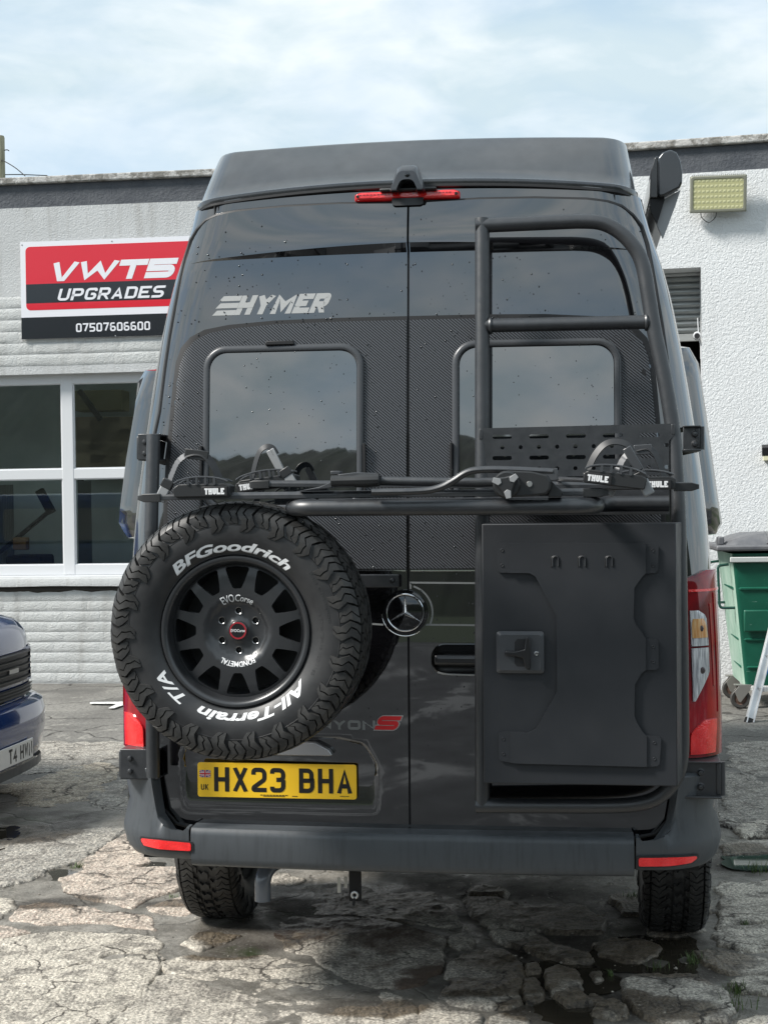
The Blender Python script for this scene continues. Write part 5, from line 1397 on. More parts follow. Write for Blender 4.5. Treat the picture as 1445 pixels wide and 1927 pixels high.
con_y = concrete('buff_concrete', (.36, .31, .235), (.27, .235, .185))
dirt = M_('wet_grit_and_dirt', (.06, .05, .04), .8); t = NT(dirt)
geo = t.n('ShaderNodeNewGeometry').outputs['Position']
at = t.n('ShaderNodeAttribute'); at.attribute_name = 'near'
a_ = t.ramp(t.noise(5, 8, .65, geo), .35, .65, (.045, .038, .030), (.13, .118, .10)); g_ = t.mix(t.ramp(t.noise(2.2, 5, .6, geo), .60, .68), a_, (.035, .045, .018))
g_ = t.mix(t.math('MULTIPLY', t.ramp(t.voro(42, 'F1', geo), .12, .25, (1, 1, 1), (0, 0, 0)), .6), g_, (.24, .23, .21))
f_ = t.ramp(t.noise(.9, 8, .6, geo, .5), .36, .62, (.155, .148, .134), (.255, .245, .222))
f_ = t.mix(t.ramp(t.noise(2.4, 9, .68, geo, .8), .56, .62), f_, (.33, .315, .28)); f_ = t.mix(t.math('MULTIPLY', t.ramp(t.noise(34, 6, .7, geo), .45, .62), .7), f_, (.075, .07, .064))
f_ = t.mix(t.math('MULTIPLY', t.ramp(t.noise(1.3, 6, .6, geo, .4), .52, .60), .7), f_, (.10, .096, .088))
vk = t.n('ShaderNodeTexVoronoi', feature='DISTANCE_TO_EDGE'); vk.inputs['Scale'].default_value = 1.15
nd = t.n('ShaderNodeTexNoise'); nd.inputs['Scale'].default_value = 3; nd.inputs['Detail'].default_value = 7; t.l(geo, nd.inputs['Vector'])
va = t.n('ShaderNodeMix', data_type='RGBA', blend_type='LINEAR_LIGHT'); va.inputs[0].default_value = .16; t.l(geo, va.inputs[6]); t.l(nd.outputs[1], va.inputs[7]); t.l(va.outputs[2], vk.inputs['Vector'])
crk = t.ramp(vk.outputs[0], .003, .014)
f_ = t.mix(crk, (.05, .045, .04), f_)
awd = t.n('ShaderNodeAttribute'); awd.attribute_name = 'wet'
g2_ = t.ramp(t.noise(7, 8, .7, geo), .38, .62, (.13, .12, .10), (.30, .28, .245)); g2_ = t.mix(t.math('MULTIPLY', t.ramp(t.noise(70, 5, .75, geo), .5, .62), .6), g2_, (.10, .09, .08))
g_ = t.mix(awd.outputs[2], g2_, g_)
t.col(t.mix(at.outputs[2], f_, g_)); 
b1 = t.bump(crk, .6, .02); b2 = t.bump(t.noise(45, 9, .75, geo), .9, .012, b1)
t.rough(t.mix(at.outputs[2], .8, t.ramp(t.noise(3, 5, .6, geo), .4, .6, (.22,) * 3, (.7,) * 3)))
pud = M_('puddle_water', (.035, .03, .022), .015, 0, 0, .9); t = NT(pud); t.bump(t.noise(7, 2), .05, .01)
pudg = M_('green_puddle_water', (.05, .075, .06), .02, 0, 0, .9)
marking = M_('worn_white_marking', (.72, .72, .70), .7); t = NT(marking); t.col(t.mix(t.ramp(t.noise(30, 6, .7), .56, .62), (.70, .70, .68), (.25, .24, .22)))

# ------------------------------------------------------------------ ground
WET_SHADE = [(1060, 1800, .55, .30), (1250, 1800, .35, .28), (480, 1760, .34, .30), (640, 1740, .40, .22), (860, 1690, .9, .35), (1100, 1720, .6, .3), (700, 1900, .25, .13), (900, 1860, .3, .12), (1250, 1900, .25, .15), (420, 1800, .2, .08), (1040, 1900, .22, .16), (620, 1700, .5, .25), (1150, 1880, .18, .14), (110, 1700, .22, .12), (330, 1700, .2, .1), (20, 1560, .5, .5), (1400, 1620, .3, .35)]  # wet patches; those under the van also paint in its shade
WET_SHADE_P = [(tuple(gpt(a, b))[:2], c, d) for a, b, c, d in WET_SHADE]
def wet_shade_f(X, Y):
    w = np.zeros_like(X)
    for (cx, cy), sx_, sy_ in WET_SHADE_P: w = np.maximum(w, np.exp(-(((X - cx) / sx_) ** 2 + ((Y - cy) / sy_) ** 2)))
    w = w + (fbm(X, Y, 5, 33, .45, .6) - .5) * .9
    return np.clip((w - .40) / .16, 0, 1)
gm = MB(); gm.add([(-300, -300, -.06), (300, -300, -.06), (300, 300, -.06), (-300, 300, -.06)], [(0, 1, 2, 3)])
far_m = M_('far_ground', (.13, .125, .11), .9); t = NT(far_m); t.col(t.ramp(t.noise(.08, 6), .4, .6, (.05, .07, .03), (.16, .15, .13)))
gr = gm.build('ground', far_m, None, 0); gr['kind'] = 'structure'
st = .028
xs = np.arange(-5.5, 5.2, st); ys_ = np.arange(3.2, 15.2, st * 1.3); Xg, Yg = np.meshgrid(xs, ys_)
nearw = 1 / (1 + np.exp((Yg - 8.3 - 1.2 * (fbm(Xg, Yg, 3, 5, 1.5) - .5)) * 3.5))
Zg = -.010 * nearw + (fbm(Xg, Yg, 5, 1, .5) - .5) * (.022 * nearw + .012) + .012 * nearw / (1 + np.exp((Xg + .1) * 8)) + (fbm(Xg, Yg, 3, 2, 2.5) - .5) * .03 * nearw
Zg -= .030 * (Xg < -5.4) 
nv_y, nv_x = Xg.shape
V_ = np.stack([Xg.ravel(), Yg.ravel(), Zg.ravel()], 1); ii = np.arange(nv_y * nv_x).reshape(nv_y, nv_x)
Fq = np.stack([ii[:-1, :-1].ravel(), ii[:-1, 1:].ravel(), ii[1:, 1:].ravel(), ii[1:, :-1].ravel()], 1)
me = bpy.data.meshes.new('yard'); me.vertices.add(len(V_)); me.vertices.foreach_set('co', V_.ravel())
me.loops.add(len(Fq) * 4); me.loops.foreach_set('vertex_index', Fq.ravel()); me.polygons.add(len(Fq)); me.polygons.foreach_set('loop_start', np.arange(len(Fq)) * 4); me.polygons.foreach_set('use_smooth', [True] * len(Fq))
me.update(calc_edges=True); me.materials.append(dirt)
at_ = me.attributes.new('near', 'FLOAT', 'POINT'); at_.data.foreach_set('value', nearw.ravel())
at_ = me.attributes.new('wet', 'FLOAT', 'POINT'); at_.data.foreach_set('value', wet_shade_f(Xg, Yg).ravel())
yard = link('yard', me); yard['kind'] = 'structure'
def c4_(l): return [(720 + x * .5017, 1560 + y * .502) for x, y in l]
def c3_(l): return [(x * .4983, 1560 + y * .498) for x, y in l]
SL = [
 (c4_([(300, 250), (420, 255), (560, 290), (760, 290), (830, 340), (820, 385), (700, 385), (520, 370), (400, 365), (330, 320)]), con_g),
 (c4_([(315, 215), (400, 212), (470, 225), (450, 242), (330, 240)]), con_l),
 (c3_([(1060, 400), (1070, 362), (1110, 345), (1300, 347), (1445, 352)]) + c4_([(60, 365), (140, 385), (215, 405), (220, 440), (210, 530), (140, 580), (60, 600), (0, 600)]) + c3_([(1340, 583), (1250, 530), (1170, 480), (1100, 455)]), con_b),
 (c4_([(255, 400), (300, 390), (345, 405), (335, 440), (280, 450), (250, 425)]), con_g),
 (c4_([(395, 385), (430, 378), (560, 395), (640, 435), (770, 470), (780, 490), (700, 495), (560, 460), (470, 430)]), con_g),
 (c4_([(800, 430), (860, 410), (980, 415), (1035, 440), (1030, 470), (960, 500), (900, 500), (820, 470)]), con_g),
 (c4_([(245, 510), (290, 465), (360, 447), (460, 460), (520, 500), (525, 570), (505, 610), (520, 650), (470, 670), (380, 675), (270, 660), (215, 635), (255, 590), (230, 555)]), con_g),
 (c4_([(535, 510), (575, 505), (580, 530), (545, 535)]), con_l),
 (c4_([(530, 560), (575, 555), (600, 600), (590, 640), (540, 645), (520, 600)]), con_g),
 (c4_([(620, 535), (650, 515), (720, 530), (750, 560), (745, 600), (765, 650), (700, 660), (650, 620), (612, 575)]), con_l),
 (c4_([(775, 535), (820, 530), (830, 560), (790, 570)]), con_g),
 (c4_([(775, 610), (810, 615), (820, 640), (785, 640)]), con_g),
 (c4_([(800, 690), (820, 660), (860, 642), (905, 665), (905, 695), (860, 700)]), con_l),
 (c4_([(890, 560), (960, 545), (1050, 550), (1170, 545), (1290, 610), (1320, 670), (1290, 710), (1180, 725), (1100, 735), (980, 700), (930, 640), (890, 600)]), con_b),
 (c4_([(1240, 400), (1290, 365), (1500, 360), (1500, 440), (1380, 462), (1260, 430)]), con_l),
 (c4_([(1170, 455), (1230, 450), (1500, 495), (1500, 545), (1290, 540), (1190, 500)]), con_l),
 (c4_([(1310, 570), (1380, 550), (1500, 560), (1500, 625), (1340, 598)]), con_l),
 (c4_([(1340, 720), (1390, 695), (1500, 710), (1500, 790), (1350, 780)]), con_l),
 (c4_([(-2, 612), (100, 640), (130, 680), (110, 790), (-20, 800)]), con_g),
 (c4_([(134, 668), (190, 650), (260, 680), (370, 700), (385, 800), (125, 800)]), con_g),
 (c4_([(392, 712), (450, 690), (540, 705), (570, 770), (560, 800), (395, 800)]), con_g),
 (c4_([(1262, 195), (1340, 203), (1500, 190), (1500, 335), (1330, 352), (1255, 372), (1262, 280)]), con_l),
 (c4_([(1270, 62), (1330, 40), (1500, 52), (1500, 92), (1280, 100)]), con_g),
 (c4_([(1000, 330), (1150, 345), (1200, 372), (1100, 402), (990, 398)]), con_g),
 (c4_([(845, 245), (1000, 240), (1180, 250), (1240, 300), (1100, 320), (900, 318)]), con_g),
 (c4_([(0, 240), (180, 245), (225, 290), (300, 345), (250, 362), (120, 355), (0, 335)]) + c3_([(1330, 330), (1200, 328), (1100, 325), (1005, 312), (1080, 252), (1160, 218), (1300, 212)]), con_g),
 (c3_([(980, 180), (1050, 172), (1150, 190), (1070, 240), (1000, 300), (985, 250)]), con_g),
 (c3_([(-90, -10), (470, -6), (470, 10), (300, 120), (170, 155), (130, 195), (-90, 230)]), con_d),
 (c3_([(490, 6), (505, 60), (560, 125), (500, 140), (340, 150), (310, 130)]), con_p),
 (c3_([(235, 190), (330, 162), (500, 147), (680, 150), (690, 222), (630, 240), (540, 270), (500, 300), (440, 282), (350, 270), (250, 240)]), con_p),
 (c3_([(40, 330), (90, 292), (160, 277), (330, 300), (440, 320), (560, 332), (580, 380), (500, 372), (330, 350), (150, 365), (50, 350)]), con_p),
 (c3_([(-60, 262), (45, 268), (55, 300), (-10, 345), (-60, 345)]), con_l),
 (c3_([(-60, 370), (40, 372), (100, 392), (20, 415), (-60, 430)]), con_p),
 (c3_([(-60, 440), (120, 402), (300, 395), (430, 398), (560, 410), (612, 432), (590, 468), (420, 476), (280, 512), (120, 560), (-60, 566)]), con_l),
 (c3_([(-60, 640), (-20, 590), (130, 566), (290, 523), (430, 488), (580, 480), (600, 520), (560, 590), (520, 640), (400, 740), (390, 800), (-60, 800)]), con_l),
 (c3_([(612, 510), (700, 480), (850, 490), (1000, 485), (1180, 520), (1280, 590), (1270, 632), (1150, 642), (1000, 640), (860, 603), (740, 562), (640, 540)]), con_l),
 (c3_([(600, 562), (640, 552), (740, 577), (860, 617), (1000, 655), (1150, 660), (1240, 655), (1445, 692), (1470, 740), (1450, 800), (405, 800), (415, 745), (530, 640)]), con_g),
 (c3_([(700, 435), (760, 402), (830, 397), (900, 410), (820, 440), (760, 455)]), con_l),
 (c3_([(560, 295), (690, 255), (760, 300), (700, 330), (620, 325)]), con_p),
 (c3_([(1100, 400), (1110, 345)] ), None),
]
def mkslab(poly_px, mat, top, seed, jit=.055):
    P = np.array([tuple(gpt(x, y))[:2] for x, y in poly_px]); x0_, y0_ = P.min(0) - .05; x1_, y1_ = P.max(0) + .05
    cy_ = P[:, 1].mean(); cx_ = P[:, 0].mean(); s_ = .0068 if cy_ < 6.2 else (.009 if cy_ < 7.6 else .014)
    X, Y = np.meshgrid(np.arange(x0_, x1_, s_), np.arange(y0_, y1_, s_ * 1.25)); q = np.stack([X.ravel(), Y.ravel()], 1)
    d = polydist(q, P) * np.where(inpoly(q, P), 1, -1)
    d = d + (fbm(q[:, 0], q[:, 1], 5, 9, .10 if jit < .1 else .35, .66) - .5) * jit + (.024 if cx_ < .1 else .013)
    e = np.clip((d + .006) / (.014 + .05 * fbm(q[:, 0], q[:, 1], 2, 77, .15) ** 3), 0, 1); e = e ** .6
    z = -.045 + (top + .045) * e + (fbm(q[:, 0], q[:, 1], 6, 20 + seed, .20, .68) - .5) * .017 * e + (fbm(q[:, 0], q[:, 1], 2, 40, .05) - .5) * .006 * e
    keep = d > -.012; K = keep.reshape(X.shape); c = K[:-1, :-1] & K[:-1, 1:] & K[1:, 1:] & K[1:, :-1]
    idx = np.arange(len(q)).reshape(X.shape); F_ = np.stack([idx[:-1, :-1][c], idx[:-1, 1:][c], idx[1:, 1:][c], idx[1:, :-1][c]], 1)
    if not len(F_): return
    u_, inv = np.unique(F_.ravel(), return_inverse=True); F_ = inv.reshape(-1, 4)
    me = bpy.data.meshes.new('slab'); me.from_pydata(np.stack([q[u_, 0], q[u_, 1], z[u_]], 1).tolist(), [], F_.tolist()); me.polygons.foreach_set('use_smooth', [True] * len(F_)); me.materials.append(mat)
    a_w = me.attributes.new('wet', 'FLOAT', 'POINT'); a_w.data.foreach_set('value', wet_shade_f(q[u_, 0], q[u_, 1]))
    link('slab', me, yard)
for i, (pp_, m_) in enumerate(SL):
    if m_ is None: continue
    mkslab(pp_, m_, .003 + .005 * ((i * 7) % 5) / 4, i)
c1z = lambda l: [(x * .3115, 1120 + y * .3114) for x, y in l]
mkslab(c1z([(-120, 1165), (130, 1150), (300, 1090), (480, 1045), (700, 1010), (725, 1060), (620, 1140), (540, 1240), (430, 1250), (250, 1280), (160, 1260), (100, 1200), (-120, 1190)]), con_y, .006, 51, .3)
mkslab(c1z([(270, 890), (500, 900), (760, 890), (740, 985), (480, 1030), (300, 1070), (60, 1090), (-100, 1080), (60, 960)]), con_d, .005, 52, .45)
mkslab(c1z([(560, 1260), (640, 1160), (740, 1130), (760, 1290), (770, 1390), (640, 1300)]), con_d, .006, 53, .25)
mkslab([(1362, 1400), (1400, 1392), (1480, 1400), (1480, 1470), (1400, 1450), (1366, 1440)], con_d, .005, 54, .25)
mkslab([(1364, 1455), (1400, 1462), (1480, 1485), (1480, 1530), (1400, 1560), (1362, 1550)], con_d, .005, 55, .25)
mkslab([(1385, 1560), (1420, 1545), (1480, 1548), (1480, 1568), (1400, 1575)], con_l, .014, 56)
# puddles
def puddle(px, z=-.006, mat=pud):
    P = [tuple(gpt(x, y, z))[:2] for x, y in px]; P = resample(fillet(P, .15, 4), .05)
    rr_ = random.Random(len(P)); P = [(x + rr_.uniform(-.012, .012), y + rr_.uniform(-.012, .012)) for x, y in P]
    MB().add([(x, y, z) for x, y in P], [tuple(range(len(P)))]).build('puddle', mat, yard, 0)
puddle(c3_([(680, 350), (860, 330), (1060, 330), (1090, 400), (1085, 470), (980, 500), (800, 490), (680, 430)]), -.007)
puddle(c3_([(180, 150), (280, 150), (300, 190), (200, 200)]), -.004); puddle(c3_([(330, 128), (620, 120), (640, 150), (340, 162)]), -.004)
puddle(c1z([(-60, 1430), (60, 1390), (150, 1400), (90, 1470), (20, 1540), (-60, 1560)]), .0085)
puddle(c4_([(850, 405), (1180, 380), (1190, 540), (1050, 548), (800, 530), (760, 470)]), -.008); puddle(c4_([(560, 640), (800, 640), (800, 790), (580, 790)]), -.008)
puddle(c4_([(500, 500), (640, 490), (900, 540), (890, 640), (600, 600)]), -.010)
puddle(c4_([(1262, 90), (1500, 85), (1500, 155), (1290, 160)]), -.001, pudg)
puddle(c3_([(480, 305), (600, 290), (620, 340), (520, 335)]), -.006)
# white bay marking
def flat(px, z, name, mat, par):
    P = [tuple(gpt(x, y, z)) for x, y in px]; return MB().add(P, [tuple(range(len(P)))]).build(name, mat, par, 0)
flat(c1z([(545, 646), (900, 640), (900, 656), (770, 656), (690, 683), (655, 683), (705, 657), (545, 656)]), .014, 'bay_marking', marking, yard)
# loose chips of concrete, too many to count
mb = MB(); rr_ = random.Random(11)
for i in range(1700):
    y = rr_.uniform(4.8, 8.2); x = rr_.uniform(-.30, .30) * y; s_ = rr_.uniform(.002, .007) if rr_.random() < .95 else rr_.uniform(.008, .014)
    z = -.008 + rr_.uniform(-.006, .008); v = []
    for k in range(5): a = k * 1.257 + rr_.random(); v.append((x + s_ * math.cos(a), y + s_ * math.sin(a), z))
    v.append((x + rr_.uniform(-.3, .3) * s_, y, z + s_ * rr_.uniform(.5, .9)))
    mb.add(v, [(k, (k + 1) % 5, 5) for k in range(5)])
ch_ = mb.build('concrete_chips', con_g, None, 0); ch_['kind'] = 'stuff'; ch_['label'] = 'small loose chips of concrete scattered over the yard'
# weeds
grass_m = M_('grass_blades', (.075, .12, .03), .6)
def tuft(px, py, n, h, label):
    p = gpt(px, py, 0.0); rr_ = random.Random(int(px)); mb = MB()
    for i in range(n):
        a = rr_.uniform(0, 2 * PI); l = h * rr_.uniform(.5, 1); ln = rr_.uniform(.2, .9) * l; bx_, by_ = rr_.gauss(0, h * .35), rr_.gauss(0, h * .35); w_ = .0022; pts = []
        c = Vector((math.cos(a), math.sin(a), 0)); s_ = Vector((-c.y, c.x, 0)) * w_
        for t_ in (0, .4, .75, 1): 
            q = Vector((bx_, by_, -.015)) + c * ln * t_ ** 1.6 + Vector((0, 0, (l + .015) * (t_ - .25 * t_ * t_))); pts.append((q - s_ * (1 - t_), q + s_ * (1 - t_ * .95)))
        b = len(mb.v); mb.add([x for pr_ in pts for x in pr_], [(0, 1, 3, 2), (2, 3, 5, 4), (4, 5, 7, 6)])
    o = mb.build('grass_tuft', grass_m, None, 0, M=Matrix.Translation(p)); props(o, label, 'grass', 'weeds growing in the cracks of the yard')
tuft(1422, 1636, 40, .075, 'grass tuft at the far edge of the greenish puddle right of the van')
tuft(1300, 1806, 45, .05, 'small grass tuft by the wet patch below the right rear tyre')
tuft(1385, 1860, 42, .055, 'grass tuft between the two pale slabs near the right edge')
tuft(1388, 1890, 12, .08, 'thin upright weed in the crack near the bottom right corner')
tuft(1400, 1736, 30, .03, 'low grass tuft beside the pale slabs right of the rear tyre')
tuft(1240, 1818, 14, .05, 'wispy weed standing in the wet patch between slabs')
tuft(1148, 1830, 22, .025, 'flat weed cluster in the joint left of the stained slab')
tuft(146, 1630, 40, .04, 'low weeds along the crack left of the van bumper')
tuft(325, 1688, 20, .03, 'small weed in the crack just left of the left rear tyre')
tuft(1188, 1690, 40, .05, 'grass clump in shade inside the right rear tyre')

# ------------------------------------------------------------------ the white building
def render_mat(name, ca, cb, sc=38, st_=.6, dirty=0.5):
    m = M_(name, ca, .82); t = NT(m)
    c = t.mix(t.ramp(t.noise(1.1, 7, .6), .4, .7), ca, cb)
    v = t.vec((3, 3, .35)); c = t.mix(t.math('MULTIPLY', t.ramp(t.noise(2.2, 7, .6, v), .52, .72), dirty), c, (.30, .29, .27)); t.col(c)
    b = t.bump(t.noise(sc, 3, .55, None, .8), st_, .022); t.bump(t.noise(sc * 5, 3, .6), .35, .005, b); return m
wl_m = render_mat('painted_render_grey_white', (.55, .56, .56), (.48, .49, .49), 55, .38)
wr_m = render_mat('stippled_white_render', (.70, .715, .72), (.66, .67, .675), 42, .5, .12)
blk_m = render_mat('painted_blockwork', (.58, .59, .58), (.50, .51, .50), 60, .6, .4)
band_m = M_('dark_grey_painted_band', (.075, .082, .095), .75); t = NT(band_m); t.col(t.ramp(t.noise(4, 7, .65), .35, .7, (.060, .067, .080), (.105, .112, .124))); t.bump(t.noise(40, 4, .6), .6, .015)
cop_m = M_('weathered_coping', (.42, .41, .39), .85); t = NT(cop_m); t.col(t.mix(t.ramp(t.noise(7, 8, .7), .46, .56), (.52, .51, .49), (.22, .21, .19))); t.bump(t.noise(30, 6, .7), .8, .02)
upvc = M_('white_upvc', (.66, .67, .685), .3)
pane_m = bpy.data.materials.new('window_pane_glass'); pane_m.use_nodes = True; n_ = pane_m.node_tree; n_.nodes.clear()
o_ = n_.nodes.new('ShaderNodeOutputMaterial'); mxs = n_.nodes.new('ShaderNodeMixShader'); tr = n_.nodes.new('ShaderNodeBsdfTransparent'); gl = n_.nodes.new('ShaderNodeBsdfGlossy'); fr = n_.nodes.new('ShaderNodeFresnel')
tr.inputs[0].default_value = (.86, .90, .88, 1); gl.inputs['Roughness'].default_value = .01; fr.inputs[0].default_value = 1.75
n_.links.new(fr.outputs[0], mxs.inputs[0]); n_.links.new(tr.outputs[0], mxs.inputs[1]); n_.links.new(gl.outputs[0], mxs.inputs[2]); n_.links.new(mxs.outputs[0], o_.inputs[0])
pL = gpt(110, 1286); YL, YR_ = R(7.1), R(12.6)
ML = Matrix.Translation(pL) @ Matrix.Rotation(-YL, 4, 'Z'); LF = Frame(ML)
pk_ = LF.at(512, 960, 0); pJ = ML @ Vector((pk_.x, 0, 0)); MR = Matrix.Translation(pJ) @ Matrix.Rotation(-YR_, 4, 'Z'); RF = Frame(MR)
bld = thing('workshop_building', 'white rendered single-storey workshop with a dark grey band under its flat roof, behind the van', 'building', ML)
wing = thing('garage_wing', 'bright white stippled garage wing with a roller shutter opening, right of and behind the van', 'building', MR)
topL = LF.uz(0, 336, 0)[1]; copL = LF.uz(0, 349, 0)[1]; banL = LF.uz(0, 393, 0)[1]
topR = RF.uz(1445, 252, 0)[1]; copR = RF.uz(1445, 267, 0)[1]; banR = RF.uz(1445, 317, 0)[1]
print('heights', topL, copL, banL, topR, copR, banR)
XJ = pk_.x
wx0 = LF.uz(-118, 900)[0]; wx1 = LF.uz(378, 900)[0]; wz1_ = LF.uz(120, 703)[1]; wz0_ = LF.uz(120, 1086)[1]
th = .28
# walls of the left part round the window opening
def wallbox(par, x0, x1, z0, z1, m, name='wall', y0=0.0, y1=th, bevel=0): 
    return MB().box((x0, y0, z0), (x1, y1, z1)).build(name, m, par, 0, bevel)
wallbox(bld, -9, wx0, -.2, banL, wl_m); wallbox(bld, wx1, XJ, -.2, banL, wl_m); wallbox(bld, wx0, wx1, wz1_, banL, wl_m); wallbox(bld, wx0, wx1, -.2, wz0_, wl_m)
wallbox(bld, -9, XJ, banL, copL, band_m, 'grey_band', .012, th)
cb_ = wallbox(bld, -9, XJ + .01, copL + .001, topL, cop_m, 'coping', -.035, th + .05, .012)
# interior room
room_m = M_('room_wall', (.4, .4, .4), .9); t = NT(room_m); t.col(t.ramp(t.noise(1.3, 5), .35, .65, (.60, .62, .60), (.85, .86, .84)))
mb = MB(); mb.box((-8.9, 1.9, 0), (XJ - .1, 2.0, 3.9)); mb.box((-8.9, th + .01, 3.7), (XJ - .1, .7, 3.8)); mb.box((-8.9, 1.7, 3.7), (XJ - .1, 5.0, 3.8)); mb.box((-8.9, th + .01, -.02), (XJ - .1, 5.0, .005)); mb.box((-8.95, th + .01, 0), (-8.9, 5, 3.8)); mb.box((XJ - .15, th + .01, 0), (XJ - .1, 5, 3.8))
mb.build('room', room_m, bld, 0)
# roof slab between the parapets, with a gap for the added skylight
MB().box((-9, th, copL - .5), (XJ, .7, copL - .45)).build('roof', cop_m, bld, 0); MB().box((-9, 1.7, copL - .5), (XJ, 6, copL - .45)).build('roof', cop_m, bld, 0)
MB().box((-9, .701, copL - .48), (XJ, 1.699, copL - .47)).build('added_rooflight', pane_m, bld, 0)  # unseen skylight, added to let daylight brighten the room
# masonry blocks showing under the paint: below the window and beside / below the sign
def block(par, x0, x1, z0, z1, seed, out=.016):
    nx, nz = max(6, int((x1 - x0) / .035)), 7; rr_ = random.Random(seed); X, Z = np.meshgrid(np.linspace(0, 1, nx), np.linspace(0, 1, nz))
    wx = x0 + X * (x1 - x0); wz = z0 + Z * (z1 - z0) + (fbm(wx * 1.0, Z * 0 + seed, 2, 3, .3) - .5) * .010
    ed = np.minimum(.35 + np.minimum(X, 1 - X) * (x1 - x0) / .02, np.minimum(Z, 1 - Z) * (z1 - z0) / .022); ed = np.clip(ed, 0, 1) ** .7
    y = -.002 - ed * out * (.3 + 1.5 * fbm(wx, wz, 5, 61, .13, .6)) + (1 - ed) * .001
    rows = [[(wx[j, i], y[j, i], wz[j, i]) for i in range(nx)] for j in range(nz)]
    MB().grid(rows).build('masonry_block', blk_m, par, 60)
zs0 = LF.uz(120, 1108)[1]; zc__ = .012; n_c_ = 9; hC = (zs0 - .02) / n_c_; xl_, xr_ = LF.uz(-40, 1200)[0], LF.uz(330, 1200)[0]; sd_ = 0
for j in range(n_c_):
    x = xl_ - (.2 if j % 2 else 0)
    while x < xr_:
        sd_ += 1; L_ = rnd.uniform(.36, .52); block(bld, x, x + L_ - .001, .004 + j * hC, .004 + (j + 1) * hC - .006, sd_, .0055); x += L_
za_, zb3 = LF.uz(20, 690)[1], LF.uz(20, 558)[1]; n_c_ = 6; hC = (zb3 - za_) / n_c_
for j in range(n_c_):
    x = xl_ - (.2 if j % 2 else 0)
    while x < xr_:
        sd_ += 1; L_ = rnd.uniform(.36, .52); block(bld, x, x + L_ - .001, za_ + j * hC, za_ + (j + 1) * hC - .006, sd_, .006); x += L_
# sill with the broken underside
zt__, zb4 = LF.uz(120, 1086)[1], LF.uz(120, 1103)[1]
mb = MB(); rows = []
for x in np.linspace(wx0 - .1, wx1 + .1, 150):
    cz = zb4 + .012 * float(fbm(np.array([x]), np.array([.3]), 4, 4, .25)[0]) - .004
    rows.append([(x, .10, zt__), (x, -.055, zt__ - .008), (x, -.062, zt__ - .02), (x, -.058, cz), (x, .0, cz - .004 + .03 * max(0, math.sin(x * 2.1)) * .3)])
mb.grid(rows); mb.build('window_sill', wl_m, bld, 40)
mb = MB(); rows = []
for x in np.linspace(wx0 - .1, wx1 + .1, 150):
    k = float(fbm(np.array([x]), np.array([2.3]), 4, 8, .18)[0]); rows.append([(x, -.012, zb4 - .004), (x, -.016 - .02 * k, zb4 - .018 - .03 * k), (x, -.002, zb4 - .030 - .05 * k)])
mb.grid(rows); mb.build('sill_shadow_crack', M_('crack_and_shadow_dark', (.035, .032, .028), .95), bld, 0)  # dark strip below the sill: crack and painted shadow together
# window frame and panes
win_r = bpy.data.objects.new('window', None); COL.objects.link(win_r); win_r.parent = bld
fy0, fy1 = .10, .16
vx = [LF.uz(p, 900, fy0)[0] for p in (-118, 129, 376)]; hz = [LF.uz(120, p, fy0)[1] for p in (1072.5, 892, 712.5)]
fw_ = .045
mb = MB()
for i, z in enumerate(hz): MB().box((vx[0] - .06, fy0, z - (.052 if i != 1 else .05)), (vx[2] + .06, fy1, z + (.052 if i == 0 else .042 if i == 2 else .05))).build('frame', upvc, win_r, 0, bevel=.006)
mb = MB()
for x in vx: MB().box((x - .058, fy0 - .003, hz[0] - .05), (x + .058, fy1 + .003, hz[2] + .045)).build('frame', upvc, win_r, 0, bevel=.006)
mb = MB(); mb.box((vx[0] - .06, .05, hz[0] - .075), (vx[2] + .06, .17, hz[0] - .053)); mb.build('window_board', upvc, win_r, 0, bevel=.004)
for i in range(2):
    for j in range(2):
        MB().box((vx[i] + .055, .128, hz[j] + .045), (vx[i + 1] - .055, .132, hz[j + 1] - .045)).build('pane', pane_m, win_r, 0)
        # glazing bead
        x0_, x1_, z0_, z1_ = vx[i] + .056, vx[i + 1] - .056, hz[j] + .048, hz[j + 1] - .046
        mb = MB(); [mb.box(a, b) for a, b in (((x0_, fy0 + .012, z0_), (x0_ + .014, .127, z1_)), ((x1_ - .014, fy0 + .012, z0_), (x1_, .127, z1_)), ((x0_ + .0141, fy0 + .012, z0_), (x1_ - .0141, .127, z0_ + .012)), ((x0_ + .0141, fy0 + .012, z1_ - .012), (x1_ - .0141, .127, z1_)))]
        mb.build('glazing_bead', upvc, win_r, 0)
# --- right wing
rx1 = RF.uz(1319, 600)[0]; rx0 = RF.uz(950, 600)[0]; rz1 = RF.uz(1290, 504)[1]
wallbox(wing, .0, rx0, -.2, banR, wr_m); wallbox(wing, rx1, 9, -.2, banR, wr_m, y1=.5); wallbox(wing, rx0, rx1, rz1, banR, wr_m, y1=.5)
wallbox(wing, -.0, 9, banR, copR, band_m, 'grey_band', .012, th); wallbox(wing, -.01, 9, copR + .001, topR, cop_m, 'coping', -.035, th + .05, .012)
MB().box((0, th, copR - .5), (9, 6, copR - .45)).build('roof', cop_m, wing, 0)
mb = MB(); mb.box((-.1, 4.9, 0), (5.0, 5, 3.9)); mb.box((-.1, .51, 3.7), (5, 4.9, 3.8)); mb.box((-.1, .51, 0), (-.05, 4.9, 3.7)); mb.box((4.95, .51, 0), (5, 4.9, 3.7)); mb.build('room', M_('garage_dark_wall', (.03, .03, .03), .9), wing, 0)
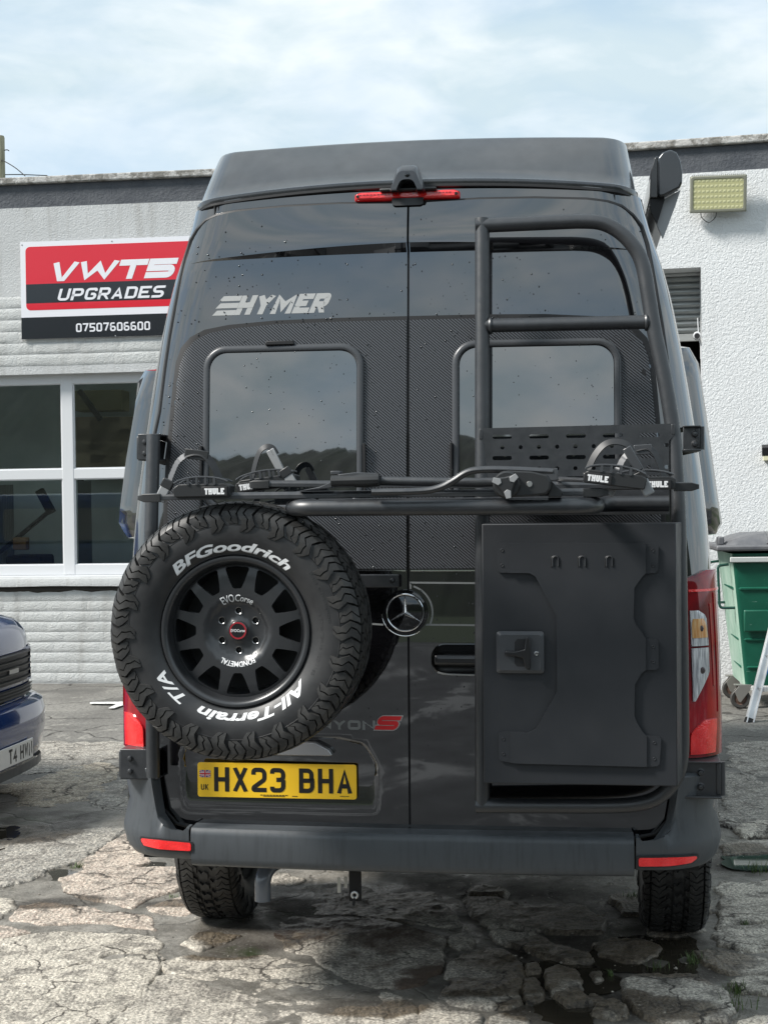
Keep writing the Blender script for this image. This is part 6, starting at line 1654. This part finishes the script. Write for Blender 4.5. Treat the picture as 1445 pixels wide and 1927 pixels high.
# roller shutter: slats lowered part way
shm = M_('galvanised_shutter', (.26, .28, .28), .42, .5); t = NT(shm); t.col(t.ramp(t.noise(3, 6, .6, t.vec((1, 1, 8))), .35, .65, (.20, .215, .215), (.34, .355, .35)))
ysh = .30; zt_s = RF.uz(1290, 520, ysh)[1]; zb_s = RF.uz(1300, 628, ysh)[1]; ns = 9; hs_ = (zt_s - zb_s) / ns
MB().box((rx0, ysh - .02, zt_s), (rx1, .5, rz1)).build('shutter_hood', wl_m, wing, 0)
mb = MB(); sec = [(.0, 0), (-.004, .10), (-.020, .30), (-.026, .55), (-.020, .80), (-.004, .97)]
mb.grid([[(x, ysh + y, z * hs_) for y, z in sec] for x in (rx0 + .01, rx1 - .012)]); sm_ = mb.mesh('shutter_slat', shm, 50)
for k in range(ns + 1): s_ = link('shutter_slat', sm_, wing); s_.location = (0, 0, zb_s + k * hs_ - (0 if k else 0))
MB().box((rx0 + .01, ysh - .02, zb_s - .07), (rx1 - .012, ysh + .015, zb_s - .002)).build('bottom_rail', M_('bottom_rail_grey', (.35, .36, .35), .5), wing, bevel=.005)
MB().box((rx1 - .012, ysh - .05, 0), (rx1 - .002, ysh + .05, zt_s)).build('guide_rail', wl_m, wing)

# security camera, its white mast; floodlight; solar lamp
qc = RF.at(1311, 632, .12)
cctv = thing('security_camera', 'small white security camera with a thin aerial at the corner of the shutter opening', 'camera', MR, (qc.x, .12, qc.z))
mb = MB(); mb.lathe([(0, -.05), (.028, -.05), (.034, -.045), (.035, .05), (.030, .06), (0, .06)], (qc.x, .12, qc.z), 'y', 20); mb.build('camera_body', upvc, cctv)
MB().lathe([(0, -.052), (.024, -.0525), (.026, -.048)], (qc.x, .12, qc.z - .006), 'y', 20).build('lens_face', rubber, cctv)
MB().tube([(qc.x + .012, .10, qc.z + .03), (qc.x + .006, .10, qc.z + .16)], .005, 6).build('aerial', upvc, cctv)
MB().tube([(qc.x + .02, .14, qc.z - .03), (rx1 - .008, .16, qc.z - .08), (rx1 - .008, .2, qc.z - .2)], .009, 6).build('mount_arm', upvc, cctv)
MB().tube([(rx1 - .006, .05, qc.z - .1), (rx1 - .008, .045, qc.z - .5), (rx1 - .006, .05, qc.z - 1.4)], .005, 5).build('cable', upvc, cctv)
fl = [RF.at(*p, -.13) for p in ((1299, 333), (1406, 329), (1402, 396), (1296, 401))]
fc = sum(fl, Vector()) / 4
flood = thing('floodlight', 'large rectangular LED floodlight with yellowish lens on the white wing wall', 'floodlight', MR, (fc.x, -.10, fc.z))
tiltm = Matrix.Translation(fc) @ Matrix.Rotation(R(1.4), 4, 'Y') @ Matrix.Rotation(R(8), 4, 'X')
FWd, FHt = (fl[1] - fl[0]).length, (fl[0] - fl[3]).length
gal = M_('galvanised_housing', (.30, .30, .24), .45, .5)
mb = MB(); mb.box((-FWd / 2, 0, -FHt / 2), (FWd / 2, .05, FHt / 2)); mb.xf(tiltm).build('housing', gal, flood, 0, bevel=.006)
rows = [[tuple(tiltm @ Vector((x, y, z))) for x, z in rrect(-FWd / 2 + k, -FHt / 2 + k, FWd / 2 - k, FHt / 2 - k, .02, 4)] for k, y in ((.004, -.001), (.010, -.012), (.026, -.012), (.030, -.003))]
mb = MB(); mb.grid(rows, closed=True); mb.build('lens_rim', gal, flood, 30)
ylens = M_('yellow_phosphor_lens', (.50, .49, .26), .35, 0, .3); 
mb = MB(); mb.box((-FWd / 2 + .026, -.006, -FHt / 2 + .026), (FWd / 2 - .026, -.002, FHt / 2 - .026)); mb.xf(tiltm).build('lens', ylens, flood, 0)
NX, NZ = 12, 6; s_ = .012; ledm = M_('pale_led_cells', (.56, .55, .32), .5)
led_me = MB().add([(-s_ * 1.2, 0, -s_), (s_ * 1.2, 0, -s_), (s_ * 1.2, 0, s_), (-s_ * 1.2, 0, s_), (0, -.0022, 0)], [(0, 1, 4), (1, 2, 4), (2, 3, 4), (3, 0, 4)]).mesh('led_cell', ledm, 0)
for i in range(NX):
    for j in range(NZ):
        x = -FWd / 2 + .045 + (FWd - .09) * i / (NX - 1); z = -FHt / 2 + .045 + (FHt - .09) * j / (NZ - 1); lc = link('led_cell', led_me, flood); lc.matrix_local = Matrix.Translation(-BASE[flood.name]) @ tiltm @ Matrix.Translation((x, -.0065, z))
for k in range(30):
    pass
mb = MB(); [mb.box((-FWd / 2 + .02 + k * (FWd - .04) / 27, .004, FHt / 2), (-FWd / 2 + .026 + k * (FWd - .04) / 27, .045, FHt / 2 + .010)) for k in range(28)]; mb.xf(tiltm).build('cooling_fins', gal, flood, 0)
MB().box((fc.x - .05, -.06, fc.z - .05), (fc.x + .05, .0, fc.z + .05)).build('wall_bracket', gal, flood)
ca_, cb2 = RF.at(1318, 401, -.08), RF.at(1347, 400, -.08); m_ = (ca_ + cb2) / 2; m_.z -= .085
MB().tube(cr([ca_, ca_ * .85 + m_ * .15 + Vector((0, 0, -.03)), m_, cb2 * .85 + m_ * .15 + Vector((0, 0, -.03)), cb2], 6), .004, 6).build('cable', rubber, flood)
la = RF.at(1433, 838, -.08); lb = RF.at(1470, 867, -.08)
lamp = thing('solar_wall_lamp', 'small black wall lamp with pale lower diffuser at the right edge of the white wall', 'wall lamp', MR, (la.x, -.05, lb.z))
mb = MB(); mb.add([(la.x, -.10, la.z - .02), (lb.x, -.10, la.z - .02), (lb.x, 0, la.z + .01), (la.x, 0, la.z + .01), (la.x, -.08, la.z - .09), (lb.x, -.08, la.z - .09), (lb.x, 0, la.z - .09), (la.x, 0, la.z - .09)], [(0, 1, 2, 3), (7, 6, 5, 4), (0, 4, 5, 1), (1, 5, 6, 2), (2, 6, 7, 3), (3, 7, 4, 0)]); mb.build('lamp_housing', rubber, lamp, 0, bevel=.005)
mb = MB(); mb.box((la.x + .01, -.075, lb.z + .005), (lb.x - .01, -.004, la.z - .092)); mb.build('diffuser', M_('pale_diffuser', (.62, .60, .42), .4), lamp, 0, bevel=.004)

# ------------------------------------------------------------------ the sign board
s0, s1, s2, s3 = [LF.at(*p, -.03) for p in ((38.5, 456), (345, 443), (298, 630), (42, 639))]
SX0, SX1 = s0.x + .0, LF.at(400, 441, -.03).x; SZ1 = s0.z; SZ0 = s3.z
print('sign', SX0, SX1, SZ0, SZ1)
sign = thing('sign_board', 'white, red and black workshop sign with lettering and phone number', 'sign', ML, ((SX0 + SX1) / 2, -.02, SZ0))
sg_w = M_('sign_white', (.80, .80, .84), .22, 0, .4); sg_r = M_('sign_red', (.66, .014, .032), .2, 0, .5); sg_k = M_('sign_black', (.012, .014, .018), .2, 0, .5)
# z rows at x of the left edge
zr = lambda y: LF.at(60, y, -.03).z
MB().box((SX0, -.030, SZ0), (SX1, -.022, SZ1)).build('board', sg_w, sign, 0, bevel=.001)
MB().box((SX0 + .001, -.0315, SZ0 + .001), (SX1 - .001, -.0301, zr(597.5))).build('number_band', sg_k, sign, 0)
xa = LF.at(49, 500, -.03).x
redp = rrect(xa, zr(584), SX1 - (xa - SX0), zr(464.5), .045, 6); mb = MB(); mb.prism(redp, -.0315, -.0301); mb.build('red_field', sg_r, sign, 0)
MB().box((xa + .0005, -.0322, zr(571)), (SX1 - (xa - SX0) - .0005, -.0316, zr(535))).build('black_stripe', sg_k, sign, 0)
for pxx, pyy in ((42, 461), (211, 454), (218, 632)):
    q = LF.at(pxx, pyy, -.03); MB().lathe([(0, -.004), (.006, -.003), (.008, 0)], (q.x, -.030, q.z), seg=10).build('fixing_screw', steel, sign)
def slab_l(u, txt, px0, px1, py0, py1, cwr, str_, gapr, shear, mat, name, y=-.0325, wide={}, rad=None):
    a = LF.at(px0, py1, -.03); b = LF.at(px1, py0, -.03); h = b.z - a.z; cw = h * cwr; Ls, w_ = lets(txt, h, cw, h * str_, h * gapr, shear=shear, wide=wide, rad=(h * str_ * .9 if rad is None else rad)); k_ = (b.x - a.x - h * shear) / w_
    mb = MB(); lay(mb, [([((p - q_ * shear) * k_ + q_ * shear, q_) for p, q_ in v], f, li) for v, f, li in Ls], lambda p, q_, l: (a.x + p, y - l, a.z + q_)); mb.build(name, mat, sign, 0)
slab_l(0, 'VWT5', 90, 337, 485, 530, 1.45, .31, .04, .36, sg_w, 'sign_lettering', wide={'W': 1.4, 'V': .95})
slab_l(0, 'UPGRADES', 108, 313, 537, 566, .84, .20, .14, .30, sg_w, 'sign_lettering')
slab_l(0, '07507606600', 144, 283, 604.5, 625, .62, .17, .12, 0, sg_w, 'phone_number')

# ------------------------------------------------------------------ things inside the workshop
card = M_('cardboard', (.42, .31, .20), .85)
for i, (px_, py_, yy) in enumerate([(x, y, 1.45) for y in (858, 830, 808) for x in (172, 198, 224)]):
    q = LF.at(px_, py_, yy); w2 = .17; h2 = .135
    b_ = MB().box((q.x - w2, yy, q.z - h2), (q.x + w2, yy + .36, q.z + h2)).build('cardboard_box', card, None, 0, bevel=.006, M=ML)
    row = ('bottom', 'middle', 'top')[i // 3]; col_ = ('left', 'centre', 'right')[i % 3]
    props(b_, f'brown cardboard box seen through the upper right pane, {row} row, {col_} of three', 'box', 'cardboard boxes stacked in the workshop')
q0, q1 = LF.at(160, 875, 1.4), LF.at(250, 875, 1.4)
shf = thing('workshop_shelf', 'dim shelf in the workshop that carries the cardboard boxes', 'shelf', ML, (q0.x, 1.42, 0))
zsh = LF.at(198, 858, 1.45).z - .136
MB().box((q0.x - .1, 1.38, zsh - .04), (q1.x + .3, 1.88, zsh - .001)).build('shelf_board', under, shf)
for x in (q0.x - .08, q1.x + .26): MB().box((x, 1.40, 0), (x + .05, 1.45, zsh - .041)).build('leg', under, shf)
q = LF.at(185, 755, 1.5)
props(MB().box((q.x - .26, 1.5, q.z - .10), (q.x + .26, 1.8, q.z + .12)).build('storage_crate', M_('yellowed_crate', (.32, .27, .13), .8), None, 0, bevel=.01, M=ML), 'yellowish crate high behind the upper right window pane', 'crate')
q = LF.at(185, 775, 1.9)
MB().bar(LF.at(150, 735, 1.35), LF.at(190, 790, 1.35), .05, .05).build('brace', under, shf)
# post and lean-to corrugated sheet inside
cs_m = M_('corrugated_sheet_grey', (.30, .31, .31), .5, .4)
for k, (p0, p1, lab) in enumerate((((-10, 912), (26, 1062), 'grey corrugated sheet standing behind the lower left pane'), ((150, 905), (172, 1062), 'narrow pale panel standing behind the lower right pane'))):
    a, b = LF.at(p0[0], p1[1], 1.2), LF.at(p1[0], p0[1], 1.2); mb = MB(); N = 24
    mb.grid([[(a.x + (b.x - a.x) * i / N, 1.2 + .012 * (i % 2), z) for i in range(N + 1)] for z in (0.0, b.z)]); o_ = mb.build('metal_sheet', cs_m, None, 0, M=ML); props(o_, lab, 'panel')
a, b = LF.at(75, 922, 1.0), LF.at(98, 965, 1.0)
eq = thing('workshop_press', 'dark tangle of workshop machinery behind the lower left pane', 'machine', ML, (a.x, 1.0, 0))
MB().bar(a, b, .08, .08).build('arm', under, eq); MB().bar(LF.at(0, 1040, 1.0), LF.at(90, 965, 1.0), .04, .04).build('arm', under, eq)
q = LF.at(48, 1045, 1.0); MB().box((q.x - .22, 1.0, 0), (q.x + .18, 1.4, q.z)).build('base', under, eq, bevel=.03)
q = LF.at(40, 1022, .95); MB().box((q.x - .07, .9, q.z - .07), (q.x + .08, .99, q.z + .06)).build('orange_cover', M_('orange_brown_cover', (.33, .17, .07), .7), eq, bevel=.01)

# ------------------------------------------------------------------ telegraph pole and wires behind the roof
pp0 = pray(3, 300); pd = 26.0; pp_ = CAM + pp0 * (pd / pp0.y)
ptop = CAM + pray(3, 256) * (pd / pray(3, 256).y)
pole = thing('telegraph_pole', 'weathered wooden telegraph pole rising behind the workshop roof at the left edge', 'pole', None, (pp_.x, pp_.y, 0))
wood = M_('weathered_pole_wood', (.28, .27, .18), .85); t = NT(wood); t.col(t.ramp(t.noise(6, 6, .65, t.vec((4, 4, .5))), .35, .65, (.20, .19, .12), (.36, .34, .24)))
MB().lathe([(.11, 0), (.085, ptop.z - .03), (.075, ptop.z), (0, ptop.z + .012)], (pp_.x - .02, pp_.y, 0), 'z', 20).build('shaft', wood, pole)
def wire(pxs, dz, name='wire'):
    P = [CAM + pray(x, y) * (d / pray(x, y).y) for x, y, d in pxs]; MB().tube(cr(P, 6), .009, 5).build(name, rubber, pole)
wire([(0, 301, 26), (10, 304, 25.8), (30, 316, 25.3), (48, 331, 25)], 0); wire([(0, 329, 26), (40, 328.5, 26), (90, 330.5, 26)], 0); wire([(8, 283, 25.9), (14, 282, 25.9), (18, 284, 25.9)], 0)

# ------------------------------------------------------------------ wheelie container
bo = gpt(1388, 1337); BY = R(6)
MBn = Matrix.Translation(bo) @ Matrix.Rotation(-BY, 4, 'Z'); BF = Frame(MBn)
P_ = lambda x, y, yy=0: BF.uz(x, y, yy)
bin_ = thing('waste_container', 'scuffed green four-wheeled waste container with grey lid against the white wall', 'bin', MBn, (1.0, .5, 0))
gr_m = M_('faded_green_plastic', (.012, .15, .095), .38); t = NT(gr_m)
c = t.ramp(t.noise(2.2, 6, .6), .35, .7, (.005, .075, .045), (.010, .115, .072)); v = t.vec((1, 1, 9)); c = t.mix(t.ramp(t.noise(3.2, 8, .8, v), .64, .67), c, (.45, .60, .52)); c = t.mix(t.ramp(t.noise(6, 8, .75, t.vec((8, 8, .8))), .70, .73), c, (.40, .55, .47)); t.col(c)
gp_m = M_('sunlit_side_green_plastic', (.30, .44, .36), .5); t = NT(gp_m); t.col(t.ramp(t.noise(4, 6, .65), .35, .7, (.24, .38, .30), (.40, .52, .44)))  # paler green for the left side, its sunlight painted in
lid_m = M_('grey_lid_plastic', (.10, .105, .115), .45); t = NT(lid_m); t.col(t.ramp(t.noise(4, 6, .65), .35, .7, (.08, .085, .095), (.16, .16, .165)))
xT, zT = P_(1374, 1042); xB, zB2 = P_(1402, 1293); xw = xT + 1.28; dpt = .95
mb = MB(); rows = []
for z in np.linspace(0, 1, 12):
    x = xB + (xT - xB) * z; zz = zB2 + (zT - zB2) * z; inx = (1 - z) * .10; yb2 = dpt - (1 - z) * .15; y0 = (1 - z) * .10
    rows.append([(p[0], p[1], zz) for p in fillet([(x, y0), (xw - inx, y0), (xw - inx, yb2), (x, yb2)], .045, 4)])
mb.grid(rows, closed=True); mb.add(rows[0], [tuple(range(len(rows[0])))]); 
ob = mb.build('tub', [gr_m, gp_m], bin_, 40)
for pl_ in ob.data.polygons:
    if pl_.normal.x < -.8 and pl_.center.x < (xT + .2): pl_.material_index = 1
for yy, hh in ((1108, .012), (1205, .010), (1258, .010)):
    z = P_(1400, yy)[1]; k = (z - zB2) / (zT - zB2); x = xB + (xT - xB) * k; y0 = (1 - k) * .10
    MB().tube([(x + .012, dpt * .8, z), (x + .000, y0 + .05, z), (x + .05, y0 - .002, z), (xw - .15, y0 - .002, z)], hh, 6).build('moulded_rib', gr_m, bin_)
zr1 = P_(1400, 1048)[1]; zr2 = P_(1400, 1058)[1]
MB().box((xT - .008, -.035, zr2), (xw + .02, -.002, zr1)).build('front_rim', M_('worn_pale_rim', (.50, .52, .51), .5), bin_, bevel=.006)
MB().box((xT + .10, .02, P_(1400, 1190)[1]), (xT + .42, .045, P_(1400, 1148)[1])).build('front_pad', gr_m, bin_, bevel=.015)
zl0, zl1 = P_(1370, 1037)[1], P_(1370, 1026)[1]; xl0 = P_(1347, 1030, -.04)[0]
mb = MB(); mb.box((xl0, -.05, zl0), (xw + .12, dpt + .05, zl1)); mb.build('lid_rim', lid_m, bin_, bevel=.015)
zl2 = P_(1400, 1004, .3)[1]; xd0 = P_(1364, 1020, .1)[0]
mb = MB(); rows = []
for k, (i_, z) in enumerate(((0, zl1), (.03, zl1 + .03), (.12, zl2 - .02), (.20, zl2), (.5, zl2 + .01))):
    rows.append([(p[0], p[1], z) for p in fillet([(xd0 + i_, .0 + i_ * .5), (xw + .05 - i_, .0 + i_ * .5), (xw + .05 - i_, dpt - i_ * .5), (xd0 + i_, dpt - i_ * .5)], .08, 5)])
mb.grid(rows, closed=True); mb.add(rows[-1], [tuple(range(len(rows[-1])))]); mb.build('lid_dome', lid_m, bin_, 35)
for xk in (.32, .36): MB().tube([(xd0 + xk, .0, zl1 + .01), (xd0 + xk, .05, zl2 - .03), (xd0 + xk, .12, zl2 + .008)], .006, 6).build('lid_ridge', lid_m, bin_)
zk = P_(1358, 1018)[1]; MB().box((P_(1354, 1020)[0], .1, zl1), (P_(1365, 1020)[0], .25, zk + .03)).build('hinge_lug', lid_m, bin_, bevel=.008)
# side handles: bent rods
for yy, px_ in ((.10, 1362), (.75, 1347)):
    a = P_(1373, 1062)[0]; zt2 = P_(1370, 1063)[1]; zb5 = P_(1365, 1146)[1]; xo = a - .085
    MB().tube(fillet([(a, yy, zt2), (xo + .01, yy, zt2 - .01), (xo, yy, zt2 - .03), (xo + .01, yy, zb5), (a + .06, yy, zb5 + .002)], .03, 4, False), .011, 8).build('side_handle', M_('dark_green_rod', (.01, .06, .045), .4), bin_)
# castors
for (px_, py_, yy) in ((1392, 1310, .12), (1376, 1303, .75)):
    c = BF.at(px_, py_, yy); rad_ = .082
    w_o = bpy.data.objects.new('castor', None); COL.objects.link(w_o); w_o.parent = bin_; w_o.location = Vector((c.x, yy, rad_)) - BASE[bin_.name]
    MB().lathe([(.050, -.022), (.072, -.025), (.080, -.018), (.082, 0), (.080, .018), (.072, .025), (.050, .022)], seg=32).build('tyre', M_('castor_rubber', (.045, .043, .04), .6), w_o)
    MB().lathe([(0, -.020), (.018, -.026), (.022, -.018), (.044, -.014), (.052, -.022)], seg=28).build('hub', M_('castor_hub_brown', (.10, .06, .045), .5), w_o)
    mb = MB(); mb.prism([(-.018, -.02), (.0, -.03), (.075, .07), (.085, .11), (-.01, .11), (-.05, .06)], -.034, -.028); mb.prism([(-.018, -.02), (.0, -.03), (.075, .07), (.085, .11), (-.01, .11), (-.05, .06)], .028, .034); mb.box((-.05, -.034, .105), (.09, .034, .115)); mb.build('fork', M_('castor_fork_zinc', (.30, .29, .27), .45, .6), w_o, 0, bevel=.003)

# ------------------------------------------------------------------ aluminium ladder leaning beyond the right edge
g0 = gpt(1409, 1359); dl = Vector((.40, .30, 1.62)) ; 
s1_ = pray(1452, 1188); # direction of the rail in the picture
tt = (g0.y + .25) / s1_.y; g1_ = CAM + s1_ * tt; dr = (g1_ - g0).normalized()
alu = M_('dull_aluminium', (.62, .63, .64), .38, .35); t = NT(alu); t.col(t.ramp(t.noise(8, 6, .6), .35, .7, (.52, .53, .54), (.74, .75, .76)))
lad = thing('step_ladder', 'pale aluminium ladder leaning in front of the green container at the right edge', 'ladder', None, tuple(g0))
right_ = Vector((.97, -.22, 0))
for k in (0, 1):
    o_ = g0 + right_ * .42 * k; mb = MB(); mb.bar(o_, o_ + dr * 2.2, .065, .028, up=(0, 1, 0)); mb.bar(o_ + Vector((-.026, -.02, 0)), o_ + Vector((-.026, -.02, 0)) + dr * 2.2, .008, .022, up=(0, 1, 0)); mb.bar(o_ + Vector((.026, -.02, 0)), o_ + Vector((.026, -.02, 0)) + dr * 2.2, .008, .022, up=(0, 1, 0)); mb.build('rail', alu, lad, 0)
    MB().bar(o_ - dr * .005, o_ + dr * .03, .072, .036, up=(0, 1, 0)).build('foot', rubber, lad)
for k in range(1, 8):
    a = g0 + dr * .27 * k; MB().bar(a, a + right_ * .42, .03, .03).build('rung', alu, lad)
blu = M_('blue_tape', (.03, .20, .62), .5)
q = g0 + dr * ((gpt(1409, 1359) - gpt(1409, 1359)).length + .56); qq = CAM + pray(1438, 1264) * (q.y / pray(1438, 1264).y)
mb = MB(); mb.bar(qq + Vector((-.03, -.035, -.01)), qq + Vector((.04, -.03, .03)), .03, .01, up=(0, 1, 0)); mb.bar(qq + Vector((-.01, -.04, -.03)), qq + Vector((.02, -.04, .04)), .02, .008, up=(0, 1, 0)); mb.bar(qq + Vector((.03, -.03, -.08)), qq + Vector((.045, -.03, -.02)), .014, .008, up=(0, 1, 0)); mb.build('blue_tape', blu, lad, 0, bevel=.002)

# ------------------------------------------------------------------ blue van at the left edge
qx = 62; dq = 8.4; pr = pray(qx, 1385); q = CAM + pr * (dq / pr.y)
da = math.atan2(.156, .988)
# local frame: x = along the front, away from the camera; -y = out of the front; z up
CX = Matrix(((.156, -.988, 0), (.988, .156, 0), (0, 0, 1))).to_4x4()
org = Vector((q.x, q.y, 0)) - Vector((.156, .988, 0)) * .26 - Vector((.988, -.156, 0)) * .125
TB = Matrix.Translation(org) @ CX
car = thing('blue_van', 'front corner of a parked dark blue van with white plate at the left edge', 'van', TB)
blue_m = M_('blue_car_paint', (.008, .036, .15), .12, 0, 1, .5)
W_ = .92
def nose(x, bulge):   # how far back the front lies at x
    a = abs(x) / W_; return bulge * a ** 5 + .05 * a * a
def loftx(rows_, name, mat, N=22, par=car, bul=.22, w=W_, sm=40):
    rows = []
    for off, z, b in rows_:
        r_ = [(x, -off + nose(x, b) * 1.0, z) for x in np.linspace(-w, w, N)]
        r_ = [(-w, .9, z)] + [(p[0] * (1.0), p[1], p[2]) for p in r_] + [(w, .9, z)]; rows.append(r_)
    mb = MB(); mb.grid(rows); return mb.build(name, mat, par, sm)
loftx([(-.02, .62, .2), (.005, .66, .2), (.0, .92, .2), (-.02, .99, .2), (-.07, 1.045, .24), (-.25, 1.10, .3), (-.7, 1.22, .3), (-.9, 1.26, .3)], 'bonnet', blue_m)
loftx([(.02, .20, .30), (.07, .24, .30), (.10, .33, .28), (.115, .42, .26), (.115, .53, .25), (.10, .58, .25), (.06, .60, .25), (-.0, .605, .25)], 'bumper', blue_m, w=.95)
MB().grid([[(x, .30, z) for x in np.linspace(-.85, .85, 6)] for z in (.25, 1.0)]).build('radiator', under, car, 0)
MB().box((-.86, .95, .3), (.86, 4.6, 1.25)).build('body', blue_m, car, 0, bevel=.10)
MB().grid([[(x, y + nose(x, .1), z) for x in np.linspace(-w2_, w2_, 10)] for y, z, w2_ in ((.98, 1.24, .82), (1.35, 1.55, .78), (1.72, 1.84, .74))]).build('windscreen', glass_dark, car, 30)
cabp = fillet([(1.0, 1.25), (4.6, 1.25), (4.6, 1.90), (1.75, 1.90)], [.02, .02, .2, .12], 5)
mb = MB(); rows = []
for xx_, k_ in ((-.84, 0), (-.80, 1), (-.70, 1.6), (.70, 1.6), (.80, 1), (.84, 0)):
    rows.append([(xx_, y, z if z < 1.3 else z - .10 * (1 - k_ / 1.6) ** 1.5) for y, z in cabp])
mb.grid(rows, closed=True); mb.add(rows[0] + rows[-1], [tuple(range(len(cabp))), tuple(range(2 * len(cabp) - 1, len(cabp) - 1, -1))]); mb.build('cab', blue_m, car, 40)
for sx in (-.848, .848):
    for y0_, y1_, y2_ in ((1.25, 1.72, 2.25), (2.45, 2.5, 3.35), (3.5, 3.5, 4.35)):
        pp9 = fillet([(y0_, 1.27), (y2_, 1.27), (y2_, 1.70), (y1_, 1.70)], .05, 4); MB().add([(sx, y, z) for y, z in pp9], [tuple(range(len(pp9)))]).build('side_window', glass_dark, car, 0)
def band(z0, z1, off, x0, x1, name, mat, b=.2, par=car):
    return MB().grid([[(x, -off + nose(x, b), z) for x in np.linspace(x0, x1, 16)] for z in (z0, z1)]).build(name, mat, par, 30)
gd = M_('grille_black', (.008, .008, .009), .5)
band(.70, .88, .012, -.60, .60, 'grille_opening', gd)
for k in range(5):
    z = .722 + k * .036; MB().grid([[(x, -(.012 + d) + nose(x, .2), z + dz) for x in np.linspace(-.58, .58, 14)] for d, dz in ((0, -.006), (.016, -.004), (.018, .004), (0, .008))]).build('grille_slat', gd if k % 2 == 9 else plast_d, car, 30)
MB().tube([(x, -.016 + nose(x, .2), z) for x, z in [(-.60, .70), (.60, .70), (.60, .88), (-.60, .88)]], .010, 6, closed=True).build('grille_frame', blue_m, car)
band(.615, .675, .012, -.72, .72, 'lower_grille', gd)
for k in range(3):
    z = .628 + k * .018; MB().tube([(x, -.020 + nose(x, .2), z) for x in np.linspace(-.70, .70, 12)], .0035, 6).build('grille_slat', plast_d, car)
hl = M_('headlamp_glass', (.55, .58, .62), .06, .1, 1)
MB().grid([[(x, -.016 + nose(x, .2), z) for x in np.linspace(.635, .90, 10)] for z in (.70, .89)]).build('headlight', hl, car, 40)
MB().box((.2, -.018, .76), (.33, .04, .80)).build('grille_badge', steel, car, 0)
pz0, pz1 = .285, .396
MB().box((-.26, -.128, pz0), (.26, -.118, pz1)).build('number_plate', platew, car, 0, bevel=.003)
npl = [o for o in car.children if o.name.startswith('number_plate')][0]
mb = MB(); Ls, w_ = lets('T4 HWN', .079, .050, .0142, .011, space=.033, rad=.014); k_ = .255 - .02
letters_each(Ls, lambda a, b, l: (.245 - w_ + a, -.1284 - l, pz0 + .016 + b), 'plate_letter', black_let, npl)
MB().grid([[(x, -.085 + nose(x, .26), z) for x in np.linspace(-.9, .9, 14)] for z in (.20, .25)]).build('air_dam', plast, car, 30)
for sx in (-.78, .78): MB().lathe([(0, -.1), (.2, -.1), (.30, -.09), (.315, 0), (.30, .09), (.2, .1), (0, .1)], (sx, .95, .31), 'x', 28).build('wheel', tyre_m, car)

# ------------------------------------------------------------------ what lies behind the camera and shows in the paint
hill_m = M_('dark_wooded_hill', (.022, .035, .014), .9); t = NT(hill_m); t.col(t.ramp(t.noise(.35, 6, .6), .35, .65, (.004, .008, .004), (.012, .021, .009)))
xs = np.linspace(-130, 130, 1100); rows = []
for k, (yy, f) in enumerate(((-45, 0), (-60, .5), (-72, .85), (-82, 1.0), (-100, .9), (-160, .3))):
    hgt2 = 18.4 + 2.5 * (fbm(xs, xs * 0 + 3, 3, 12, 45) - .5) * 2 + .7 * (fbm(xs, xs * 0 + yy, 4, 13, 8) - .5) + .9 * (fbm(xs, xs * 0 + yy, 4, 14, 1.0, .65) - .5)
    rows.append([(x, yy, f * h - .1) for x, h in zip(xs, hgt2)])
h_ = MB().grid(rows).build('hill', hill_m, None, 60); h_['kind'] = 'structure'
verge = M_('grass_verge', (.022, .036, .012), .9)
v_ = MB().add([(-60, -45, .02), (60, -45, .02), (60, -16, .02), (-60, -16, .02)], [(0, 1, 2, 3)]).build('grass_verge', verge, None, 0); v_['kind'] = 'structure'
tar = M_('patched_tarmac', (.05, .05, .045), .85); t = NT(tar); t.col(t.mix(t.ramp(t.noise(.9, 7, .65, None, .6), .54, .59), t.ramp(t.noise(3, 5), .35, .65, (.018, .019, .021), (.038, .040, .043)), (.15, .152, .155)))
rd = MB().add([(-60, -15.9, -.02), (60, -15.9, -.02), (60, 3.4, -.02), (-60, 3.4, -.02)], [(0, 1, 2, 3)]).build('yard_approach', tar, None, 0); rd['kind'] = 'structure'
